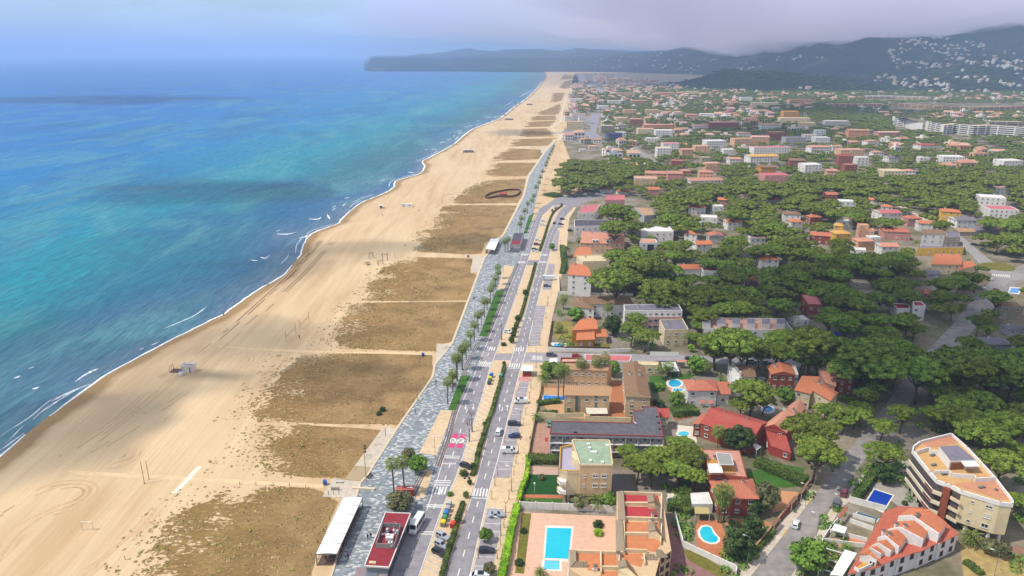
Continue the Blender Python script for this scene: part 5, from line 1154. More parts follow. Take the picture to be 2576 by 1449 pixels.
# --- white terrace of houses with red roofs, bottom right
t = thing('terraced_houses', 'white stepped terrace of houses with red tiled roofs in the bottom right corner', 'terraced houses', P('I', 950, 1250), 0, GRP); o = t.location; landmark('the white terrace with red roofs', o)
RT = roofm('orange', True); RT2 = tilemat('tiles_coral', '#b5604a'); W = wallm('white'); ZB = 5.2
bp = PL('I', [(745, 925), (862, 880), (1045, 890), (1250, 1020), (1342, 1102), (1190, 1178), (1176, 1172), (1020, 1246), (1010, 1240), (852, 1300), (845, 1296), (690, 1372), (440, 1432), (560, 1235)], ZB)
part_box(t, 'wall', bp, -.1, ZB-.15, W); rb_ = part_box(t, 'lower_roof', [p+(p-sum(bp, Vector())/len(bp)).normalized()*.35 for p in bp], ZB-.14, ZB+.02, RT2); hull_uv(rb_.data)
for i, (r0, r1, d_, c_) in enumerate([((965, 955), (1045, 878), (1190, 1105), (1248, 1008)), ((865, 1050), (935, 978), (1060, 1150), (1095, 1070)), ((745, 1120), (820, 1045), (862, 1215), (918, 1135)), ((688, 1182), (722, 1142), (796, 1248), (830, 1200)), ((625, 1222), (655, 1182), (715, 1272), (752, 1228))]):
    he = 7.6-.35*i; rh = 1.7-.15*i; q = ridge_gx('I', d_, c_, r0, r1, he, rh); a, b, c, d = q
    a, b = d.lerp(a, .72), c.lerp(b, .72); hx = house('x', 'x', 'x', [a, b, c, d], he, 'gx', 'white', 'orange', 2, rh, 1, 0, 0, 1 if i < 3 else 0, ov=.08); merge(t, hx)
    e = (d-c).normalized()*.35; R0 = P('I', *r0, he+rh); mbw = MB()
    lq_ = [a-o+e, (R0-o)*1+e, d-o+e]; th = -e*.9
    mbw.poly([Vector((lq_[0].x, lq_[0].y, he+.25)), Vector((lq_[1].x, lq_[1].y, he+rh+.35)), Vector((lq_[2].x, lq_[2].y, he+.3)), Vector((lq_[2].x, lq_[2].y, 4)), Vector((lq_[0].x, lq_[0].y, 4))], W); mbw.poly([Vector((p.x+th.x, p.y+th.y, z)) for p, z in ((lq_[0], he+.25), (lq_[1], he+rh+.35), (lq_[2], he+.3), (lq_[2], 4), (lq_[0], 4))][::-1], W)
    for (p, zp), (q_, zq) in (((lq_[0], he+.25), (lq_[1], he+rh+.35)), ((lq_[1], he+rh+.35), (lq_[2], he+.3))): mbw.poly([(p.x, p.y, zp), (q_.x, q_.y, zq), (q_.x+th.x, q_.y+th.y, zq), (p.x+th.x, p.y+th.y, zp)], W)
    mbw.obj('party_wall', t)
fl_ = [bp[12], bp[11], bp[10], bp[9], bp[8], bp[7], bp[6], bp[5], bp[4]]
for a, b in zip(fl_, fl_[1:]):
    if (b-a).length > 2: facade_windows(t, a-o, b-o, ZB, 2, max(1, int((b-a).length/2.6)), 2, .8, 1.2, 1.3, skip=.12)
tw = house('x', 'x', 'x', PL('I', [(545, 1250), (602, 1212), (682, 1290), (618, 1268)], 8), 7.6, 'hip', 'white', 'orange', 2, .7, 1, 1, 0, 0, ov=.3); merge(t, tw); part_wall(t, 'balcony_parapet', PL('I', [(495, 1375), (530, 1395), (640, 1345), (640, 1318)], 6), ZB, ZB+.9, .2, W); part_box(t, 'balcony_floor', PL('I', [(500, 1370), (530, 1385), (632, 1340), (570, 1310)], 6), ZB+.03, ZB+.08, M('deck_ochre', '#c28f3e', .9, .12))
for x, y in ((1010, 960), (840, 1015), (735, 1075)): g = P('I', x, y, 9.3)-o; ob('chimney', CHIM, t, (g.x, g.y, 8.0))
canopy('long white roller awning against the white terrace', 'I', [(412, 1232), (512, 1262), (395, 1449), (290, 1440)], 3, TENT)
canopy('white shade roof over the garden table by the street', 'I', [(330, 1018), (432, 1050), (410, 1100), (300, 1070)], 2.6, TENT)
canopy('red tiled gate porch on the street wall', 'I', [(415, 880), (440, 885), (380, 970), (356, 965)], 2.8, RT2)
for pts, m_ in (([(380, 1100), (590, 1140), (565, 1200), (380, 1140)], TO), ([(240, 1130), (410, 1150), (380, 1220), (240, 1180)], BRK), ([(220, 1240), (380, 1270), (300, 1420), (190, 1380)], BRK)): ground_patch('garden_terrace', [PL('I', pts)], m_, .06)
for i, pts in enumerate(([(352, 1000), (300, 1060), (230, 1165), (200, 1270)], [(240, 1172), (400, 1195), (570, 1215)], [(285, 1095), (590, 1170)], [(480, 965), (655, 1015)], [(455, 845), (735, 920)], [(455, 1010), (640, 1075)])):
    wall_line('garden_wall', ['white street wall along the terrace gardens', 'white wall between the two paved terrace gardens', 'white low wall beside the orange garden terrace', 'white balustrade in front of the dark narrow pool', 'white wall behind the deep blue pool', 'white balustrade with plant pots below the narrow pool'][i], PL('I', pts), 1.3 if i != 4 else 2, .2, W, group='white garden walls')
for i, pts in enumerate(([(240, 1215), (390, 1260)], [(215, 1290), (355, 1340)], [(200, 1380), (310, 1420)])):
    p = PL('I', pts, 2.6); wl = thing('pergola_beam', ['upper', 'middle', 'lower'][i]+' white beam of the open pergola in the corner garden', 'pergola beam', p[0]*Vector((1, 1, 0)) if False else Vector((p[0].x, p[0].y, 0)), 0, 'white pergola beams'); part_wall(wl, 'beam', p, 2.5, 2.7, .2, TANK)
    for q in p: part_wall(wl, 'post', [q, q+Vector((.02, 0, 0))], 0, 2.49, .16, TANK)
# --- upper left block of villas and flats (second crossing)
S = [('block', 'white four-storey house with an orange gable roof behind the motorhome', 'apartment house', ridge_gx('M1', (1710, 622), (1886, 634), (1732, 555), (1862, 570), 11.3, 1.6), 11.3, 'gx', 'white', 'orange', 4, 1.6, 2, 2, 0, 1, 'the white four-storey house'),
     ('block', 'cream flat-roofed block with a parapet behind the white four-storey house', 'apartment house', PL('M1', [(1775, 482), (1990, 476), (1997, 526), (1822, 529)], 9), 9, 'flat', 'cream', 'cream', 3, 0, 0, 2, 0, 1, None),
     ('block', 'white house with an orange roof beside the date palm', 'house', ridge_gx('M1', (1752, 488), (1890, 485), (1772, 437), (1878, 434), 8, 1.2), 8, 'gx', 'white', 'orange', 3, 1.2, 2, 1, 0, 0, None),
     ('block', 'salmon apartment row with dormer windows in its tiled roof', 'apartment house', ridge_gx('M1', (1806, 384), (2136, 390), (1815, 312), (2132, 325), 6, 2.4), 6, 'gx', 'peach', 'salmon', 2, 2.4, 9, 1, 0, 2, 'the salmon apartment row'),
     ('block', 'white apartment row with a slate grey flat roof', 'apartment house', PL('M1', [(1758, 212), (2155, 216), (2162, 252), (1760, 264)], 7), 7, 'flat', 'white', 'dark', 2, 0, 9, 2, 0, 2, 'the slate-roofed white row'),
     ('block', 'white apartment house with a pink roof and sun awnings', 'apartment house', PL('M1', [(1828, 102), (1956, 95), (1912, 158), (1782, 162)], 7), 7, 'flat', 'white', 'pink', 2, 0, 4, 1, 0, 1, None),
     ('block', 'pink flat-roofed apartment house near the road bend', 'apartment house', PL('M1', [(2000, 25), (2140, 24), (2136, 62), (1990, 64)], 9), 9, 'flat', 'pink', 'pink', 3, 0, 4, 2, 0, 1, 'the pink apartment house'),
     ('block', 'grey villa with a flat tan roof among pines', 'villa', PL('M1', [(2215, 118), (2335, 120), (2362, 176), (2288, 182)], 6), 6, 'flat', 'grey', 'tan', 2, 0, 2, 2, 0, 0, None),
     ('block', 'long white villa with a flat roof and round pine in front', 'villa', PL('M1', [(2262, 262), (2500, 262), (2508, 302), (2264, 302)], 6.5), 6.5, 'flat', 'white', 'white', 2, 0, 5, 1, 0, 0, None),
     ('block', 'tall white cube villa with big dark glazing and an orange roof deck', 'villa', PL('M1', [(2262, 356), (2370, 360), (2386, 386), (2250, 388)], 9), 9, 'flat', 'white', 'orange', 3, 0, 2, 1, 0, 0, 'the white cube villa'),
     ('block', 'white house with a wide brown gable roof left of the flat-roofed flats', 'house', ridge_gx('M1', (1884, 846), (2206, 848), (1886, 790), (2170, 790), 6.5, 1.5), 6.5, 'gx', 'white', 'brown', 2, 1.5, 5, 0, 0, 1, 'the wide brown gable roof'),
     ('block', 'white house with a brown hip roof among palms', 'house', PL('M1', [(1752, 797), (1880, 790), (1906, 880), (1746, 866)], 6), 6, 'hip', 'white', 'brown', 2, 1.5, 3, 2, 0, 1, None),
     ('block', 'three-storey white flats with a flat grey roof and long balconies', 'apartment house', PL('M1', [(2130, 855), (2545, 852), (2574, 902), (2140, 902)], 9), 9, 'flat', 'white', 'grey', 3, 0, 10, 1, 0, 1, 'the white flats with long balconies'),
     ('block', 'cream flats with a flat grey roof behind the round pine', 'apartment house', PL('M1', [(2400, 972), (2576, 962), (2620, 1042), (2440, 1048)], 7), 7, 'flat', 'cream', 'grey', 2, 0, 3, 2, 0, 1, None)]
ONE = {}
for nm, lb, ct_, q, h, rf, wc, rc, fl, rh, nf, nl, nr, ch, lm in S:
    v = house('apartment_house' if ct_[0] == 'a' else ct_, lb, ct_, q, h, rf, wc, rc, fl, rh, nf, nl, nr, ch, GRP, ov=.3); ONE[lb] = v
    if lm: landmark(lm, v.location+Vector((0, 0, h)))
    if 'long balconies' in lb:
        a, b = q[3], q[2]; dr = (b-a).normalized(); nr_ = Vector((dr.y, -dr.x, 0))
        for z in (3.0, 6.0): part_box(v, 'balcony', [a+nr_*.02, b+nr_*.02, b+nr_*1.5, a+nr_*1.5], z-.2, z, wallm('white')); part_wall(v, 'railing', [a+nr_*1.45, b+nr_*1.45], z, z+.85, .08, wallm('pink'))
    if 'dormer' in lb:
        for tt in (.3, .62):
            for k in (0, .08): p_ = q[3].lerp(q[2], tt+k)-v.location; mb = MB(); mb.box((p_.x, p_.y+1.2, 7.1), (1.6, 1.6, 1.6), W); mb.box((p_.x, p_.y+.38, 7.2), (1.1, .06, 1.1), GLS); mb.obj('dormer', v)
    if 'cube' in lb: p_ = q[3].lerp(q[2], .62)-v.location; mb = MB(); mb.box((p_.x, p_.y-.05, 5.5), (4.2, .12, 5.5), GLS); mb.obj('glazing', v)
v = house('villa', 'ochre villa with stepped orange roofs above the blue rectangular pool', 'villa', ridge_gx('M1', (1742, 1042), (1932, 1030), (1800, 968), (1922, 968), 6, 1.6), 6, 'gx', 'ochre', 'orange', 2, 1.6, 2, 1, 0, 1, GRP, ov=.3); landmark('the ochre villa with orange roofs', v.location)
merge(v, house('x', 'x', 'x', PL('M1', [(1782, 1060), (1902, 1056), (1906, 1110), (1780, 1114)], 4), 4, 'shed', 'ochre', 'orange', 1, 1, 2, 0, 0, 0)); merge(v, house('x', 'x', 'x', PL('M1', [(1906, 1046), (1988, 1046), (2002, 1090), (1910, 1090)], 3.4), 3.4, 'shed', 'cream', 'orange', 1, .6, 1, 0, 0, 0))
# --- white row in the shade of the pines
v = house('terraced_houses', 'white row of patio houses with grey party roofs amid pines', 'terraced houses', PL('M2', [(150, 952), (770, 962), (768, 1050), (160, 1036)], 5.6), 5.6, 'flat', 'white', 'salmon', 2, 0, 7, 2, 0, 0, GRP, .5); landmark('the white row of patio houses', v.location+Vector((0, 0, 6))); o = v.location
for k in range(6):
    x = 150+k*112; part_box(v, 'upper_room', PL('M2', [(x, 952), (x+62, 953), (x+62, 992), (x, 990)], 8.2), 5.6, 8.0, wallm('white'), roofm('grey', False))
house('villa', 'brick box villa with a white-rimmed flat roof standing in pines', 'villa', PL('M2', [(895, 778), (1000, 775), (1057, 856), (945, 852)], 7), 7, 'flat', 'brick', 'pink', 2, 0, 2, 1, 0, 0, GRP, .4); landmark('the brick box villa', P('M2', 975, 820, 7))
v = house('villa', 'white villa with maroon flat roofs in the pine shade', 'villa', PL('M2', [(1735, 832), (1800, 830), (1834, 866), (1746, 866)], 7), 7, 'flat', 'white', 'maroon', 2, 0, 2, 1, 0, 0, GRP); merge(v, house('x', 'x', 'x', PL('M2', [(1575, 842), (1700, 850), (1720, 884), (1620, 886)], 4.5), 4.5, 'flat', 'white', 'maroon', 1, 0, 3, 1, 0, 0)); landmark('the white villa with maroon roofs', v.location)
v = house('villa', 'white and yellow tower villa with a round yellow stair tower', 'villa', PL('M2', [(1815, 275), (1955, 280), (1982, 312), (1808, 312)], 13), 12.6, 'gx', 'white', 'brown', 4, .9, 3, 1, 0, 1, GRP, ov=.2, dish=1); landmark('the yellow tower villa', v.location+Vector((0, 0, 8)))
merge(v, house('x', 'x', 'x', PL('M2', [(1960, 300), (2085, 305), (2095, 345), (1975, 350)], 10), 10, 'flat', 'stone', 'grey', 3, 0, 3, 0, 0, 1)); merge(v, house('x', 'x', 'x', PL('M2', [(1775, 400), (2110, 380), (2122, 425), (1770, 430)], 4.5), 4.5, 'flat', 'yellow', 'grey', 1, 0, 6, 1, 0, 0))
g = P('M2', 1937, 450)-v.location; mb = MB(); mb.lathe([(2.6, 0), (2.6, 10.5), (2.4, 10.9)], M('stair_yellow', '#d8ad3e', .85, .1), 16, (g.x, g.y)); mb.obj('stair_tower', v)
v = house('villa', 'cream villa with broad orange roofs below the yellow tower villa', 'villa', ridge_gx('M2', (1880, 545), (2102, 548), (1902, 485), (2098, 488), 6, 1.6), 6, 'gx', 'cream', 'orange', 2, 1.6, 4, 1, 0, 2, GRP); merge(v, house('x', 'x', 'x', PL('M2', [(2060, 545), (2170, 530), (2215, 555), (2090, 585)], 4), 4, 'shed', 'cream', 'orange', 1, .8, 2, 0, 0, 0))
# ================================================================ PROMENADE BUILDINGS, GARDENS, STREET FURNITURE, VEHICLES, PEOPLE
# --- beach restaurant terrace with six white roof panels
t = thing('beach_terrace', 'long beach terrace with six white roof panels on a metal frame', 'restaurant terrace', P('K', 270, 900), 0, 'seafront pavilions'); o = t.location; landmark('the long white-roofed beach terrace', o+Vector((0, 0, 3)))
A, B, Cc, D_ = PL('K', [(320, 570), (535, 566), (246, 1203), (14, 1203)], 3.4); FAB = M('awning_fabric', '#e2dfdc', .8, .05); FRM = M('terrace_frame', '#5d5256', .6, .1)
for k in range(6):
    u0, u1 = k/6+.004, (k+1)/6-.004; q = [A.lerp(D_, u0), B.lerp(Cc, u0), B.lerp(Cc, u1), A.lerp(D_, u1)]
    m0, m1 = (q[0]+q[1])/2+Vector((0, 0, .35)), (q[3]+q[2])/2+Vector((0, 0, .35)); mb = MB(); l = [p-Vector((o.x, o.y, 0)) for p in q]; m0 -= Vector((o.x, o.y, 0)); m1 -= Vector((o.x, o.y, 0))
    e = .62
    s0, s1 = l[0].lerp(l[1], e)+Vector((0, 0, .28)), l[3].lerp(l[2], e)+Vector((0, 0, .28)); mb.poly([l[0], s0, s1, l[3]], FAB); mb.poly([s0, l[1], l[2], s1], FAB); mb.poly([l[0], l[1], s0], FAB); mb.poly([l[3], s1, l[2]], FAB); mb.obj('roof_panel', t)
for k in range(7):
    u = k/6
    for a, b in ((A, D_), (B, Cc)): p_ = a.lerp(b, u)-o; mb = MB(); mb.box((p_.x, p_.y, 1.75), (.14, .14, 3.3), FRM); mb.obj('post', t)
    part_wall(t, 'beam', [A.lerp(D_, u), B.lerp(Cc, u)], 3.2, 3.38, .12, FRM)
for a, b in ((A, D_), (B, Cc), (D_, Cc)): part_wall(t, 'beam', [a, b], 3.2, 3.39, .13, FRM)
part_wall(t, 'rail', [A, D_, Cc], .95, 1.05, .08, FRM); part_wall(t, 'rail', [D_, Cc], 1.9, 2.0, .08, FRM); part_box(t, 'deck', [A, B, Cc, D_], -.1, .18, M('deck_wood', '#6f5a44', .9, .2, 1.5))
for k in range(14):
    p_ = A.lerp(D_, (k//2+.6)/7.2).lerp(B.lerp(Cc, (k//2+.6)/7.2), .3+.4*(k % 2))-o; mb = MB(); mb.lathe([(.3, .18), (.05, .22), (.05, .9), (.5, .92), (.5, .97)], M('table_dark', '#4a3c34', .7, .2), 9, (p_.x, p_.y)); mb.obj('table', t)
part_wall(t, 'glass_screen', [B, Cc], .2, 1.4, .05, MG('screen_glass', '#555a5c', .1, .6))
# --- red-roofed pavilion on the promenade
t = thing('pavilion', 'flat-roofed promenade pavilion with maroon roof and sunken rooftop plant', 'pavilion', P('K', 800, 1050), 0, 'seafront pavilions'); o = t.location; landmark('the maroon-roofed pavilion', o+Vector((0, 0, 4)))
q = PL('K', [(796, 736), (1077, 748), (835, 1352), (560, 1336)], 4.6); part_box(t, 'wall', grow([Vector((p.x, p.y, 0)) for p in q], -.3), -.1, 4.2, M('wall_teal_grey', '#76807f', .7, .15, .5)); MAR = M('roof_maroon', '#8a424a', .9, .12, .5); part_box(t, 'roof', q, 4.2, 4.55, wallm('white'), MAR)
part_wall(t, 'roof_edge', q+[q[0]], 4.5, 4.75, .22, wallm('white')); pc = PL('K', [(766, 900), (966, 908), (896, 1140), (694, 1130)], 4.6); part_wall(t, 'plant_screen', pc+[pc[0]], 4.57, 5.9, .15, M('screen_grey', '#8a8580', .7, .12, 2))
for x, y, s in ((820, 1000, 1.0), (868, 1005, 1.0), (820, 1030, 1.0), (862, 1032, .9), (912, 955, .9), (850, 1085, 1.1)): g = P('K', x, y, 5)-o; mb = MB(); mb.box((g.x, g.y, 5.05), (s, .7, .9), TANK); mb.obj('air_conditioner', t)
for pts in ([(815, 930), (790, 975), (750, 985)], [(895, 930), (912, 975), (880, 990)], [(845, 1045), (850, 1100), (870, 1120)], [(830, 915), (820, 960), (800, 985)]): mb = MB(); mb.tube([P('K', x, y, 5.3)-o+Vector((0, 0, 0)) for x, y in pts], .28, ALU, 8); mb.obj('duct', t)
for x, y in ((820, 925), (895, 935)): g = P('K', x, y, 5.5)-o; mb = MB(); mb.lathe([(.35, 4.6), (.35, 5.6), (.5, 5.7), (.1, 6.0)], ALU, 10, (g.x, g.y)); mb.obj('vent_cowl', t)
mb = MB(); g = P('K', 890, 850, 4.7)-o; mb.tube([P('K', 885, 905, 4.9)-o, P('K', 912, 850, 4.9)-o, P('K', 885, 838, 5.2)-o], .15, M('pipe_tan', '#c09a6a', .6, .1), 7); mb.obj('pipe', t)
part_box(t, 'roof_hatch', PL('K', [(615, 1275), (690, 1280), (684, 1306), (608, 1300)], 4.9), 4.56, 4.85, M('hatch_sand', '#c8b088', .8, .1)); part_wall(t, 'window_band', [q[1]+Vector((-.28, 0, 0)), q[2]+Vector((-.28, 0, 0))], 1.0, 3.2, .06, GLS)
t = thing('entrance_ramp', 'sloping covered ramp at the near end of the maroon-roofed pavilion', 'ramp', P('K', 640, 1420), 0, 'seafront pavilions'); part_box(t, 'base', PL('K', [(480, 1345), (830, 1362), (800, 1560), (400, 1560)], 2.4), -.1, 2.3, M('ramp_mauve', '#8d7a7c', .9, .12), M('ramp_top', '#8d7a7c', .9, .12)); part_box(t, 'skylight', PL('K', [(585, 1358), (725, 1362), (690, 1520), (540, 1520)], 2.5), 2.3, 2.5, M('skylight_grey', '#6f747c', .3, .1, 1, .5))
# --- upper pavilion pair
t = thing('beach_terrace', 'short white-roofed beach terrace opposite the smaller red pavilion', 'restaurant terrace', P('M1', 1140, 420), 0, 'seafront pavilions'); q = PL('M1', [(1128, 352), (1195, 350), (1157, 438), (1088, 428)], 3.2); o = t.location
for k in range(4):
    u0, u1 = k/4+.01, (k+1)/4-.01; part_box(t, 'roof_panel', [q[0].lerp(q[3], u0), q[1].lerp(q[2], u0), q[1].lerp(q[2], u1), q[0].lerp(q[3], u1)], 3.1, 3.25, FAB)
for k in range(5):
    for a, b in ((0, 3), (1, 2)): p_ = q[a].lerp(q[b], k/4)-o; mb = MB(); mb.box((p_.x, p_.y, 1.55), (.14, .14, 3.1), FRM); mb.obj('post', t)
part_wall(t, 'rail', [q[0], q[3], q[2], q[1]], .2, 1.05, .06, FRM)
t = house('pavilion', 'smaller promenade pavilion with grey and red roof beside the lawn strip', 'pavilion', PL('M1', [(1300, 312), (1378, 312), (1350, 398), (1274, 398)], 4.2), 4.2, 'flat', 'grey', 'dark', 1, 0, 3, 2, 0, 0, 'seafront pavilions', .25); landmark('the smaller red pavilion', t.location+Vector((0, 0, 4)))
part_box(t, 'roof_panel', PL('M1', [(1282, 368), (1358, 368), (1348, 397), (1275, 397)], 4.3), 4.24, 4.3, MAR)
t = thing('shelter', 'red cuboid ticket shelter behind the two tall palms', 'shelter', P('K', 1015, 500), 0, 'seafront pavilions'); REDP = M('paint_red', '#a83a38', .7, .1); part_box(t, 'wall', PL('K', [(925, 440), (1112, 432), (1112, 476), (918, 482)], 2.3), 0, 2.3, REDP); part_box(t, 'roof', PL('K', [(920, 436), (1116, 428), (1116, 478), (914, 486)], 2.5), 2.3, 2.42, M('paint_red_dull', '#b05a50', .8, .1))
p_ = P('K', 1018, 475, 1.4)-t.location; mb = MB(); mb.lathe([(.02, -.03), (.3, -.03), (.3, .03), (.02, .03)], wallm('white'), 14); e = mb.obj('emblem', t, (p_.x, P('K', 1015, 482, 2.3).y-t.location.y-.35, 1.35)); e.rotation_euler = (math.pi/2, 0, 0)
t = thing('kiosk', 'street kiosk with a white awning roof and red counter by the crossing', 'kiosk', P('C', 2385, 300), 0, 'seafront pavilions'); o = t.location; landmark('the white-roofed kiosk', o+Vector((0, 0, 2))); q = PL('C', [(2330, 210), (2452, 212), (2446, 272), (2318, 270)], 2.9)
part_box(t, 'roof', q, 2.75, 2.95, FAB); gq = grow([Vector((p.x, p.y, 0)) for p in q], -.5); part_box(t, 'counter', gq, .1, 1.1, REDP); part_box(t, 'wall', grow(gq, -.15), 1.1, 2.75, M('kiosk_shade', '#7a5a50', .8, .15))
# --- gardens: ground patches
for nm, c, pts, m_ in (('pool_terrace', 'F', [(140, 735), (1245, 785), (1240, 1150), (1240, 1560), (-10, 1560), (100, 760)], M('paving_rose', '#cfa68c', .9, .1, .7)), ('lawn', 'F', [(170, 748), (277, 748), (195, 1428), (92, 1420)], GRASSO), ('lawn', 'F', [(930, 782), (1066, 850), (1080, 1160), (930, 1146)], GRASSO), ('brick_path', 'F', [(1066, 795), (1228, 800), (1235, 1165), (1082, 1160)], BRK),
                       ('lawn', 'F', [(208, 312), (575, 320), (628, 535), (178, 535)], GRASSD), ('brick_path', 'F', [(180, 535), (628, 545), (628, 582), (180, 572)], M('path_red', '#b5694e', .9, .12)), ('lawn', 'F', [(180, 574), (625, 584), (625, 660), (165, 650)], GRASS), ('terrace', 'F', [(245, 215), (578, 230), (578, 316), (245, 308)], M('terrace_rosegrey', '#b89886', .9, .1)),
                       ('motel_yard', 'E', [(330, 870), (480, 862), (500, 1235), (262, 1240)], M('brick_yard', '#a8806c', .9, .18, .8)), ('courtyard', 'E', [(385, 445), (1340, 440), (1340, 830), (560, 800), (380, 640)], M('court_tan', '#bb9168', .9, .15)), ('courtyard', 'E', [(1190, 380), (1340, 400), (1360, 790), (1150, 790)], M('court_rust', '#a86e4a', .9, .15)), ('pool_deck', 'E', [(395, 500), (655, 515), (655, 620), (400, 612)], M('deck_cream', '#d8cbb4', .9, .08)),
                       ('pool_terrace', 'H', [(350, 822), (600, 822), (680, 1040), (650, 1285), (345, 1270), (325, 900)], M('terrace_clay', '#b5714c', .9, .15, .7)), ('lawn', 'H', [(185, 1158), (330, 1170), (745, 1445), (560, 1449), (250, 1290)], GRASSO), ('driveway', 'H', [(-20, 920), (60, 850), (150, 1000), (215, 1260), (560, 1449), (640, 1560), (-60, 1560), (-60, 1100)], M('driveway_mauve', '#8d6662', .9, .15, .8)),
                       ('driveway', 'H', [(690, 800), (1060, 830), (1195, 850), (1180, 950), (1020, 1000), (840, 920), (650, 880)], M('terrace_clay2', '#b07a56', .9, .15)), ('terrace', 'H', [(1130, 480), (1480, 510), (1460, 560), (1390, 700), (1190, 740)], M('terrace_ochre2', '#c08a60', .9, .12)), ('shed_ramp', 'H', [(100, 790), (262, 800), (320, 1080), (180, 1080)], M('ramp_moss', '#8f8468', .95, .2)), ('lawn', 'H', [(1200, 180), (1540, 240), (1540, 330), (1300, 330)], GRASS), ('lawn', 'H', [(860, 300), (1080, 240), (1550, 440), (1330, 460), (1010, 430)], GRASS),
                       ('forecourt', 'I', [(560, 700), (780, 520), (960, 490), (1040, 700), (1330, 980), (1250, 1000), (860, 880), (700, 760)], M('forecourt', '#a0968c', .9, .15)), ('rough_lot', 'I', [(1360, 1180), (1500, 1200), (1888, 1300), (1960, 1330), (1960, 1560), (1400, 1560)], M('lot_ochre', '#a58c58', .95, .25, .5)), ('brick_path', 'I', [(1500, 1130), (1960, 1240), (1960, 1290), (1500, 1190)], M('path_brown', '#8f6a58', .9, .15)),
                       ('yard', 'G', [(80, 650), (240, 680), (300, 800), (90, 830)], M('yard_rust', '#a0604a', .9, .15)), ('terrace', 'G', [(110, 880), (300, 900), (340, 1060), (330, 1100), (120, 990)], M('terrace_bone', '#cfc2b0', .9, .08)), ('pool_terrace', 'E', [(1795, 372), (1990, 378), (2000, 530), (1850, 520), (1800, 450)], M('terrace_clay3', '#b98a66', .9, .12)), ('lawn', 'E', [(1600, 330), (1800, 330), (1790, 480), (1640, 540), (1610, 420)], GRASS), ('lawn', 'E', [(1860, 300), (2120, 320), (2040, 370), (1850, 370)], GRASS),
                       ('garden', 'M1', [(1595, 985), (1745, 975), (1760, 1090), (1790, 1130), (1600, 1110)], M('garden_olive', '#8d8040', .95, .25, .4)), ('lawn', 'M1', [(1710, 1140), (2025, 1140), (2025, 1190), (1710, 1185)], GRASSO), ('pool_deck', 'M1', [(1575, 1135), (1700, 1140), (1700, 1195), (1575, 1188)], M('deck_cream', '#d8cbb4')), ('tennis_court', 'M2', [(1130, 1080), (1240, 1075), (1340, 1180), (1180, 1130)], M('court_brick', '#8f4f3e', .9, .1)), ('terrace', 'F', [(1805, 510), (1945, 540), (1975, 680), (1800, 690)], M('deck_cream', '#d8cbb4')), ('yard', 'F', [(1190, 260), (2250, 300), (2250, 480), (1190, 470)], M('yard_grey', '#8a7c6c', .95, .2)), ('drive', 'F', [(1195, 300), (1335, 300), (1345, 470), (1190, 640)], M('drive_grey', '#7d726e', .9, .12))):
    sheet(nm, [PL(c, pts)], .055+.006*(len(bpy.data.objects) % 9), m_)
# --- pools
def ring(c, x, y, rx, ry, n=22, kid=0): return [P(c, x+rx*math.cos(2*math.pi*k/n), y+ry*math.sin(2*math.pi*k/n)+kid*math.cos(4*math.pi*k/n)) for k in range(n)]
TQ, BL, DB = '#16b4c8', '#1d78c4', '#1b3f9c'
pool('large turquoise rectangular pool on the rose paved terrace', PL('F', [(455, 912), (728, 918), (696, 1262), (430, 1252)]), TQ, rim=.9); pool('small pale blue paddling pool joined to the large turquoise pool', PL('F', [(427, 1278), (592, 1284), (588, 1380), (416, 1375)]), '#5fc0d4', rim=.7, z=.1)
pool('kidney-shaped turquoise pool beside the clay terrace', [P('H', x, y) for x, y in ((400, 905), (455, 895), (500, 915), (515, 955), (530, 985), (568, 1015), (575, 1050), (545, 1075), (490, 1078), (425, 1055), (385, 1010), (370, 955))], TQ, rim=.55)
pool('deep blue rectangular pool behind the white garden wall', PL('I', [(655, 740), (806, 790), (725, 918), (585, 855)]), DB, rim=.6); pool('narrow dark teal pool between white balustrades', PL('I', [(520, 922), (690, 978), (665, 1012), (500, 950)]), '#2a5a6c', rim=.2)
pool('oval blue pool beside the white villa', ring('E', 1888, 415, 72, 40), '#1f9cc0', rim=.7); pool('left of two round whirlpools below the oval pool', ring('E', 1890, 488, 26, 17), '#3fb0c8', rim=.4); pool('right of two round whirlpools below the oval pool', ring('E', 1953, 487, 26, 17), '#3fb0c8', rim=.4)
pool('bright blue pool of the tan duplex by the tall palms', PL('E', [(415, 548), (655, 560), (655, 602), (412, 604)]), BL); pool('bright blue rectangular pool below the ochre villa', PL('M1', [(1605, 1145), (1670, 1148), (1668, 1186), (1602, 1184)]), '#22a0d0', rim=.7)
pool('small turquoise pool by the long red-roofed villa', ring('G', 190, 980, 62, 26), '#3fb6c8'); pool('blue pear-shaped pool beneath the pines', ring('G', 1135, 705, 58, 38), '#1f86c0'); pool('small blue pool beside the townhouse row', PL('F', [(1800, 582), (1848, 584), (1866, 686), (1812, 684)]), BL, rim=.3)
pool('blue pool by the shaded street at the right edge', PL('M2', [(2480, 725), (2545, 728), (2530, 765), (2465, 760)]), '#2a8ad0', rim=1.5)
t = thing('pool_cover', 'deep blue pool cover under the pines beside the brick court', 'pool cover', P('M2', 1120, 1075), 0); mb = MB(); o = t.location; mb.poly([Vector((p.x-o.x, p.y-o.y, .5)) for p in PL('M2', [(1010, 1068), (1225, 1062), (1250, 1045), (1235, 1090), (1035, 1098)])][::-1], M('cover_blue', '#2446a8', .7, .1)); mb.obj('sheet', t)
for lb, c, pts in (('blue inflatable slide beside the brown-roofed brick villa', 'H', [(310, 130), (340, 90), (415, 110), (418, 165), (390, 180)]),):
    t = thing('inflatable_slide', lb, 'inflatable', P(c, 365, 170), 0); part_box(t, 'body', PL(c, pts, .8), 0, 1.3, M('vinyl_blue', '#2a7cc0', .5, .1)); part_box(t, 'panel', PL(c, [(340, 20), (400, 20), (412, 95), (345, 85)], 1.4), 0, 1.4, M('vinyl_orange', '#d08a2c', .5, .1))
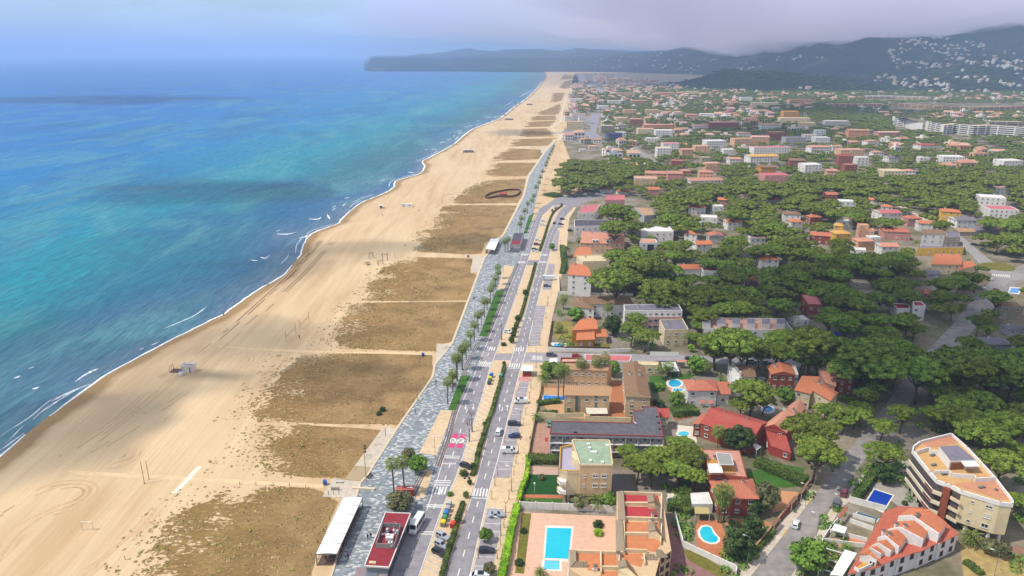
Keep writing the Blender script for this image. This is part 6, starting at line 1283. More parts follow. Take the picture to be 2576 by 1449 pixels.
# --- garden walls and hedges
wall_line('garden_wall', 'white panelled wall with posts between the lawn garden and the big pool', PL('F', [(145, 690), (1242, 735)]), 2.2, .2, W, posts=4, group='white garden walls')
wall_line('garden_wall', 'white wall curving round the clay pool terrace', PL('H', [(90, 790), (180, 1120), (325, 1190), (500, 1270), (780, 1400), (775, 1449)]), 1.8, .25, W, group='white garden walls')
wall_line('garden_wall', 'brown brick street wall of the brown-roofed villa', PL('H', [(1590, 440), (1490, 560), (1390, 690), (1290, 800), (1195, 920), (1000, 1160)]), 1.7, .3, wallm('brick'), cap=M('coping_tan', '#a8846a', .9, .15))
wall_line('garden_wall', 'long white wall along the side street below the ochre villa', PL('M1', [(1558, 1195), (1700, 1205), (2030, 1212), (2180, 1205)]), 1.6, .3, W, group='white garden walls')
wall_line('fence', 'dark slatted fence around the blue rectangular pool', PL('M1', [(1592, 975), (1560, 1170), (1600, 1192), (2028, 1200)]), 1.8, .12, M('fence_brown', '#5f4638', .9, .15), 'fence')
wall_line('garden_wall', 'yellow and stone wall in front of the motel yard', PL('E', [(345, 680), (330, 770), (305, 900), (262, 1120), (245, 1240)]), 1.5, .3, M('wall_amber', '#a5906c', .9, .2), group='garden walls')
wall_line('garden_wall', 'pale wall between the tan duplex and the motel', PL('E', [(360, 785), (560, 800), (870, 795), (880, 830), (1390, 850)]), 1.8, .25, cw, group='garden walls')
wall_line('garden_wall', 'tan wall around the pool of the tan duplex', PL('E', [(655, 470), (385, 460), (375, 560), (350, 640)]), 1.8, .25, wallm('beige'), group='garden walls')
wall_line('garden_wall', 'amber painted wall beside the corner lawn', PL('F', [(250, 165), (215, 320), (170, 520), (110, 690)]), 1.4, .25, YP, group='garden walls')
wall_line('garden_wall', 'white wall of the white four-storey house plot', PL('M1', [(1640, 640), (1645, 770), (1900, 780), (2200, 785)]), 1.5, .25, W, group='white garden walls')
wall_line('garden_wall', 'white wall running back beside the white row of patio houses', PL('M2', [(770, 1005), (850, 1120)]), 2.5, .3, W, group='white garden walls')
for i, (x, y) in enumerate(((1535, 480), (1425, 600), (1230, 840))):
    canopy(['uppermost', 'middle', 'lowest'][i]+' tiled gate roof on the brick street wall', 'H', [(x+10, y-50), (x+50, y-30), (x-20, y+50), (x-60, y+30)], 2.6, roofm('brown', True), 'tiled gate roofs', name='gate_roof')
hedge(PL('F', [(118, 690), (60, 940), (10, 1180), (-40, 1420), (-70, 1560)]), 1.9, 2.0, 'lime green hedge along the pavement beside the big pool', LIMEL)
for c, pts, wd, hh, lb in (('E', [(240, 1290), (400, 1285), (575, 1300)], 4, 1.8, 'deep green hedge between the motel yard and the corner lawn'), ('E', [(345, 660), (460, 640), (600, 630)], 2.2, 1.6, 'hedge beside the bright blue duplex pool'), ('E', [(360, 770), (460, 768), (575, 762)], 2.2, 1.4, 'clipped hedge in front of the tan duplex'), ('H', [(1000, 190), (1240, 290), (1400, 360), (1555, 430)], 4.5, 2.2, 'broad hedge along the garden beside the brown-roofed villa'),
                          ('H', [(185, 470), (215, 600), (235, 740)], 3, 2.4, 'tall hedge left of the white carport'), ('H', [(0, 700), (120, 715), (260, 745)], 2.4, 2, 'hedge beside the small blue pool'), ('I', [(690, 560), (605, 690), (500, 820)], 2.4, 2.2, 'hedge between the street and the deep blue pool'), ('H', [(1170, 950), (1050, 1080), (890, 1230)], 3, 1.3, 'ivy hedge on the street wall below the brown-roofed villa'),
                          ('G', [(1930, 590), (2100, 650), (2260, 690)], 3.5, 2, 'hedge at the foot of the salmon villa'), ('K', [(2395, 130), (2385, 330), (2330, 480), (2290, 620)], 1.2, 1.6, 'yellow-green hedge on the amber wall'), ('I', [(1400, 1340), (1480, 1400), (1540, 1449)], 1.8, 1.2, 'low hedge in the bottom right lot'), ('M1', [(1665, 420), (1680, 550), (1665, 620)], 3, 2, 'hedge left of the white house with the orange roof'), ('G', [(60, 760), (170, 760), (330, 740)], 5, 2.5, 'dense shrubbery hedge behind the turquoise pool'), ('M1', [(1560, 20), (1640, 40)], 12, 2, 'broad green hedge by the road bend'), ('F', [(1830, 690), (1960, 680), (2060, 780)], 3, 2.2, 'hedge behind the small blue pool')):
    hedge(PL(c, pts), wd, hh, lb, LIMEL if 'yellow-green' in lb else HEDG, 'garden hedges', size=.42, dens=7)
for c, pts, lb in (('K', [(1668, 640), (1605, 830), (1560, 1010), (1500, 1200), (1430, 1460), (1400, 1560)], 'median hedge opposite the recycling bins'), ('C', [(2132, 228), (2085, 420), (2040, 560), (1990, 740), (1940, 870), (1905, 1000), (1850, 1150), (1800, 1390), (1765, 1460)], 'median hedge between the two zebra crossings'), ('M1', [(1465, 540), (1440, 640), (1410, 740), (1360, 920), (1320, 1010), (1290, 1100)], 'median hedge beyond the side street crossing'), ('M1', [(1665, 108), (1600, 160), (1560, 250), (1530, 350), (1495, 450)], 'median hedge curving with the far road bend')):
    hedge(PL(c, pts), 1.3, 1.1, lb, HEDG, 'median hedges', dens=12, size=.3)
for i, (c, x, y, r) in enumerate((('C', 2127, 210, .95), ('C', 1905, 890, .8), ('C', 1893, 1020, 1.05), ('C', 1858, 1148, 1.15), ('C', 1832, 1240, 1.05), ('C', 1780, 1370, 1.1), ('K', 1742, 425, .9), ('K', 1700, 572, 1.05), ('K', 1610, 850, 1.3), ('K', 1570, 1010, .9), ('K', 1515, 1150, 1.1), ('M1', 1387, 780, 1.7), ('M1', 1330, 975, 1.6), ('M1', 1320, 1025, 1.4), ('M1', 1303, 1060, 1.4), ('M1', 1300, 1095, 1.5), ('M1', 1284, 1140, 1.6), ('M1', 1592, 152, 1.2), ('M1', 1663, 106, 1.2))):
    g = P(c, x, y); t = ob('shrub', None, None, (g.x, g.y, .1), R.uniform(0, 6), r); ob('foliage', RC['ball'][0], t, (0, 0, -.2)); ob('stem', STEM, t); auto(t, 'clipped ball shrub on the median', 'shrub', 'ball shrubs on the median', g)
# --- palms
for c, x, y, h in [('C', 1495, 648, 9), ('C', 1552, 512, 7.5), ('C', 1603, 388, 9.5), ('C', 1656, 264, 9), ('K', 893, 532, 10), ('K', 1012, 538, 11), ('M1', 978, 1195, 7.5), ('M1', 1005, 1128, 8), ('M1', 1033, 1062, 8.5), ('M1', 1058, 1002, 6), ('M1', 1080, 947, 8.5), ('M1', 1103, 892, 5), ('M1', 1124, 843, 8), ('M1', 1145, 792, 7), ('M1', 1165, 742, 7), ('M1', 1182, 700, 7.5), ('M1', 1183, 655, 7), ('M1', 943, 1267, 7), ('M1', 913, 1342, 9), ('M1', 873, 1428, 10), ('M1', 838, 1480, 5),
                   ('M1', 1257, 457, 9), ('M1', 1236, 452, 7), ('M1', 1347, 310, 7), ('M1', 1358, 277, 8), ('M1', 1385, 227, 9), ('M1', 1405, 167, 9), ('M1', 1436, 122, 7), ('M1', 1452, 88, 7)]+[('T1', x, y, 8) for x, y in ((1470, 1475), (1490, 1440), (1503, 1395), (1518, 1350), (1540, 1300), (1552, 1275), (1560, 1245), (1572, 1215), (1583, 1190), (1594, 1170), (1604, 1150))]:
    palm(P(c, x, y), h, None, 1.15 if h > 6 else .95)
for c, x, y, h, lb in [('E', 826, 432, 9.5, 'leftmost of three tall palms in front of the rear tan house'), ('E', 992, 432, 10.5, 'middle of three tall palms in front of the rear tan house'), ('E', 1097, 432, 11, 'rightmost of three tall palms in front of the rear tan house'), ('E', 577, 604, 12, 'left tall palm beside the bright blue duplex pool'), ('E', 636, 594, 12, 'right tall palm beside the bright blue duplex pool'), ('E', 605, 440, 7.5, 'bushy palm behind the bright blue duplex pool'),
                       ('E', 1815, 340, 4.5, 'low palm in the garden by the white tent'), ('E', 1730, 370, 5, 'leafy palm left of the oval pool'), ('H', 580, 850, 10, 'left palm of the clump beside the white carport'), ('H', 640, 840, 9.5, 'right palm of the clump beside the white carport'), ('H', 605, 855, 7.5, 'short middle palm of the clump beside the white carport'), ('G', 570, 1130, 6, 'palm in front of the long red-roofed villa'), ('M1', 1790, 432, 6, 'palm by the salmon apartment row'), ('M1', 1675, 890, 6, 'spreading palm left of the brown hip roof'), ('M1', 1640, 1062, 3, 'small palm in the olive garden of the ochre villa'), ('M1', 2010, 960, 6, 'palm behind the ochre villa'), ('E', 2240, 330, 4.5, 'palm in the banana garden behind the white villa')]:
    palm(P(c, x, y), h, lb, 1.25, 'garden palms')
for c, x, y, h, s, lb in (('E', 420, 432, 3.2, 1.05, 'low date palm at the corner of the tan houses'), ('F', 1010, 690, 2.4, 1.0, 'date palm beside the beige apartment house'), ('M1', 1697, 492, 5.5, 1.25, 'tall date palm by the orange-roofed white house'), ('F', 378, 1480, 1.8, .6, 'small date palm at the pool terrace edge'), ('F', 262, 640, .6, .55, 'yellowish young palm on the corner lawn'), ('I', 1440, 1190, 2.2, 1.05, 'spreading date palm by the white red-roofed terrace'), ('I', 430, 1240, .8, .6, 'young palm on the paved terrace garden'), ('E', 700, 760, 1, .5, 'potted palm in front of the tan duplex'), ('E', 340, 830, 1.4, .7, 'leafy palm on the pavement by the motel wall')):
    date_palm(P(c, x, y), h, s, lb, 'date palms')
# --- street and garden trees
for c, x, y, h, i, lb in (('C', 1768, 958, 9, 3, 'large bare plane tree on the median parking'), ('C', 1737, 1068, 9, 3, 'leaning bare plane tree nearest the pink speed markings'), ('M1', 1210, 1118, 8.5, 3, 'bare brown tree by the white car on the median'), ('M1', 1205, 1160, 5, 2, 'small bare tree at the median end')): bare_tree(P(c, x, y), h, lb, 'bare trees', i)
tree('olive', P('K', 960, 720), 4.2, 'round grey-green tamarisk in front of the maroon pavilion', 'tamarisks', zs=2.7); tree('broad', P('K', 1165, 290), 3.4, 'bright green feathery tamarisk behind the two tall palms', 'tamarisks', zs=2.7); tree('olive', P('K', 1060, 175), 2.4, 'dull tamarisk behind the bright green one', 'tamarisks')
tree('broad', P('K', 1920, 1060), 2.1, 'young leafy tree in the parking lane by the black car', 'street trees', zs=1.9); tree('olive', P('K', 1965, 1449), 1.8, 'small olive tree by the white car at the bottom edge', 'street trees')
for c, x, y, h in [('K', 2055, 318, 4), ('K', 2025, 443, 4), ('K', 1990, 590, 3.5), ('K', 2237, 322, 4), ('K', 2212, 505, 4.5), ('K', 2182, 600, 4), ('K', 2145, 745, 5), ('K', 2127, 912, 4), ('K', 2092, 1000, 4.5), ('K', 2050, 1262, 4), ('K', 1837, 1255, 3.5), ('C', 2262, 582, 4), ('C', 2427, 472, 4.5), ('C', 2412, 592, 4), ('C', 2372, 772, 4), ('C', 2342, 890, 4), ('C', 2312, 1052, 4), ('C', 2137, 1082, 3), ('C', 2287, 1202, 4), ('C', 2262, 1322, 4), ('M1', 1412, 1162, 4), ('M1', 1498, 1162, 4.5), ('M1', 1452, 1005, 4), ('M1', 1545, 962, 4), ('M1', 1558, 862, 6), ('M1', 1520, 1032, 4), ('M1', 1608, 335, 4), ('M1', 1655, 405, 4), ('M1', 1602, 375, 4), ('M1', 1325, 780, 4), ('M1', 1610, 600, 4), ('M1', 1690, 180, 4), ('M1', 1720, 130, 4), ('M1', 1700, 240, 4)]:
    bare_tree(P(c, x, y), h, None, 'bare saplings along the pavement')
tree('broad', P('M1', 1590, 440), 2.2, 'round green tree in the parking lane near the far crossing', 'street trees')
for k, c, x, y, r, zs, lb in (('broad', 'G', 1325, 640, 3.8, 3.2, 'bright green round tree beside the cream villa'), ('broad', 'G', 110, 690, 3.2, 3, 'light green bushy tree left of the white villa'), ('dark', 'G', 800, 1185, 5.2, 4.4, 'dense dark tree in front of the long red-roofed villa'), ('dark', 'H', 780, 1260, 4.2, 4.4, 'dark round conifer at the street corner'), ('dark', 'H', 955, 1040, 3.1, 3.4, 'dark conifer beside the clay driveway'), ('olive', 'H', 1110, 720, 4, 4, 'grey-leaved tree at the driveway of the brown-roofed villa'), ('dark', 'H', 1000, 780, 2.6, 2.6, 'small dark tree by the brick villa steps'), ('broad', 'H', 1575, 1400, 5.2, 4.2, 'round green street tree at the bottom edge'), ('dark', 'I', 735, 690, 3.2, 3.2, 'round dark bush tree by the deep blue pool'),
                           ('dark', 'M1', 2045, 1085, 4.6, 4.6, 'tall dark tree right of the ochre villa'), ('broad', 'M1', 1770, 975, 4.6, 3.2, 'yellow-green spreading tree behind the ochre villa'), ('broad', 'E', 1190, 330, 3.5, 3, 'dense green tree right of the three tall palms'), ('broad', 'E', 480, 330, 4.5, 3, 'round green tree by the white square canopy'), ('broad', 'E', 2130, 300, 4.5, 3.4, 'green garden tree behind the oval pool'), ('lime', 'E', 2065, 60, 1.8, 1.8, 'small lime yellow tree by the parked cars'), ('broad', 'G', 860, 990, 3, 3, 'small leafy tree in the red villa garden'), ('broad', 'F', 1155, 690, 2.4, 2.4, 'light green shrub tree beside the beige apartment house'), ('olive', 'F', 830, 680, 3.2, 1.8, 'round shrub at the foot of the beige apartment house'),
                           ('olive', 'I', 1590, 1270, 2.2, 2.2, 'twiggy shrub left of the tan lot'), ('olive', 'I', 1700, 1300, 2.2, 2.2, 'twiggy shrub right on the tan lot')):
    tree(k, P(c, x, y), r, lb, 'garden trees', zs=zs)
for c, x, y, r, k, lb in (('F', 1025, 985, 1.5, 'lime', 'bright green clipped bush on the pool lawn'), ('F', 1025, 895, 1.6, 'dark', 'dark bush above the bright clipped bush'), ('F', 190, 960, 1.1, 'dark', 'small dark shrub on the left pool lawn'), ('F', 140, 1320, 1.3, 'dark', 'dark shrub at the near end of the left pool lawn'), ('F', 390, 360, 1.3, 'olive', 'round shrub on the corner lawn'), ('H', 725, 870, 1.1, 'dark', 'dark globe shrub beside the palm clump'), ('H', 800, 890, 1.0, 'dark', 'second dark globe shrub beside the palm clump'), ('K', 1520, 545, 1.1, 'broad', 'small shrub at the median end by the crossing'), ('K', 1672, 315, 1.6, 'ball', 'wide hedge shrub between the parked motorcycles'), ('E', 1910, 650, 2.6, 'broad', 'yellow-green bush in front of the white villa'), ('E', 1700, 480, 2.4, 'broad', 'bush on the lawn left of the oval pool'), ('E', 1700, 680, 2.6, 'dark', 'dark bush right of the small red annex'), ('G', 640, 840, 2.8, 'dark', 'bush at the corner of the long red roof'), ('I', 905, 860, 1.0, 'dark', 'dark shrub beside the deep blue pool steps'), ('M1', 1225, 1160, 1.4, 'ball', 'low clipped bush at the median crossing'), ('C', 765, 720, 1.3, 'dark', 'dark bush on the brown dune'), ('C', 722, 765, 1.2, 'dark', 'lower dark bush on the brown dune')):
    shrub(k, P(c, x, y), r, lb, 'garden shrubs', r*.8)
t = make_tree('conifer_tree', CONE, TR1, tuple(P('I', 1435, 1030)), 3, 0); t.scale = (2.6, 2.6, 3.4); tag(t, 'dark pointed conifer in front of the curved apartment block', 'tree')
# --- vehicles
def loft(secs):
    mb = MB(); n = 8; vs = []
    for x, w_, zb, zs, wr, zr in secs: vs += [(x, -w_*.92, zb), (x, -w_, (zb+zs)/2), (x, -w_*.98, zs), (x, -wr, zr), (x, wr, zr), (x, w_*.98, zs), (x, w_, (zb+zs)/2), (x, w_*.92, zb)]
    fs = [(i*n+k, (i+1)*n+k, (i+1)*n+(k+1) % n, i*n+(k+1) % n) for i in range(len(secs)-1) for k in range(n)]
    return vs, fs+[tuple(range(n)), tuple(range(len(vs)-n, len(vs)))[::-1]]
TYRE = M('tyre', '#1b1b1c', .9, .1); RIM = M('wheel_rim', '#8d8f92', .4, .1, 2, .5, .6); LAMP = MG('headlamp', '#c9ccd0', .1); RLAMP = MG('tail_lamp', '#7a1a18', .2); CGL = MG('car_glass', '#171b20', .06)
CARS = {'hatch': ([(-2.05, .72, .35, .75, .6, .85), (-1.95, .84, .25, .9, .7, 1.0), (-1.75, .87, .2, .95, .62, 1.38), (-.9, .88, .2, .95, .64, 1.48), (.1, .88, .2, .95, .63, 1.46), (.85, .88, .2, .95, .7, .99), (1.6, .85, .22, .82, .7, .86), (2.02, .74, .32, .66, .6, .7)], (2, 4)),
        'sedan': ([(-2.25, .75, .35, .8, .66, .88), (-2.1, .86, .25, .92, .7, .98), (-1.5, .88, .2, .95, .72, 1.02), (-.9, .88, .2, .95, .6, 1.4), (.1, .88, .2, .95, .62, 1.43), (.95, .88, .2, .94, .7, .98), (1.8, .85, .22, .8, .7, .84), (2.25, .74, .32, .64, .6, .68)], (3, 4)),
        'suv': ([(-2.25, .78, .45, .95, .68, 1.05), (-2.15, .9, .32, 1.02, .76, 1.15), (-1.95, .92, .28, 1.05, .68, 1.58), (-.9, .93, .28, 1.06, .7, 1.68), (.2, .93, .28, 1.06, .69, 1.65), (1.0, .92, .28, 1.05, .76, 1.1), (1.85, .9, .3, .98, .76, 1.02), (2.25, .8, .42, .8, .66, .84)], (2, 4)),
        'van': ([(-2.5, .88, .4, 1.05, .84, 1.2), (-2.45, .95, .3, 1.1, .86, 1.9), (-1.2, .96, .3, 1.12, .86, 1.96), (.5, .96, .3, 1.12, .85, 1.95), (1.1, .96, .3, 1.1, .8, 1.9), (1.85, .94, .3, 1.08, .8, 1.15), (2.4, .86, .4, .85, .7, .92)], (3, 4)),
        'minibus': ([(-3.6, 1.0, .4, 1.2, .98, 1.4), (-3.55, 1.05, .35, 1.25, .95, 2.6), (-1.5, 1.05, .35, 1.25, .95, 2.68), (1.5, 1.05, .35, 1.25, .95, 2.66), (2.5, 1.05, .35, 1.25, .9, 2.55), (3.1, 1.03, .35, 1.2, .88, 1.5), (3.6, .92, .4, .95, .8, 1.05)], (1, 4))}
def wheel_mesh(r):
    mb = MB(); n = 14
    vs = [(r*math.cos(2*math.pi*k/n), y, r*math.sin(2*math.pi*k/n)) for y in (-.11, .11) for k in range(n)]; mb.add(vs, [(k, (k+1) % n, (k+1) % n+n, k+n) for k in range(n)]+[tuple(range(n))[::-1], tuple(range(n, 2*n))], TYRE); a = mb.mesh('wheel')
    mb = MB(); vs = [(r*.62*math.cos(2*math.pi*k/n), y, r*.62*math.sin(2*math.pi*k/n)) for y in (-.125, .125) for k in range(n)]; mb.add(vs, [(k, (k+1) % n, (k+1) % n+n, k+n) for k in range(n)]+[tuple(range(n))[::-1], tuple(range(n, 2*n))], RIM); return a, mb.mesh('rim')
WHL = {r: wheel_mesh(r) for r in (.31, .36)}
CPROTO = {}
for kind, (secs, (i0, i1)) in CARS.items():
    vs, fs = loft(secs); b = MB(); paint0 = MPAINT('car_paint_white', '#d8d8d6'); b.add(vs, fs, paint0); bm_ = b.mesh('body', False)
    g = MB(); n = 8
    def ring_pt(i, k): return Vector(vs[i*n+k])
    for i in range(i0, i1):
        for a, b_, s in ((2, 3, -1), (5, 4, 1)):
            q = [ring_pt(i, a), ring_pt(i+1, a), ring_pt(i+1, b_), ring_pt(i, b_)]; c_ = sum(q, Vector())/4; q = [c_+(p-c_)*.86+Vector((0, s*.02, 0)) for p in q]; g.poly(q if s < 0 else q[::-1], CGL)
    for (i, j) in ((i1, i1+1), (i0, i0-1)):
        q = [ring_pt(i, 3), ring_pt(i, 4), ring_pt(j, 4), ring_pt(j, 3)]; c_ = sum(q, Vector())/4; nv = (q[1]-q[0]).cross(q[2]-q[1]).normalized(); nv = nv if nv.z > 0 else -nv; q = [c_+(p-c_)*.9+nv*.02 for p in q]; g.poly(q if i == i1 else q[::-1], CGL)
    gm = g.mesh('windows'); x0 = secs[-1][0]; hl = MB(); hl.box((0, 0, 0), (.12, .3, .16), LAMP); tl = MB(); tl.box((0, 0, 0), (.1, .22, .2), RLAMP)
    CPROTO[kind] = (bm_, gm, hl.mesh('headlight'), tl.mesh('tail_light'), secs)
def car(kind, g, head, col, label, cat='car', name=None, z=.06, group='cars parked and driving'):
    bm_, gm, hl, tl, secs = CPROTO[kind]; paint = MPAINT('car_paint_'+col, {'white': '#d9d9d7', 'silver': '#9ea2a8', 'black': '#17181b', 'grey': '#585b60', 'blue': '#1d2a5c', 'red': '#9c1f26', 'maroon': '#6a1a28', 'dark': '#2c2b33', 'green': '#3c8a6c'}[col])
    t = tag(ob(name or {'van': 'van', 'minibus': 'minibus'}.get(kind, 'car'), None, None, (g.x, g.y, z), math.radians(head)), label, cat, group)
    b = ob('body', bm_, t); b.material_slots[0].link = 'OBJECT'; b.material_slots[0].material = paint; ob('windows', gm, t)
    r = .36 if kind in ('van', 'minibus', 'suv') else .31; fx, bx = secs[-1][0]*.62, secs[0][0]*.62; w_ = secs[3][1]-.08
    for x in (fx, bx):
        for y in (-w_, w_): q = ob('wheel', WHL[r][0], t, (x, y, r)); ob('rim', WHL[r][1], q)
    zf = (secs[-1][2]+secs[-1][3])/2+.08; zb = (secs[0][2]+secs[0][3])/2+.15
    for y in (-.55, .55): ob('headlight', hl, t, (secs[-1][0]-.03, y, zf)); ob('tail_light', tl, t, (secs[0][0]+.02, y*1.1, zb))
    return t
for kd, c, x, y, hd, col, lb, z in [('sedan', 'K', 2045, 785, 2, 'silver', 'silver saloon parked alone beside the pavement near the lime hedge', .12), ('hatch', 'K', 1932, 1185, 0, 'black', 'black hatchback in the parking lane near the lime hedge', .12), ('van', 'K', 1850, 1490, 178, 'white', 'white vehicle half cut off at the bottom edge', .12), ('hatch', 'K', 1442, 1025, -38, 'silver', 'upper silver hatchback angle-parked on the median', .13), ('hatch', 'K', 1425, 1122, -38, 'silver', 'lower silver hatchback next to the black car', .13), ('hatch', 'K', 1398, 1205, -36, 'black', 'black hatchback angle-parked below two silver cars', .13), ('hatch', 'K', 1702, 232, -32, 'black', 'black hatchback on the median above the motorcycles', .13),
                                 ('minibus', 'K', 1150, 905, -104, 'white', 'white minibus waiting beside the maroon pavilion', .06), ('van', 'C', 2312, 635, 180, 'white', 'white delivery van reversed to the kerb', .12), ('suv', 'C', 2242, 885, -2, 'dark', 'charcoal estate car parked above the blue car', .12), ('hatch', 'C', 2242, 1020, 178, 'blue', 'dark blue hatchback in the parking lane', .12), ('van', 'C', 2186, 1195, 0, 'white', 'small white van with roof bars below the blue car', .12), ('suv', 'C', 2068, 975, 79, 'white', 'white car driving up the right carriageway', .05),
                                 ('hatch', 'M1', 1262, 1065, -30, 'white', 'white car parked on the median by the bare brown tree', .13), ('hatch', 'M1', 1552, 716, 0, 'grey', 'grey car below the motorhome', .12), ('hatch', 'M1', 1484, 368, -12, 'white', 'white car on the median above the dark red one', .05), ('suv', 'M1', 1476, 402, -12, 'maroon', 'dark red car on the median by the far hedge', .05), ('hatch', 'M1', 1460, 438, -10, 'black', 'black car near the far zebra crossing', .05), ('hatch', 'M1', 1462, 454, -10, 'white', 'white car just above the far zebra crossing', .05), ('hatch', 'M1', 1530, 226, -12, 'white', 'upper of two white cars on the bend', .05), ('hatch', 'M1', 1520, 252, -12, 'white', 'lower of two white cars on the bend', .05), ('hatch', 'M1', 1607, 239, 80, 'black', 'black car driving up towards the bend', .05),
                                 ('hatch', 'M1', 1668, 209, 0, 'dark', 'dark car in the far parking lane, uppermost', .12), ('hatch', 'M1', 1657, 249, 0, 'black', 'black car in the far parking lane above a white one', .12), ('hatch', 'M1', 1652, 266, 0, 'white', 'white car in the far parking lane', .12), ('hatch', 'M1', 1728, 296, 0, 'black', 'black car by the slate-roofed row', .12), ('suv', 'M1', 1585, 1238, 0, 'grey', 'dark grey car at the mouth of the side street', .06), ('hatch', 'M1', 1775, 1246, 0, 'red', 'red and white small car on the side street', .06), ('hatch', 'E', 2058, 150, 0, 'black', 'black car at the orange gate shelter', .06), ('suv', 'E', 2190, 162, 0, 'silver', 'silver car right of the black car at the gate shelter', .06),
                                 ('suv', 'G', 955, 180, 0, 'white', 'white car under the pines behind the brown-roofed white villa', .06), ('hatch', 'G', 1115, 190, 0, 'silver', 'silver car under the pines near the brick villa', .06), ('hatch', 'G', 1985, 196, 0, 'white', 'left white car under the pines behind the salmon villa', .06), ('hatch', 'G', 2095, 198, 0, 'white', 'right white car under the pines behind the salmon villa', .06), ('hatch', 'G', 1068, 385, 110, 'white', 'white car in the driveway beside the brick villa', .06), ('hatch', 'H', 1448, 885, 60, 'white', 'white car driving on the shaded street', .05), ('suv', 'H', 1905, 650, 58, 'grey', 'grey car parked behind the dark red one', .12), ('suv', 'H', 1990, 535, 58, 'maroon', 'dark red car parked under the pine shade', .12), ('hatch', 'H', 1450, 1225, 58, 'black', 'black car half hidden by the round street tree', .05),
                                 ('hatch', 'M2', 2325, 664, 70, 'white', 'white car on the pale street, upper', .06), ('hatch', 'M2', 2272, 736, 70, 'white', 'white car at the edge of the cloud shade', .06), ('hatch', 'M2', 2363, 744, 70, 'red', 'red car on the pale street', .06), ('hatch', 'M2', 2197, 402, -35, 'dark', 'dark car beside the yellow tower villa', .06), ('hatch', 'M2', 2268, 439, -35, 'grey', 'grey car on the street to the roundabout', .06), ('van', 'M2', 2490, 458, 0, 'white', 'white van at the right edge near the roundabout', .06), ('sedan', 'E', 485, 880, 85, 'green', 'turquoise car at the end of the motel', .06), ('van', 'M1', 1615, 126, 40, 'white', 'large white van on the bend', .05)]:
    car(kd, P(c, x, y), hd, col, lb, 'minibus' if kd == 'minibus' else 'van' if kd == 'van' else 'car', None, z)
t = thing('motorhome', 'white motorhome parked opposite the white four-storey house', 'motorhome', P('M1', 1563, 664), 0); mb = MB(); MHW = MPAINT('car_paint_white', '#d9d9d7')
mb.prism([(-3.4, -1.1), (2.4, -1.1), (2.4, 1.1), (-3.4, 1.1)], .5, 2.6, MHW); mb.prism([(2.3, -1.05), (3.5, -1.0), (3.5, 1.0), (2.3, 1.05)], .5, 1.4, MHW); mb.prism([(2.0, -1.05), (3.2, -1.0), (3.2, 1.0), (2.0, 1.05)], 1.95, 2.85, MHW); mb.obj('body', t); mb = MB(); mb.box((2.9, 0, 1.65), (.9, 1.9, .55), CGL)
for x in (-2.2, -.8, .8): mb.box((x, -1.1, 1.75), (.9, .06, .55), CGL)
mb.obj('windows', t)
for x in (2.5, -2): 
    for y in (-1, 1): ob('wheel', WHL[.36][0], t, (x, y, .36))
t.rotation_euler = (0, 0, math.radians(180))
def moto(g, rz, lb):
    t = thing('motorcycle', lb, 'motorcycle', (g.x, g.y, .12), math.radians(rz), 'motorcycles'); mb = MB(); mb.tube([(-.5, 0, .55), (0, 0, .75), (.45, 0, .7)], [.14, .2, .12], DARKM, 7); mb.tube([(.4, 0, .7), (.55, 0, 1.0)], .05, DARKM, 6); mb.box((-.25, 0, .85), (.7, .28, .12), DARKM); mb.obj('body', t)
    mb = MB(); mb.tube([(.5, -.35, 1.05), (.55, 0, 1.0), (.5, .35, 1.05)], .03, ALU, 5); mb.obj('handlebar', t)
    for x in (-.7, .7): ob('wheel', WHL[.31][0], t, (x, 0, .31), 0, (1, .5, 1))
moto(P('K', 1665, 295), -30, 'black motorcycle left of the wide hedge shrub'); moto(P('K', 1710, 362), 10, 'black and white scooter below the wide hedge shrub')
# --- bins
def bin_(c, x, y, col, lid, lb, s=1.0, grp='recycling containers'):
    g = P(c, x, y); t = thing('recycling_bin', lb, 'recycling bin', (g.x, g.y, .12), math.radians(80), grp); mb = MB(); mm = M('bin_'+col[1:], col, .6, .1); w_ = .75*s
    mb.add([(-w_*.9, -.6*s, .1), (w_*.9, -.6*s, .1), (w_*.9, .6*s, .1), (-w_*.9, .6*s, .1), (-w_, -.7*s, 1.3*s), (w_, -.7*s, 1.3*s), (w_, .7*s, 1.3*s), (-w_, .7*s, 1.3*s)], [(0, 1, 5, 4), (1, 2, 6, 5), (2, 3, 7, 6), (3, 0, 4, 7), (3, 2, 1, 0), (4, 5, 6, 7)], mm); mb.obj('body', t)
    mb = MB(); n = 6; ml = M('bin_'+lid[1:], lid, .6, .1); vs = [(x_, .7*s*math.cos(math.pi*k/n), 1.31*s+.35*s*math.sin(math.pi*k/n)) for x_ in (-w_, w_) for k in range(n+1)]; mb.add(vs, [(k, k+1, k+n+2, k+n+1) for k in range(n)]+[tuple(range(n+1))[::-1], tuple(range(n+1, 2*n+2))], ml); mb.obj('lid', t)
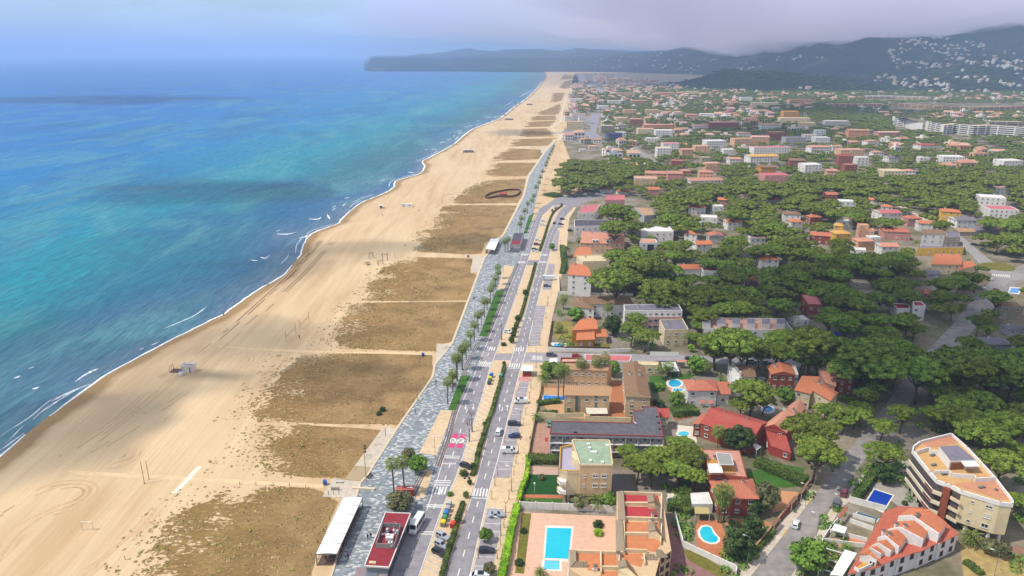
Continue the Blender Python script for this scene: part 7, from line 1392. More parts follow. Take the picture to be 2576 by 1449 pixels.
for c, x, y, a, b, lb in (('K', 1510, 672, '#8a8a88', '#b5b5b4', 'uppermost grey bin in the recycling row'), ('K', 1497, 728, '#7c7d80', '#a6a7a8', 'second grey bin in the recycling row'), ('K', 1475, 782, '#3d6a9c', '#3f7ab8', 'blue-lidded bin in the recycling row'), ('K', 1460, 835, '#5a6a5c', '#4a8a62', 'green-lidded bin in the recycling row'), ('K', 1445, 890, '#7a7a78', '#d2c21e', 'yellow-lidded bin at the near end of the recycling row'), ('K', 1553, 905, '#b4231c', '#c8452c', 'red container beside the median hedge'), ('C', 1985, 345, '#3a5f9c', '#3a6ab4', 'blue bin in the small recycling group by the crossing'), ('C', 1972, 385, '#4f8a4a', '#c4c81e', 'yellow-green bin in the small recycling group'), ('C', 1962, 425, '#4c4f50', '#55585a', 'dark bin at the near end of the small recycling group'), ('C', 2090, 355, '#4f8a86', '#5fa09a', 'teal bin beside the median hedge by the crossing')): bin_(c, x, y, a, b, lb)
for c, x, y, lb in (('K', 117, 425, 'blue litter barrel beside the nearest beach walkway'), ('M1', 617, 1240, 'blue litter barrel on the second beach walkway'), ('M1', 957, 494, 'blue litter barrel on the third beach walkway')):
    g = P(c, x, y); t = thing('litter_barrel', lb, 'litter bin', (g.x, g.y, 0), 0, 'blue litter barrels'); mb = MB(); bl = M('barrel_blue', '#2a62a8', .6, .1); mb.lathe([(.55, .35), (.62, .6), (.62, 1.5), (.5, 1.55), (.4, 1.5)], bl, 12); mb.obj('barrel', t); mb = MB(); mb.tube([(-.5, 0, 0), (-.5, 0, 1.2)], .06, bl, 6); mb.tube([(.5, 0, 0), (.5, 0, 1.2)], .06, bl, 6); mb.obj('stand', t)
# --- lamps and posts
def lamp(g, h, label=None, arm=1.2, two=False, base='promenade lamp post', yaw=0.0):
    t = ob('street_lamp', None, None, (g.x, g.y, .05), yaw); mb = MB(); mb.tube([(0, 0, 0), (0, 0, .6), (0, 0, h)], [.1, .08, .05], ALU, 7); mb.obj('pole', t); mb = MB(); mb.tube([(0, 0, h-.1), (arm*.5, 0, h+.1), (arm, 0, h+.1)], .04, ALU, 5); mb.obj('arm', t); mb = MB(); mb.box((arm, 0, h+.06), (.7, .28, .12), TANK); mb.obj('lamp_head', t)
    if label: tag(t, label, 'street lamp', 'street lamps')
    else: auto(t, base, 'street lamp', 'street lamps', Vector((g.x, g.y, h)))
for c, x, y, h in (('C', 1552, 512, 7), ('C', 1706, 148, 7), ('M1', 1020, 1080, 6), ('M1', 1165, 742, 6), ('M1', 1095, 880, 6), ('C', 1355, 1262, 8), ('M1', 1225, 608, 6), ('M1', 1290, 480, 6), ('M1', 1330, 340, 6), ('K', 1050, 740, 8), ('M1', 1410, 1160, 7)): lamp(P(c, x, y), h)
for c, x, y, h in (('K', 2088, 1108, 8), ('K', 2210, 503, 8), ('C', 2485, 240, 8), ('C', 2310, 890, 6), ('M1', 1582, 770, 8), ('M1', 1470, 1330, 8), ('H', 1555, 672, 7), ('H', 1655, 1172, 11), ('H', 1650, 470, 8), ('H', 900, 1320, 8), ('I', 1640, 1449, 7), ('H', 1950, 690, 4)): lamp(P(c, x, y), h, None, 1.6, base='pavement lamp post', yaw=2.6)
t = thing('floodlight_mast', 'tall floodlight mast beside the promenade bench', 'mast', P('K', 580, 396), 0); mb = MB(); mb.tube([(0, 0, 0), (0, 0, 12.5)], [.14, .08], M('mast_tan', '#a8946c', .8, .1), 7); mb.obj('pole', t)
for z in (10.2, 11.3, 12.2):
    for s in (.35,): mb = MB(); mb.box((s, 0, z), (.45, .4, .4), DARKM); mb.box((0, 0, z+.02), (.5, .1, .1), DARKM); mb.obj('floodlight', t)
t = thing('garden_lamp', 'white globe lamp on the corner lawn', 'lamp', P('F', 312, 512), 0); mb = MB(); mb.tube([(0, 0, 0), (0, 0, 2.8)], .05, TANK, 6); mb.obj('pole', t); mb = MB(); mb.lathe([(.05, 2.75), (.28, 2.95), (.3, 3.1), (.2, 3.3), (.02, 3.36)], TANK, 10); mb.obj('globe', t)
def bench(c, x, y, rz, lb, col='#5c4a40'):
    g = P(c, x, y); t = thing('bench', lb, 'bench', (g.x, g.y, .12), rz, 'benches'); mm = M('bench_'+col[1:], col, .8, .15); mb = MB()
    for k in (-.2, 0, .2): mb.box((0, k, .45), (2.2, .15, .06), mm)
    mb.obj('seat', t); mb = MB(); mb.box((0, .32, .75), (2.2, .06, .4), mm); mb.obj('backrest', t)
    for s in (-.9, .9): mb = MB(); mb.box((s, 0, .21), (.08, .5, .42), DARKM); mb.obj('leg', t)
bench('K', 622, 345, 1.1, 'dark slatted bench at the foot of the floodlight mast'); bench('K', 280, 404, 0, 'white stone bench on the nearest plaza', '#d8d2c8'); bench('C', 1572, 440, 1.2, 'dark bench by the lawn strip palms'); bench('C', 1487, 20, 0, 'pale bench on the upper plaza', '#d8d2c8')
t = thing('information_panel', 'grey information panel with three posts on the nearest plaza', 'sign', P('K', 232, 488), 0); mb = MB(); mb.box((0, 0, .55), (2.4, .4, 1.1), M('stone_grey', '#9d978c', .9, .1)); mb.obj('panel', t)
for s in (-1.4, 0, 1.6): mb = MB(); mb.box((s, -2.2, .7), (.12, .12, 1.5), DARKM); mb.obj('post', t)
t = thing('seat_wall', 'long pale stone seat at the edge of the nearest plaza', 'bench', P('K', 550, 480), 0); part_wall(t, 'seat', PL('K', [(440, 470), (660, 484)]), .1, .6, .8, M('stone_pale', '#cfbf9f', .9, .1))
for i, (c, x, y) in enumerate((('C', 710, 1110), ('C', 610, 1240), ('C', 600, 1265))): g = P(c, x, y); t = thing('bike_rack', ['grey bike rack on the upper plaza strip', 'upper bike rack beside the floodlight mast', 'lower bike rack beside the floodlight mast'][i], 'bike rack', (g.x, g.y, .1), .2, 'bike racks'); mb = MB(); mb.tube([(-.9, 0, 0), (-.9, 0, .8), (.9, 0, .8), (.9, 0, 0)], .05, ALU, 6); mb.obj('hoop', t); mb = MB(); mb.tube([(-.9, 0, .4), (.9, 0, .4)], .04, ALU, 6); mb.obj('rail', t)
# --- beach furniture
t = thing('beach_hut', 'white beach bar hut with a railed wooden deck', 'beach hut', P('M0', 1425, 1355), 0); o = t.location; landmark('the white beach hut', o); hq = PL('M0', [(1392, 1308), (1482, 1308), (1448, 1362), (1372, 1358)], 0); fq = [P('M0', 1375, 1362), P('M0', 1448, 1365), P('M0', 1482, 1345), P('M0', 1400, 1342)]; part_box(t, 'wall', fq, 0, 2.7, W); part_box(t, 'roof', grow(fq, .3), 2.7, 2.85, TANK); part_wall(t, 'roof_edge', grow(fq, .25)+[grow(fq, .25)[0]], 2.85, 3.25, .15, TANK); part_box(t, 'roof_well', grow(fq, -.4), 2.86, 2.95, M('roof_well', '#8a7f78', .9, .1))
d_ = (fq[1]-fq[0]).normalized(); part_box(t, 'door', [fq[0].lerp(fq[1], .78)+Vector((0, -.05, 0)), fq[0].lerp(fq[1], .88)+Vector((0, -.05, 0)), fq[0].lerp(fq[1], .88), fq[0].lerp(fq[1], .78)], .05, 2.2, DARKM)
dq = PL('M0', [(1310, 1335), (1390, 1340), (1378, 1366), (1282, 1364)]); part_box(t, 'deck', dq, 0, .25, M('deck_plum', '#5c4a4c', .9, .12))
for p_ in dq+[dq[0].lerp(dq[3], .5)]: q = p_-o; mb = MB(); mb.box((q.x, q.y, 1.2), (.14, .14, 2.4), M('post_tan', '#a58a62', .9, .1)); mb.obj('post', t)
part_wall(t, 'rail', [dq[0], dq[3]], 2.2, 2.35, .1, MATS['post_tan'])
g = P('M0', 1368, 1385); t = thing('storage_drum', 'white storage drum in front of the beach hut', 'drum', (g.x, g.y, 0), 0); mb = MB(); mb.lathe([(.8, 0), (.85, .2), (.85, 1.4), (.3, 1.6)], TANK, 12); mb.obj('drum', t); mb = MB(); mb.lathe([(.3, 1.6), (.3, 1.9), (.05, 2)], ALU, 8); mb.obj('cap', t)
t = thing('football_goal', 'white football goal standing on the sand', 'goal', P('B0', 660, 1102), 0); o = t.location
a, b = P('B0', 622, 1102)-o, P('B0', 705, 1102)-o; gm_ = M('goal_white', '#d9d2c6', .7, .06)
for p_ in (a, b): mb = MB(); mb.tube([(p_.x, p_.y, 0), (p_.x, p_.y, 2.6)], .1, gm_, 6); mb.obj('post', t)
mb = MB(); mb.tube([(a.x-.05, a.y, 2.6), (b.x+.05, b.y, 2.6)], .1, gm_, 6); mb.obj('crossbar', t)
WOODP = M('post_weathered', '#93785a', .9, .15)
for i, (c, x, y, h, lb) in enumerate((('B0', 1090, 752, 7.5, 'front pole of the pair beside the nearest beach walkway'), ('B0', 1124, 718, 6.3, 'rear pole of the pair beside the nearest beach walkway'), ('M1', 405, 495, 5, 'lone pole above the playground on the sand'), ('C', 1153, 608, 7, 'wooden pole at the dune edge by the promenade'), ('C', 795, 997, 3, 'short post on the upper plaza strip'), ('M1', 760, 90, 6, 'thin pole near the far lifeguard huts'))):
    g = P(c, x, y); t = thing('pole', lb, 'pole', (g.x, g.y, 0), 0, 'beach poles'); mb = MB(); mb.tube([(0, 0, 0), (.05, 0, h*.5), (0, 0, h)], [.11, .1, .08], WOODP, 6); mb.obj('shaft', t); mb = MB(); mb.lathe([(.25, 0), (.2, .12), (.12, .16)], WOODP, 8); mb.obj('foot', t)
for i, (a, b) in enumerate((((2160, 1128), (2233, 1062)), ((2266, 1035), (2333, 975)))):
    t = thing('volleyball_net', ['nearer', 'farther'][i]+' volleyball net on the sand', 'volleyball net', P('M0', *a), 0, 'volleyball nets'); o = t.location; p0, p1 = P('M0', *a)-o, P('M0', *b)-o
    for p_ in (p0, p1): mb = MB(); mb.tube([(p_.x, p_.y, 0), (p_.x, p_.y, 4.6)], .09, WOODP, 6); mb.obj('post', t)
    mb = MB()
    for k in range(4): mb.tube([p0+Vector((0, 0, 1.8+.3*k)), p1+Vector((0, 0, 1.8+.3*k))], .025, DARKM, 4)
    for k in range(1, 16): q = p0.lerp(p1, k/16); mb.tube([q+Vector((0, 0, 1.8)), q+Vector((0, 0, 2.7))], .015, DARKM, 4)
    mb.obj('net', t)
t = house('lifeguard_hut', 'long white lifeguard hut on the far sand', 'beach hut', PL('M1', [(455, 84), (530, 86), (535, 92), (448, 90)], 2.6), 2.6, 'flat', 'white', 'white', 1, 0, 2, 0, 0, 0, 'huts on the far sand', .2); t = house('beach_hut', 'small blue hut near the waterline', 'beach hut', PL('M1', [(290, 96), (308, 96), (310, 102), (288, 102)], 2.4), 2.4, 'gx', 'blue', 'white', 1, .5, 1, 0, 0, 0, 'huts on the far sand')
for c, x, y, w_, lb in (('T1', 960, 1150, 22, 'beach bar with pale awnings on the sand, nearest of the far bars'), ('T1', 1265, 905, 26, 'white round-roofed beach bar farther along the sand'), ('T1', 1420, 792, 24, 'farthest small beach bar on the sand')):
    g = P(c, x, y); t = thing('beach_bar', lb, 'beach bar', (g.x, g.y, 0), 0, 'far beach bars'); mb = MB(); mb.prism([(-w_*.3, -2), (w_*.3, -2), (w_*.3, 3), (-w_*.3, 3)], 0, 3, M('bar_shade', '#8d7f7a', .8, .15)); mb.obj('wall', t)
    for k in range(3): mb = MB(); mb.prism([(-w_*.35+k*w_*.25, -3), (-w_*.35+k*w_*.25+w_*.2, -3), (-w_*.35+k*w_*.25+w_*.2, 4), (-w_*.35+k*w_*.25, 4)], 3.02, 3.4, M('awning_pale', '#cfc8c4', .8, .08)); mb.obj('awning', t)
for i, (x, y) in enumerate(((330, 515), (295, 548), (225, 500), (195, 548))):
    g = P('M1', x, y); t = thing('climbing_frame', ['tall climbing frame', 'low climbing frame in front', 'leaning swing frame', 'low brown play shelter'][i]+' of the beach playground', 'climbing frame', (g.x, g.y, 0), .4*i, 'beach playground'); 
    for sx in (-1.5, 1.5):
        for sy in (-1, 1): mb = MB(); mb.tube([(sx, sy, 0), (sx*(.6 if i == 2 else 1), sy*(.2 if i == 2 else 1), (4.5, 3, 3.6, 1.4)[i])], .12, WOODP, 5); mb.obj('leg', t)
    mb = MB(); mb.box((0, 0, (3.6, 2.6, 3.5, 1.3)[i]), (3.2, .3 if i < 3 else 2.4, .2), WOODP); mb.obj('beam', t)
pts = dense(PL('M1', [(1085, 42), (1120, 20), (1190, 2), (1260, -10), (1345, -8), (1340, 20), (1300, 38), (1240, 42), (1175, 40), (1110, 52), (1085, 42)]), 3); wall_line('fence', 'brown brushwood fence round the dune enclosure', pts, 1.8, .35, M('brushwood', '#6a4a34', .95, .25), 'fence')
t = house('shed', 'small red-roofed shed inside the brown fence on the dune', 'shed', PL('M1', [(1195, 2), (1245, 0), (1248, 14), (1193, 16)], 3), 3, 'gx', 'brick', 'red', 1, 1, 1, 0, 0, 0, None)
# --- people (one continuous figure each, mid stride)
def person_mesh(seed, stride=.35, arm=.25):
    vs = [(0, 0, .95), (0, 0, 1.2), (0, 0, 1.42), (0, .02, 1.5), (0, .04, 1.62), (0, .05, 1.74), (-.1, 0, .9), (-.11, stride*.5, .5), (-.11, stride, .08), (-.11, stride+.16, .04), (.1, 0, .9), (.11, -stride*.35, .5), (.11, -stride, .1), (.11, -stride+.15, .04), (-.2, 0, 1.4), (-.26, -arm*.5, 1.14), (-.26, -arm*.4, .88), (.2, 0, 1.4), (.26, arm*.5, 1.14), (.26, arm*.9, .92)]
    es = [(0, 1), (1, 2), (2, 3), (3, 4), (4, 5), (0, 6), (6, 7), (7, 8), (8, 9), (0, 10), (10, 11), (11, 12), (12, 13), (2, 14), (14, 15), (15, 16), (2, 17), (17, 18), (18, 19)]
    rd = [.15, .15, .16, .06, .1, .09, .1, .07, .05, .04, .1, .07, .05, .04, .07, .05, .04, .07, .05, .04]
    me = bpy.data.meshes.new('p'); me.from_pydata(vs, es, []); o = bpy.data.objects.new('p', me); C.objects.link(o); md = o.modifiers.new('s', 'SKIN'); o.modifiers.new('u', 'SUBSURF').levels = 1
    for i, r in enumerate(rd): me.skin_vertices[0].data[i].radius = (r*1.05, r*.85)
    me.skin_vertices[0].data[0].use_root = True
    dg = bpy.context.evaluated_depsgraph_get(); m2 = bpy.data.meshes.new_from_object(o.evaluated_get(dg)); bpy.data.objects.remove(o); m2.name = 'person'
    skin, cl, leg, hair = M('skin', '#b98a6c', .7, .1), M('cloth_dark', '#25232a', .9, .2), M('trousers_dark', '#2b2c34', .9, .2), M('hair_dark', '#2a201a', .9, .1)
    m2.materials.clear()
    for m in (cl, skin, leg, hair): m2.materials.append(m)
    for p_ in m2.polygons:
        z, x = p_.center.z, abs(p_.center.x); p_.material_index = 3 if z > 1.68 or (z > 1.56 and p_.center.y < .02 and x < .12) else 1 if z > 1.46 or (x > .2 and z < .96 and z > .8) else 2 if z < .93 else 0; p_.use_smooth = True
    return m2
PM = [person_mesh(0), person_mesh(1, .2, .12), person_mesh(2, .42, .3)]
def person(c, x, y, rz, lb, top='#24222a', i=0, z=.12):
    g = P(c, x, y); o = ob('person', PM[i], None, (g.x, g.y, z), math.radians(rz), 1.03); o.material_slots[0].link = 'OBJECT'; o.material_slots[0].material = M('cloth_'+top[1:], top, .9, .15); tag(o, lb, 'person', 'people walking')
for i, a in enumerate([('K', 597, 1042, 170, 'left one of two people in black walking side by side by the pavilion', '#1c1b20'), ('K', 634, 1028, 170, 'right one of two people in black walking side by side by the pavilion', '#1d1d24'), ('K', 377, 1258, 0, 'person in dark red walking beside the beach terrace', '#4a2a2c'), ('C', 1364, 424, 10, 'person in black walking on the slate promenade near the palms', '#1b1b1f'), ('C', 1131, 752, 0, 'person in a pale top walking alone on the slate promenade', '#8a8c90'), ('M1', 998, 816, 10, 'left of a couple on the upper promenade', '#222'), ('M1', 1007, 816, 10, 'right of a couple on the upper promenade', '#2a2a30'), ('M1', 1038, 832, 190, 'person in dark clothes right of the couple', '#25252c'), ('M1', 1083, 754, 0, 'person in black farther up the promenade', '#1c1c20'), ('M1', 1130, 652, 0, 'person by the far promenade palms', '#2c2c30'), ('C', 1730, 62, 90, 'person in dark clothes at the upper zebra crossing', '#25242a'), ('E', 264, 1062, 0, 'person walking on the pavement beside the motel wall', '#2c2a30'),
                                ('M0', 2002, 706, 90, 'left of three people standing at the water edge', '#2a2a30'), ('M0', 2014, 706, 60, 'middle of three people standing at the water edge', '#b0a8a0'), ('M0', 2027, 708, 120, 'right of three people standing at the water edge', '#3a3038'), ('M0', 1690, 938, 40, 'lone person strolling at the water edge', '#2a2630'), ('M0', 2260, 1106, 0, 'person standing below the volleyball nets', '#201e22'), ('M1', 297, 38, 0, 'person near the water on the far sand', '#6a3a30'), ('M1', 312, 182, 0, 'person on the far sand below the blue hut', '#333'), ('M1', 582, 148, 0, 'person on the far sand near the lifeguard hut', '#444'), ('M1', 1222, 388, 0, 'left person beside the short beach terrace', '#222'), ('M1', 1234, 388, 0, 'right person beside the short beach terrace', '#3a3a40')]):
    col = a[5] if len(a[5]) == 7 else '#'+''.join(ch*2 for ch in a[5][1:]); person(*a[:5], col, i % 3, .12 if a[0] in 'CKE' or 'prom' in a[4] else 0)
# --- dune fence posts and edge tufts
def tufts(n_max, name, mat, polys, dens, size, edge):
    cen, nm, sz = [], [], []
    for pl_ in polys:
        xs, ys = [p.x for p in pl_], [p.y for p in pl_]; loop = [(p.x, p.y) for p in pl_]; ar = (max(xs)-min(xs))*(max(ys)-min(ys)); k = int(min(n_max, ar*dens))
        for _ in range(k):
            x, y = R.uniform(min(xs)-edge, max(xs)), R.uniform(min(ys)-1, max(ys)+1)
            u, v = mnoise.noise(Vector((x*.12, y*.12, 1))), mnoise.noise(Vector((x*.03, y*.03, 8)))
            ins = poly_in((x, y), loop)
            if not ins:
                if edge <= 0 or not poly_in((x+R.expovariate(1/edge), y), loop) or R.random() > .5: continue
            elif u+v*.8 < -.12 or R.random() > .25+1.1*math.exp(-max(0, x-min(xs)-8)/26): continue
            s = size*R.uniform(.5, 1.5)
            for j in range(7): a = R.uniform(0, 6.28); cen.append((x+math.cos(a)*s*.55, y+math.sin(a)*s*.55, s*.2)); nm.append((math.cos(a)*.45, math.sin(a)*.45, 1)); sz.append(s*.75)
    qv = quads(np.array(cen), np.array(nm), np.array(sz), .35, 1.5); qv[:, 2] = np.maximum(qv[:, 2], .01)
    tag(ob(name, npmesh(name, [(qv, None, 0)], [mat])), kind='stuff')
TUF = leafmat('dune_grass_leaves', ['#8a7448', '#a89060', '#c2ac78'], 0, .95, .25); TUFG = leafmat('dune_grass_green', ['#7c783c', '#989048', '#aea45c'], 0, .95, .25)
near = DW[:4]; tufts(9000, 'dune_grass', TUF, near, 1.1, .4, 8.0); tufts(900, 'dune_grass', TUFG, [DW[0], DW[1], DW[3], DW[4]], .06, .6, 7.0); tufts(1500, 'dune_grass', TUF, DW[4:7], .16, .75, 4.0)
k = 0
for c, pts in (('K', [(345, 1440), (290, 1450)]),): pass
PST = MB(); PST.box((0, 0, .55), (.14, .14, 1.1), WOODP); PSTM = PST.mesh('fence_post')
for c, x, y in [('B0', x, y) for x, y in ((1632, 600), (1345, 830), (1810, 760), (1932, 766), (2062, 764), (2185, 770), (2308, 786), (2488, 1030), (2442, 1115), (2398, 1200), (2352, 1300), (2310, 1382), (945, 1325), (1415, 915), (1060, 1150))]+[('K', x, y) for x, y in ((325, 315), (400, 215), (485, 105), (168, 825), (100, 950), (38, 1080))]+[('C', x, y) for x, y in ((687, 970), (952, 835), (1000, 765), (1060, 690), (1105, 620), (1240, 430), (1290, 370))]:
    g = P(c, x, y); t = ob('fence_post', PSTM, None, (g.x, g.y, 0), R.uniform(0, 1)); auto(t, 'short wooden dune post', 'post', 'wooden dune posts', g)
# ================================================================ THE TOWN AND THE PINES BEHIND THE SEAFRONT
for c, x, y, ph in (('T2', 715, 530, 'the long cream hillside block'), ('T2', 2250, 985, 'the long curved white apartments'), ('T2', 1250, 1215, 'the stepped red apartments'), ('T2', 715, 1310, 'the pink-roofed block'), ('T2', 620, 1165, 'the yellow-roofed house'), ('T2', 1285, 1135, 'the peach flat-roofed block'), ('T1', 2070, 1010, 'the dark glass block'), ('T1', 1760, 930, 'the white facade block'),
                    ('T2', 830, 850, 'the tall ochre block'), ('T2', 1620, 735, 'the long beige hall'), ('T2', 1300, 790, 'the peach terrace row'), ('T2', 1710, 910, 'the white slope terraces'), ('T2', 320, 925, 'the large terracotta roofs'), ('T2', 2040, 645, 'the white hillside terraces'), ('M2', 1390, 330, 'the salmon tower house'), ('M2', 2030, 150, 'the yellow hip-roofed house'), ('M2', 830, 140, 'the grey-brown hip roof'), ('M2', 2340, 40, 'the white modern villa'), ('T1', 1790, 870, 'the pink-roofed white row'), ('T1', 1900, 1110, 'the small orange-roofed cottage'), ('T2', 260, 1060, 'the white stepped block')):
    LAND.append((ph, *dpx(c, x, y)))
HOUSES = []        # (size on screen, builder)
def mid(c, x, y, w_, roof, wc, rc, fl, lab=None, dep=.75, yaw=0.0, cat='house', rh=1.5, par=.4):
    h = 2.9*fl; g = P(c, x, y, h); s = CROP[c][2]; wm_ = w_*s*mpp(g); dp = max(6, min(wm_*dep, 16))
    ux = Vector((math.cos(yaw), math.sin(yaw), 0)); uy = Vector((-ux.y, ux.x, 0)); f = Vector((g.x, g.y, 0))
    q = [f-ux*wm_/2+uy*dp, f+ux*wm_/2+uy*dp, f+ux*wm_/2, f-ux*wm_/2]
    big = 1/mpp(g) > 2.6
    return house({'apartment house': 'apartment_house'}.get(cat, cat), lab, cat, q, h, roof, wc, rc, fl, rh, max(2, int(wm_/3.2)), 2, 0, 1 if big and roof != 'flat' else 0, 'houses across the town', par, 0, big, .4, 0, big, True, f"{wc} {'flats' if cat[0] == 'a' else 'house'} with {rc} {dict(flat='flat', hip='hip').get(roof, 'gable')} roof", 1.2)
DATA = """M2 120 118 110 hip white terracotta 2|M2 270 110 80 flat white white 2|M2 830 168 120 hip white brown 2|M2 866 225 92 hip white orange 2|M2 1250 75 115 flat white white 2|M2 1545 112 72 hip white orange 2|M2 1580 160 160 gx white pink 2|M2 1755 200 110 hip pink terracotta 2|M2 1840 238 100 gx white orange 2|M2 2028 150 128 hip yellow orange 3|M2 2345 45 170 flat white white 3|M2 2430 135 200 flat white pink 3|M2 200 195 120 flat white white 2|M2 395 228 110 gx white orange 2|M2 258 330 110 gy grey terracotta 2|M2 60 315 90 hip white orange 2|M2 165 395 120 gx white orange 2|M2 570 350 120 shedr white tan 2|M2 1215 315 120 hip yellow yellow 2|M2 1180 255 60 hip yellow yellow 3|M2 1390 372 125 hip salmon salmon 2|M2 1372 255 70 flat salmon salmon 4|M2 1415 290 60 flat salmon salmon 3|M2 1622 300 185 hip pink terracotta 2|M2 1040 330 140 gx brick terracotta 2|M2 1240 225 90 flat white white 2|M2 1570 412 130 gx white salmon 2|M2 660 510 140 hip white orange 2|M2 60 580 150 gx white orange 2|M2 215 600 110 flat white pink 2|M2 2150 215 150 gx white grey 2|M2 1350 690 120 flat stone cream 1|M2 2300 290 180 hip grey grey 1|M2 2490 870 150 flat stone brown 2|M2 2530 1040 130 hip grey grey 1|M2 900 970 120 flat white white 1|M2 1130 20 90 gx brick terracotta 2|M2 700 60 80 hip white orange 1|M2 470 20 90 flat cream tan 2|M2 1010 190 90 hip brick terracotta 2|M2 1430 60 70 hip white orange 2|M2 2150 300 120 gx stone tan 1|M2 1460 345 80 flat white white 2|M2 300 60 60 gx pink orange 2|M2 1900 620 80 gx grey grey 1|M2 520 670 90 gx pink terracotta 1|M2 1860 770 60 hip brick terracotta 1|M2 2400 1150 170 hip grey grey 2|M2 1330 440 100 flat white white 1
T2 75 690 95 flat cream cream 4|T2 485 735 90 flat white white 5|T2 895 752 180 gx salmon brown 3|T2 625 775 200 flat cream white 3|T2 500 805 120 gx cream salmon 3|T2 185 860 100 flat white white 3|T2 75 865 92 hip peach terracotta 3|T2 320 925 215 hip brick terracotta 4|T2 145 950 110 hip white terracotta 2|T2 822 842 115 flat ochre yellow 6|T2 850 892 225 flat cream cream 3|T2 670 940 150 hip white orange 3|T2 955 930 110 flat cream cream 3|T2 1170 915 180 flat grey white 3|T2 470 1005 90 hip white orange 3|T2 460 1050 135 flat peach tan 4|T2 590 1035 130 gx peach salmon 4|T2 255 1065 150 flat white white 4|T2 725 1000 130 flat brick terracotta 4|T2 855 1040 150 flat grey grey 4|T2 970 1020 92 flat white cream 3|T2 1045 985 70 flat white white 4|T2 1060 1040 110 flat white white 3|T2 1335 985 150 gx salmon tan 5|T2 1560 1000 160 gx pink salmon 2|T2 1050 1110 155 hip white orange 3|T2 1170 1105 70 gx white tan 3|T2 1285 1132 182 flat peach salmon 4|T2 1235 1180 100 flat brick red 5|T2 1275 1245 90 flat brick terracotta 4|T2 1365 1190 85 flat white white 4|T2 675 1115 275 flat white pink 4|T2 620 1180 222 gx white yellow 4|T2 870 1212 115 gx brick brown 3|T2 990 1245 135 flat white white 3|T2 650 1262 115 gx ochre brown 3|T2 715 1325 190 flat pink pink 3|T2 180 1300 105 hip peach terracotta 3|T2 230 1235 105 flat peach salmon 3|T2 190 1362 260 gx white terracotta 1|T2 1600 1292 160 flat cream cream 2|T2 1860 1095 130 hip white red 2|T2 2050 1185 155 flat white white 3|T2 2500 1215 160 flat white white 3|T2 1130 1290 72 gx peach orange 2|T2 30 1290 70 hip pink terracotta 2|T2 40 1130 90 gx peach terracotta 4|T2 150 1105 110 flat peach salmon 4|T2 350 1130 80 flat white white 3|T2 400 1200 90 gx white orange 2|T2 180 1190 70 flat stone cream 4|T2 1480 1150 80 hip white terracotta 2|T2 1720 1290 80 hip white orange 2|T2 1830 1190 80 flat white white 2|T2 2420 1420 100 flat white terracotta 2|T2 1600 1190 90 gx white grey 2|T2 1440 1065 90 hip white tan 2
T1 1770 745 95 flat white white 3|T1 1720 880 65 flat white pink 3|T1 1790 862 110 flat white pink 3|T1 1840 885 90 flat white pink 4|T1 1765 920 130 flat cream salmon 4|T1 2065 1008 110 flat blue dark 4|T1 2110 1000 70 flat white white 4|T1 2010 950 100 flat stone cream 4|T1 2120 890 90 flat cream cream 4|T1 2230 900 100 hip brick terracotta 4|T1 1900 1105 62 hip white orange 1|T1 1822 1128 45 flat white white 1|T1 2300 975 120 flat cream salmon 4|T1 2400 945 230 gx salmon terracotta 3|T1 2440 985 130 flat white white 4|T1 2490 1085 120 flat white pink 4|T1 2440 1120 110 flat white cream 4|T1 2350 1045 100 flat white white 2|T1 2430 1310 260 gx peach terracotta 2|T1 2300 1350 170 flat beige salmon 3|T1 2520 1310 110 gx pink terracotta 3|T1 2540 1215 90 flat brick terracotta 3|T1 2150 700 120 flat peach tan 3|T1 1890 640 70 flat white white 3|T1 2250 760 110 gx salmon terracotta 3|T1 2060 760 90 flat white cream 4|T1 2180 830 90 flat peach salmon 4|T1 1980 800 80 flat white white 4|T1 2350 830 100 flat peach cream 3|T1 2450 700 120 gx salmon terracotta 3|T1 2130 1445 90 hip white terracotta 1|T1 2010 1430 110 hip white tan 1|T1 2360 1430 90 gx pink orange 2"""
for row in DATA.split('|') if False else DATA.replace('\n', '|').split('|'):
    c, x, y, w_, rf, wc, rc, fl = row.split()
    fl = int(fl); mid(c, float(x), float(y), float(w_), rf, wc, rc, fl, None, .8, R.choice((0, .12, -.1, .05)) if c != 'M2' else R.choice((-.35, -.2, .1, 0)), 'apartment house' if fl > 2 and c != 'M2' else 'house')
def longblock(lb, c, line, fl, dep=12, wc='white', rc='cream', cat='apartment block'):
    h = 3*fl; L_ = PL(c, line, h); t = thing('apartment_block', lb, cat, Vector((L_[0].x, L_[0].y, 0)), 0, 'long blocks on the town edge'); g = [Vector((p.x, p.y, 0)) for p in L_]; bk = [p+Vector((1.5, dep, 0)) for p in g]; part_box(t, 'wall', g+bk[::-1], 0, h, wallm(wc), roofm(rc, False)); exc_world(L_+[p+Vector((0, 0, 3)) for p in g])
    for f in range(fl): part_wall(t, 'window_band', [p+Vector((0, -.1, 0)) for p in g], f*3+1.0, f*3+2.5, .1, M('band_shade', '#4f4c50', .7, .2)); part_wall(t, 'balcony', [p+Vector((0, -.7, 0)) for p in g], f*3-.15, f*3+.85, 1.1, wallm(wc))
    n = sum((b-a).length for a, b in zip(g, g[1:])); 
    for a, b in zip(g, g[1:]):
        for k in range(int((b-a).length/16)): p_ = a.lerp(b, (k+.5)/max(1, int((b-a).length/16)))-t.location; mb = MB(); mb.box((p_.x, p_.y-.4, h/2), (1.6, 1.9, h), wallm(wc)); mb.obj('stair_tower', t)
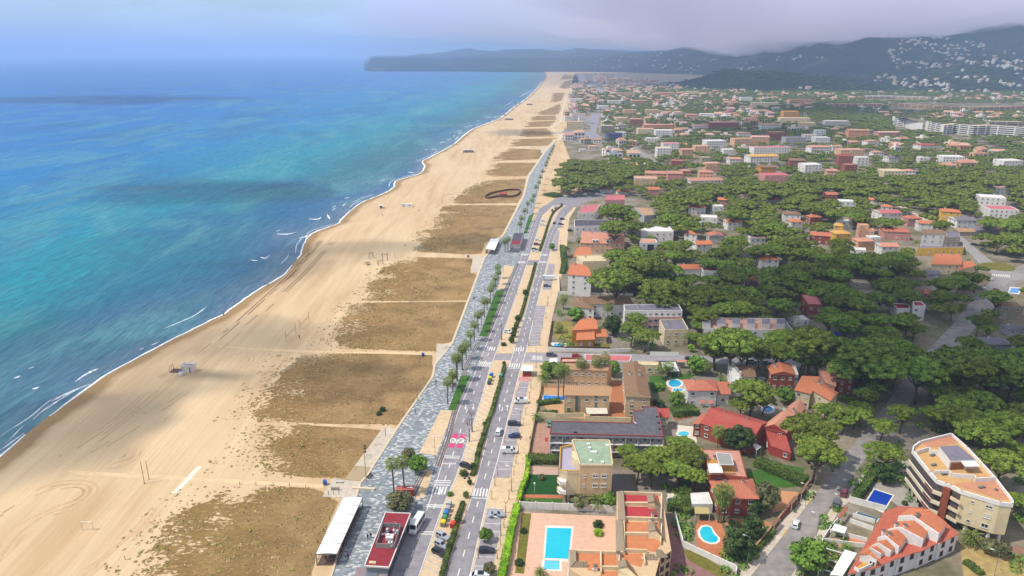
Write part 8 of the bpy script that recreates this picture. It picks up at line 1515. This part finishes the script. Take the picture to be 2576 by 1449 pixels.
longblock('long curved white apartment block below the wooded slope', 'T2', [(1975, 945), (2060, 935), (2200, 950), (2320, 945), (2576, 962), (2680, 968)], 5); longblock('white terraced apartment block, left of the long curved one', 'T2', [(1860, 918), (1975, 942)], 5); longblock('farther left white terraced apartment block with ribbon balconies', 'T2', [(1605, 880), (1700, 895), (1815, 930)], 5); longblock('pale apartment block behind the curved white one', 'T2', [(2320, 915), (2576, 920)], 4, wc='stone')
longblock('long peach terrace row before the beige hall', 'T2', [(1115, 785), (1300, 780), (1500, 785)], 3, wc='peach', rc='salmon'); longblock('long beige row at the foot of the right slope', 'T2', [(1560, 775), (1800, 790), (2200, 810), (2576, 800)], 3, wc='beige', rc='tan'); longblock('long low beige hall with a white roof line', 'T2', [(1365, 725), (1600, 725), (1870, 735)], 3, 20, 'cream', 'white', 'hall')
# --- hand-placed pines near the camera: (crop, x, y of crown middle, width)
for row in "F 1480 200 410|F 1740 90 420|F 2050 130 430|F 1920 260 400|F 1640 270 360|E 1950 1080 340|F 1380 60 330|F 2120 330 330|G 960 520 520|G 850 640 320|G 1090 600 330|G 1830 720 380|G 2130 740 340|G 1650 960 640|G 1680 1210 600|G 1990 850 260|I 725 215 260|I 890 130 270|I 745 430 330|I 1160 110 270|I 1420 150 360|I 1560 320 430|I 1770 190 420|I 1700 540 400|I 1850 850 230|I 1860 420 260|I 1330 60 330|M1 2190 1040 230|M1 2300 1075 230|M1 2230 960 180|M1 2060 690 360|M1 2010 610 200|M1 2140 620 220|M1 2080 480 230|M1 2180 540 230|M1 2050 150 260|M1 2160 180 220|M1 2060 280 260|M1 2200 260 190|M1 2430 730 340|M1 2330 580 300|M1 2460 600 260|M1 2340 810 240|M1 2420 820 260|M2 260 1140 350|M2 500 1155 270|M2 380 1150 430|M2 250 1200 240|M2 760 1140 320|M2 980 1160 420|M2 900 1220 300|M2 1180 1170 330|M2 1400 1240 480|M2 1500 1350 420|M2 1640 1210 330|M2 1800 1360 420|M2 2100 1300 500|M2 2350 1280 480|M2 2500 1380 380|M2 1250 1360 320|M2 120 1010 150|M2 90 1090 160|M1 2335 355 90".split('|'):
    c, x, y, w_ = row.split(); x, y, w_ = float(x), float(y), float(w_)*CROP[c][2]; g = P(c, x, y, 7); r = w_/2*mpp(g)*1.13; g = P(c, x, y, r*1.08); pine(Vector((g.x, g.y, 0)), r, None, pword(r))
# --- the wood itself and the pines scattered through the streets
for c, x0, y0, x1, y1 in (('I', 950, 275, 1800, 1160), ('I', 420, 860, 1350, 1449), ('F', 560, 20, 1200, 600), ('F', 0, 480, 1850, 1449), ('E', 300, 100, 1780, 1240), ('H', 260, 380, 620, 1300), ('I', 480, 700, 900, 1050), ('M2', 1010, 1045, 1330, 1170), ('E', 1780, 360, 2010, 540), ('M2', 1290, 640, 1440, 710), ('M2', 2440, 715, 2576, 790), ('M2', 1860, 900, 2120, 1080), ('M2', 1760, 1080, 2080, 1300), ('H', 700, 180, 1560, 480), ('T1', 1680, 1110, 1990, 1210), ('M2', 2220, 400, 2400, 560)):
    EXC.append((*dpx(c, x0, y0), *dpx(c, x1, y1)))
STREETS = [[(1852, 1449), (2013, 1290), (2127, 1140), (2213, 1030), (2300, 905), (2400, 800), (2440, 750), (2510, 680), (2600, 650), (2600, 730), (2500, 790), (2415, 890), (2300, 1010), (2180, 1160), (2060, 1320), (1998, 1449)], [(1380, 885), (2130, 893), (2130, 930), (1380, 915)]]
STREETS += [[dpx(c, *q) for q in l] for c, l in (('M2', [(2040, 335), (2110, 320), (2345, 510), (2576, 600), (2576, 700), (2475, 710), (2400, 790), (2330, 860), (2190, 800), (2250, 725), (2330, 615), (2230, 550)]), ('M2', [(1470, 0), (1580, 25), (1750, 140), (1910, 225), (1860, 265), (1680, 150), (1580, 100)]), ('T1', [(1780, 540), (1850, 560), (2010, 700), (1960, 730)]), ('T1', [(1870, 850), (1970, 850), (2000, 1070), (1900, 1080), (1670, 1020), (1670, 980)]), ('T1', [(2180, 1100), (2240, 1100), (2420, 1230), (2380, 1270), (2240, 1250)]), ('T2', [(1960, 1040), (2080, 1045), (2480, 1160), (2420, 1195)]))]
WOODS = [([(1650, 500), (1800, 455), (2000, 445), (2250, 430), (2576, 440), (2650, 440), (2650, 1130), (2480, 1110), (2330, 1020), (2290, 1000), (2210, 1060), (2150, 1020), (2060, 925), (1900, 900), (1760, 895), (1740, 800), (1640, 735), (1590, 715), (1500, 700), (1500, 645), (1560, 610), (1620, 570)], 7.4, .93, (4.6, 8.8)),
         ([dpx('T1', *q) for q in ((1630, 1300), (1700, 1210), (2000, 1180), (2250, 1180), (2285, 1225), (2200, 1300), (1990, 1420), (1650, 1449))], 8, 1.0, (5, 8.5)), ([(1500, 520), (1620, 505), (1620, 600), (1500, 640)], 9, .7, (4, 6.5)),
         ([(1560, 400), (1720, 385), (2576, 385), (2650, 440), (2250, 432), (2000, 448), (1800, 458), (1640, 500), (1540, 470)], 8.5, .85, (4.2, 7.5)), ([(1500, 330), (1720, 300), (2576, 330), (2650, 390), (1700, 390), (1540, 390)], 10, .8, (4, 7)), ([dpx('T2', *q) for q in ((940, 800), (1150, 800), (1420, 850), (1600, 900), (1950, 1000), (1900, 1030), (1500, 985), (1000, 870))], 14, .9, (5, 8)),
         ([dpx('T2', *q) for q in ((1980, 1040), (2576, 1035), (2650, 1180), (2400, 1160), (2050, 1070))], 14, .8, (5, 8)), ([(1440, 222), (1720, 205), (1960, 215), (2576, 218), (2650, 330), (1720, 300), (1480, 330)], 13.5, .85, (4.5, 8)), ([dpx('T2', *q) for q in ((200, 590), (700, 570), (1200, 620), (1400, 650), (1350, 730), (700, 720), (250, 740))], 22, .8, (6, 9)), ([dpx('T1', *q) for q in ((1670, 990), (1860, 920), (1890, 960), (1860, 1000))], 10, .8, (4, 6)),
         ([dpx('M0', 0, 0)], 1, 0, (1, 1)), ([dpx('T2', *q) for q in ((2300, 860), (2576, 850), (2650, 930), (2300, 900))], 16, .9, (5, 8))]
cand = []
for poly, sp, dens, (ra, rb_) in WOODS:
    if len(poly) < 3: continue
    gs = [gp(x, y, 8) for x, y in poly]; X0, X1, Y0, Y1 = min(g.x for g in gs), max(g.x for g in gs), min(g.y for g in gs), max(g.y for g in gs)
    yy = Y0
    while yy < Y1:
        xx = X0
        while xx < X1:
            x, y = xx+R.uniform(-.45, .45)*sp, yy+R.uniform(-.45, .45)*sp; xx += sp
            if R.random() > dens*(1 if dens > .9 else .6+.8*(mnoise.noise(Vector((x*.012, y*.012, 2)))+.5)): continue
            r = ra+(rb_-ra)*R.random()**1.3; px, py, w_ = proj((x, y, r*1.15))
            if not poly_in((px, py), poly) or not -40 < px < 2620: continue
            rp = r/w_*FPX; bx, by, _ = proj((x, y, 0))
            if any(poly_in((bx, by), s) for s in STREETS): continue
            if any(e[0]-rp*.45 < px < e[2]+rp*.5 and e[1]-rp*.1 < py < e[3]*.8+e[1]*.2+rp*.4 for e in EXC): continue
            cand.append((rp, x, y, r))
        yy += sp
cand.sort(reverse=True)
NP_ = 238
for rp, x, y, r in cand[:NP_]: pine(Vector((x, y, 0)), r, None, pword(r))
def instanced(name, protos, places, mats):
    """one mesh made of many copies: places = (proto index, x, y, z, sx, sy, sz, yaw)"""
    V, L, MI = [], [], []; nv = 0
    pr = []
    for me in protos:
        v = np.empty(len(me.vertices)*3, np.float32); me.vertices.foreach_get('co', v); f = [list(p.vertices) for p in me.polygons]; f = np.array([q if len(q) == 4 else q[:3]+[q[2]] for q in f], np.int32); pr.append((v.reshape(-1, 3), f, np.array([p.material_index for p in me.polygons], np.int32)))
    for i, x, y, z, sx, sy, sz, a in places:
        v, f, mi = pr[i]; c_, s_ = math.cos(a), math.sin(a); u = v*np.array([sx, sy, sz], np.float32)
        V.append(np.stack([u[:, 0]*c_-u[:, 1]*s_+x, u[:, 0]*s_+u[:, 1]*c_+y, u[:, 2]+z], 1)); L.append(f+nv); MI.append(mi); nv += len(v)
    V, L, MI = np.concatenate(V), np.concatenate(L), np.concatenate(MI); me = bpy.data.meshes.new(name); me.vertices.add(len(V)); me.vertices.foreach_set('co', V.ravel()); tri = L[:, 2] == L[:, 3]
    me.loops.add(int(len(L)*4-tri.sum())); msk = np.ones(L.shape, bool); msk[tri, 3] = False; me.loops.foreach_set('vertex_index', L[msk]); cnt = np.where(tri, 3, 4); st = np.concatenate([[0], np.cumsum(cnt)[:-1]])
    me.polygons.add(len(L)); me.polygons.foreach_set('loop_start', st.astype(np.int32)); me.polygons.foreach_set('loop_total', cnt.astype(np.int32)); me.polygons.foreach_set('material_index', MI)
    for m in mats: me.materials.append(m)
    me.update(calc_edges=True); me.validate(); return tag(ob(name, me), kind='stuff')
def lod(seed):
    q = random.Random(seed); cl = []
    for i in range(8): r = math.sqrt((i+.5)/8)*.7; a = i*2.4; s = q.uniform(.26, .4); cl.append(((r*math.cos(a), r*math.sin(a), 1.02+.25*(1-r*r)+q.uniform(-.06, .06)), (s, s, s*.62)))
    return clump_crown(cl, 16, .13, PINE, 'lod', .8)
LOD = [lod(k) for k in range(5)]
rest = cand[NP_:]
if rest: instanced('distant_pines', LOD, [(k % 5, x, y, 0, r, r, r*.95, k*1.7) for k, (rp, x, y, r) in enumerate(rest)], [PINE])
# --- filler houses through the town and up the hillsides
def hill_hit(x, y):
    u, v = (x-CX)/FPX, (y-CY)/FPX; d = Vector((u, CT-v*ST, -ST-v*CT)); t = 1900
    while t < 9000:
        p_ = Vector((0, 0, CAMH))+d*t
        if p_.z < max(0, hill_z(p_.x, p_.y)): return p_
        t += 12
    return None
TOWN = [(1412, 300), (1440, 215), (1500, 192), (1720, 208), (1960, 232), (2576, 240), (2650, 250), (2650, 440), (2576, 430), (2250, 425), (2000, 440), (1800, 450), (1640, 470), (1560, 445), (1430, 345)]
NOTOWN = [[dpx('T2', *q) for q in l] for l in ([(940, 800), (1150, 800), (1420, 850), (1600, 900), (1950, 1000), (1900, 1030), (1500, 985), (1000, 870)], [(1980, 1040), (2576, 1035), (2650, 1180), (2400, 1160), (2050, 1070)])]
WCH = ['white']*8+['cream']*3+['peach']*2+['stone', 'pink', 'salmon', 'beige']; RCH = ['terracotta']*3+['orange']*1+['salmon']*5+['white']*4+['cream']*2+['tan', 'grey', 'pink']
hc = []
yy = 760.0
while yy < 4200:
    sx, sy = (21, 19) if yy < 1500 else (27, 24); xx = 60.0
    while xx < 2400:
        x, y = xx+R.uniform(-4, 4), yy+R.uniform(-4, 4); xx += sx
        px, py, w_ = proj((x, y, 6))
        if not -20 < px < 2600 or not poly_in((px, py), TOWN): continue
        bx, by, _ = proj((x, y, 0))
        if any(poly_in((bx, by), s) for s in STREETS) or any(poly_in((px, py), s) for s in NOTOWN): continue
        if R.random() > (.72 if px < 1720 else .45): continue
        s = 9/w_*FPX
        if any(e[0]-s*.6 < px < e[2]+s*.6 and e[1]-s*.5 < py < e[3]+s*.6 for e in EXC): continue
        hc.append((1/w_*R.uniform(.7, 1.2), x, y, 0.0))
    yy += sy
for l, n in ((([(1500, 310), (1900, 290), (2240, 320), (2576, 440), (2576, 720), (2200, 730), (1950, 720), (1500, 640), (1420, 610), (1600, 520)]), 520), ([(700, 425), (1120, 428), (1120, 455), (700, 465)], 16), ([(150, 450), (290, 450), (290, 485), (150, 490)], 9), ([(400, 475), (600, 480), (600, 535), (400, 530)], 14), ([(0, 470), (130, 460), (220, 560), (60, 600), (0, 600)], 12), ([(830, 640), (1280, 650), (1280, 690), (830, 680)], 8), ([(1700, 250), (1920, 285), (1900, 340), (1720, 350)], 8), ([(2060, 320), (2300, 320), (2300, 370), (2060, 370)], 5)):
    pl_ = [dpx('T2', *q) for q in l]; xs, ys_ = [p[0] for p in pl_], [p[1] for p in pl_]; k = 0
    while k < n:
        x, y = R.uniform(min(xs), max(xs)), R.uniform(min(ys_), max(ys_))
        if not poly_in((x, y), pl_): continue
        k += 1; p_ = hill_hit(x, y)
        if p_ and mnoise.noise(p_*.0075)+.5*mnoise.noise(p_*.02) > .04: hc.append((R.uniform(.9, 1.3)/max(1, p_.y), p_.x, p_.y, p_.z-.5))
for k in range(60):
    x, y = R.uniform(1430, 1720), R.uniform(125, 175); p_ = hill_hit(x, y)
    if p_: hc.append((.5/p_.y, p_.x, p_.y, p_.z-.5))
hc.sort(reverse=True); NIND = 300-sum(1 for o_ in bpy.data.objects if o_.parent is None and o_.get('category') in ('house', 'apartment house', 'villa')); 
def unit_house(roof, wm, rm):
    mb = MB(); mb.prism([(-.5, -.5), (.5, -.5), (.5, .5), (-.5, .5)], -.25, 1, wm, rm if roof == 'flat' else wm)
    e = .55
    if roof != 'flat':
        a, b, c, d = (-e, e, 1), (e, e, 1), (e, -e, 1), (-e, -e, 1); r0, r1 = ((-.25, 0, 1.26), (.25, 0, 1.26)) if roof == 'hip' else ((-e, 0, 1.26), (e, 0, 1.26))
        for f in ([d, c, r1, r0], [b, a, r0, r1]): mb.poly(f, rm)
        for f in ([a, d, r0], [c, b, r1]): mb.poly(f, rm if roof == 'hip' else wm)
    else:
        mb.prism([(-.2, -.1), (.15, -.1), (.15, .3), (-.2, .3)], 1.0, 1.3, wm)
    for x in (-.3, 0, .3):
        for z in (.22, .65): mb.prism([(x-.09, -.515), (x+.09, -.515), (x+.09, -.49), (x-.09, -.49)], z, z+.2, GLS)
    for z in (.22, .65): mb.prism([(-.515, -.15), (-.49, -.15), (-.49, .15), (-.515, .15)], z, z+.2, GLS)
    return mb.mesh('house')
UH = {}
far_ = []
fm_ = []
for i, (sz, x, y, z) in enumerate(hc):
    rf = R.choice(('flat', 'flat', 'hip', 'gx')); wc = R.choice(WCH); rc = R.choice(RCH if rf == 'flat' else RCH[:9])
    if z > 0 and R.random() < .7: wc, rc = 'white', R.choice(('white', 'cream', 'terracotta'))
    k = (rf, wc, rc)
    if k not in UH: UH[k] = unit_house(rf, wallm(wc), roofm(rc, False))
    fl = R.choice((2, 2, 3, 3, 4) if z == 0 else (2, 2, 3)); w_, d_ = (R.uniform(9, 17), R.uniform(8, 12)) if z == 0 else (R.uniform(7, 14), R.uniform(6, 9)); a = R.choice((0, .1, -.25, .3)) if z == 0 else R.uniform(-.6, .6)
    if i < NIND:
        o_ = ob('house', UH[k], None, (x, y, z), a, (w_, d_, fl*2.9)); auto(o_, f"{wc} house with {rc} {'flat' if rf == 'flat' else 'gable' if rf == 'gx' else 'hip'} roof", 'house', 'houses across the town', Vector((x, y, z+6)))
    else: far_.append((k, x, y, z, w_, d_, fl*2.9, a))
if far_:
    ks = sorted({f[0] for f in far_}); mats = []; pm_ = []
    for k in ks:
        for m_ in UH[k].materials:
            if m_ not in mats: mats.append(m_)
    for k in ks:
        me = UH[k].copy(); idx = [mats.index(m_) for m_ in me.materials]
        for p_ in me.polygons: p_.material_index = idx[p_.material_index]
        pm_.append(me)
    instanced('distant_houses', pm_, [(ks.index(k), x, y, z, w_, d_, h, a) for k, x, y, z, w_, d_, h, a in far_], mats)
# woods clothing the hills: one far mass of small crowns
hw = []
for k in range(5200):
    x, y = R.uniform(1560, 2600), R.uniform(60, 245); p_ = hill_hit(x, y) if y < 245 else None
    if p_ and p_.z > 3 and p_.y < 4600 and fbm(p_.x, p_.y, .004)+R.uniform(-.3, .3) > -.12: r = R.uniform(5, 11); hw.append((k % 5, p_.x, p_.y, p_.z-r*.75, r, r, r*.9, k))
if hw: instanced('hill_woods', LOD, hw, [DARKC])
print('pines', len(cand), 'houses', len(hc), NIND, 'far', len(far_), 'hw', len(hw))

# --- low planting that fills the plots between houses
cen, nm, sz = [], [], []
for k in range(5200):
    px, py = R.uniform(1380, 2576), R.uniform(600, 1449); 
    if px < xat(side_r, min(py, 1449))+6 or any(poly_in((px, py), s) for s in STREETS): continue
    if any(e[0]-2 < px < e[2]+2 and e[1] < py < e[3]+(e[3]-e[1])*.8 for e in EXC): continue
    g = gp(px, py)
    if mnoise.noise(g*.05) < -.05: continue
    s = R.uniform(.4, 1.5)
    for j in range(26):
        d = Vector((R.gauss(0, 1), R.gauss(0, 1), abs(R.gauss(0, 1)))).normalized(); cen.append(tuple(g+Vector((d.x*s, d.y*s, d.z*s*.9+.1)))); nm.append(tuple(d)); sz.append(s*R.uniform(.35, .6))
tag(ob('undergrowth', npmesh('undergrowth', [(quads(np.array(cen), np.array(nm), np.array(sz), .5, 1.4), None, 0)], [BROAD])), kind='stuff')
# ================================================================ LABELS relative to landmarks
ORD = ['nearest', 'second nearest', 'third nearest', 'fourth nearest', 'fifth nearest', 'sixth nearest', 'seventh nearest', 'eighth nearest', 'ninth nearest', 'tenth nearest', 'eleventh nearest', 'twelfth nearest']
groups_ = {}
for o_, base, (x, y, w_) in AUTO:
    best = None
    for ph, lx, ly in LAND:
        d = math.hypot((x-lx), (y-ly)*2.0)
        if best is None or d < best[0]: best = (d, ph, lx, ly)
    d, ph, lx, ly = best; dx, dy = x-lx, (y-ly)*2.0
    rel = ('right of' if dx > 0 else 'left of') if abs(dx) > abs(dy) else ('in front of' if dy > 0 else 'behind')
    groups_.setdefault((base, rel, ph), []).append((d, o_))
for (base, rel, ph), lst in groups_.items():
    lst.sort(key=lambda q: q[0])
    for i, (d, o_) in enumerate(lst):
        if len(lst) == 1: o_['label'] = f'{base} {rel} {ph}'
        else:
            l = f'{base} {rel} {ph}, ' + (ORD[i] if i < len(ORD) else f'number {i+1} in nearness'); o_['label'] = l if len(l.split()) <= 16 else l.replace(' umbrella pine', ' pine').replace(' in nearness', '').replace(' tiled', '')
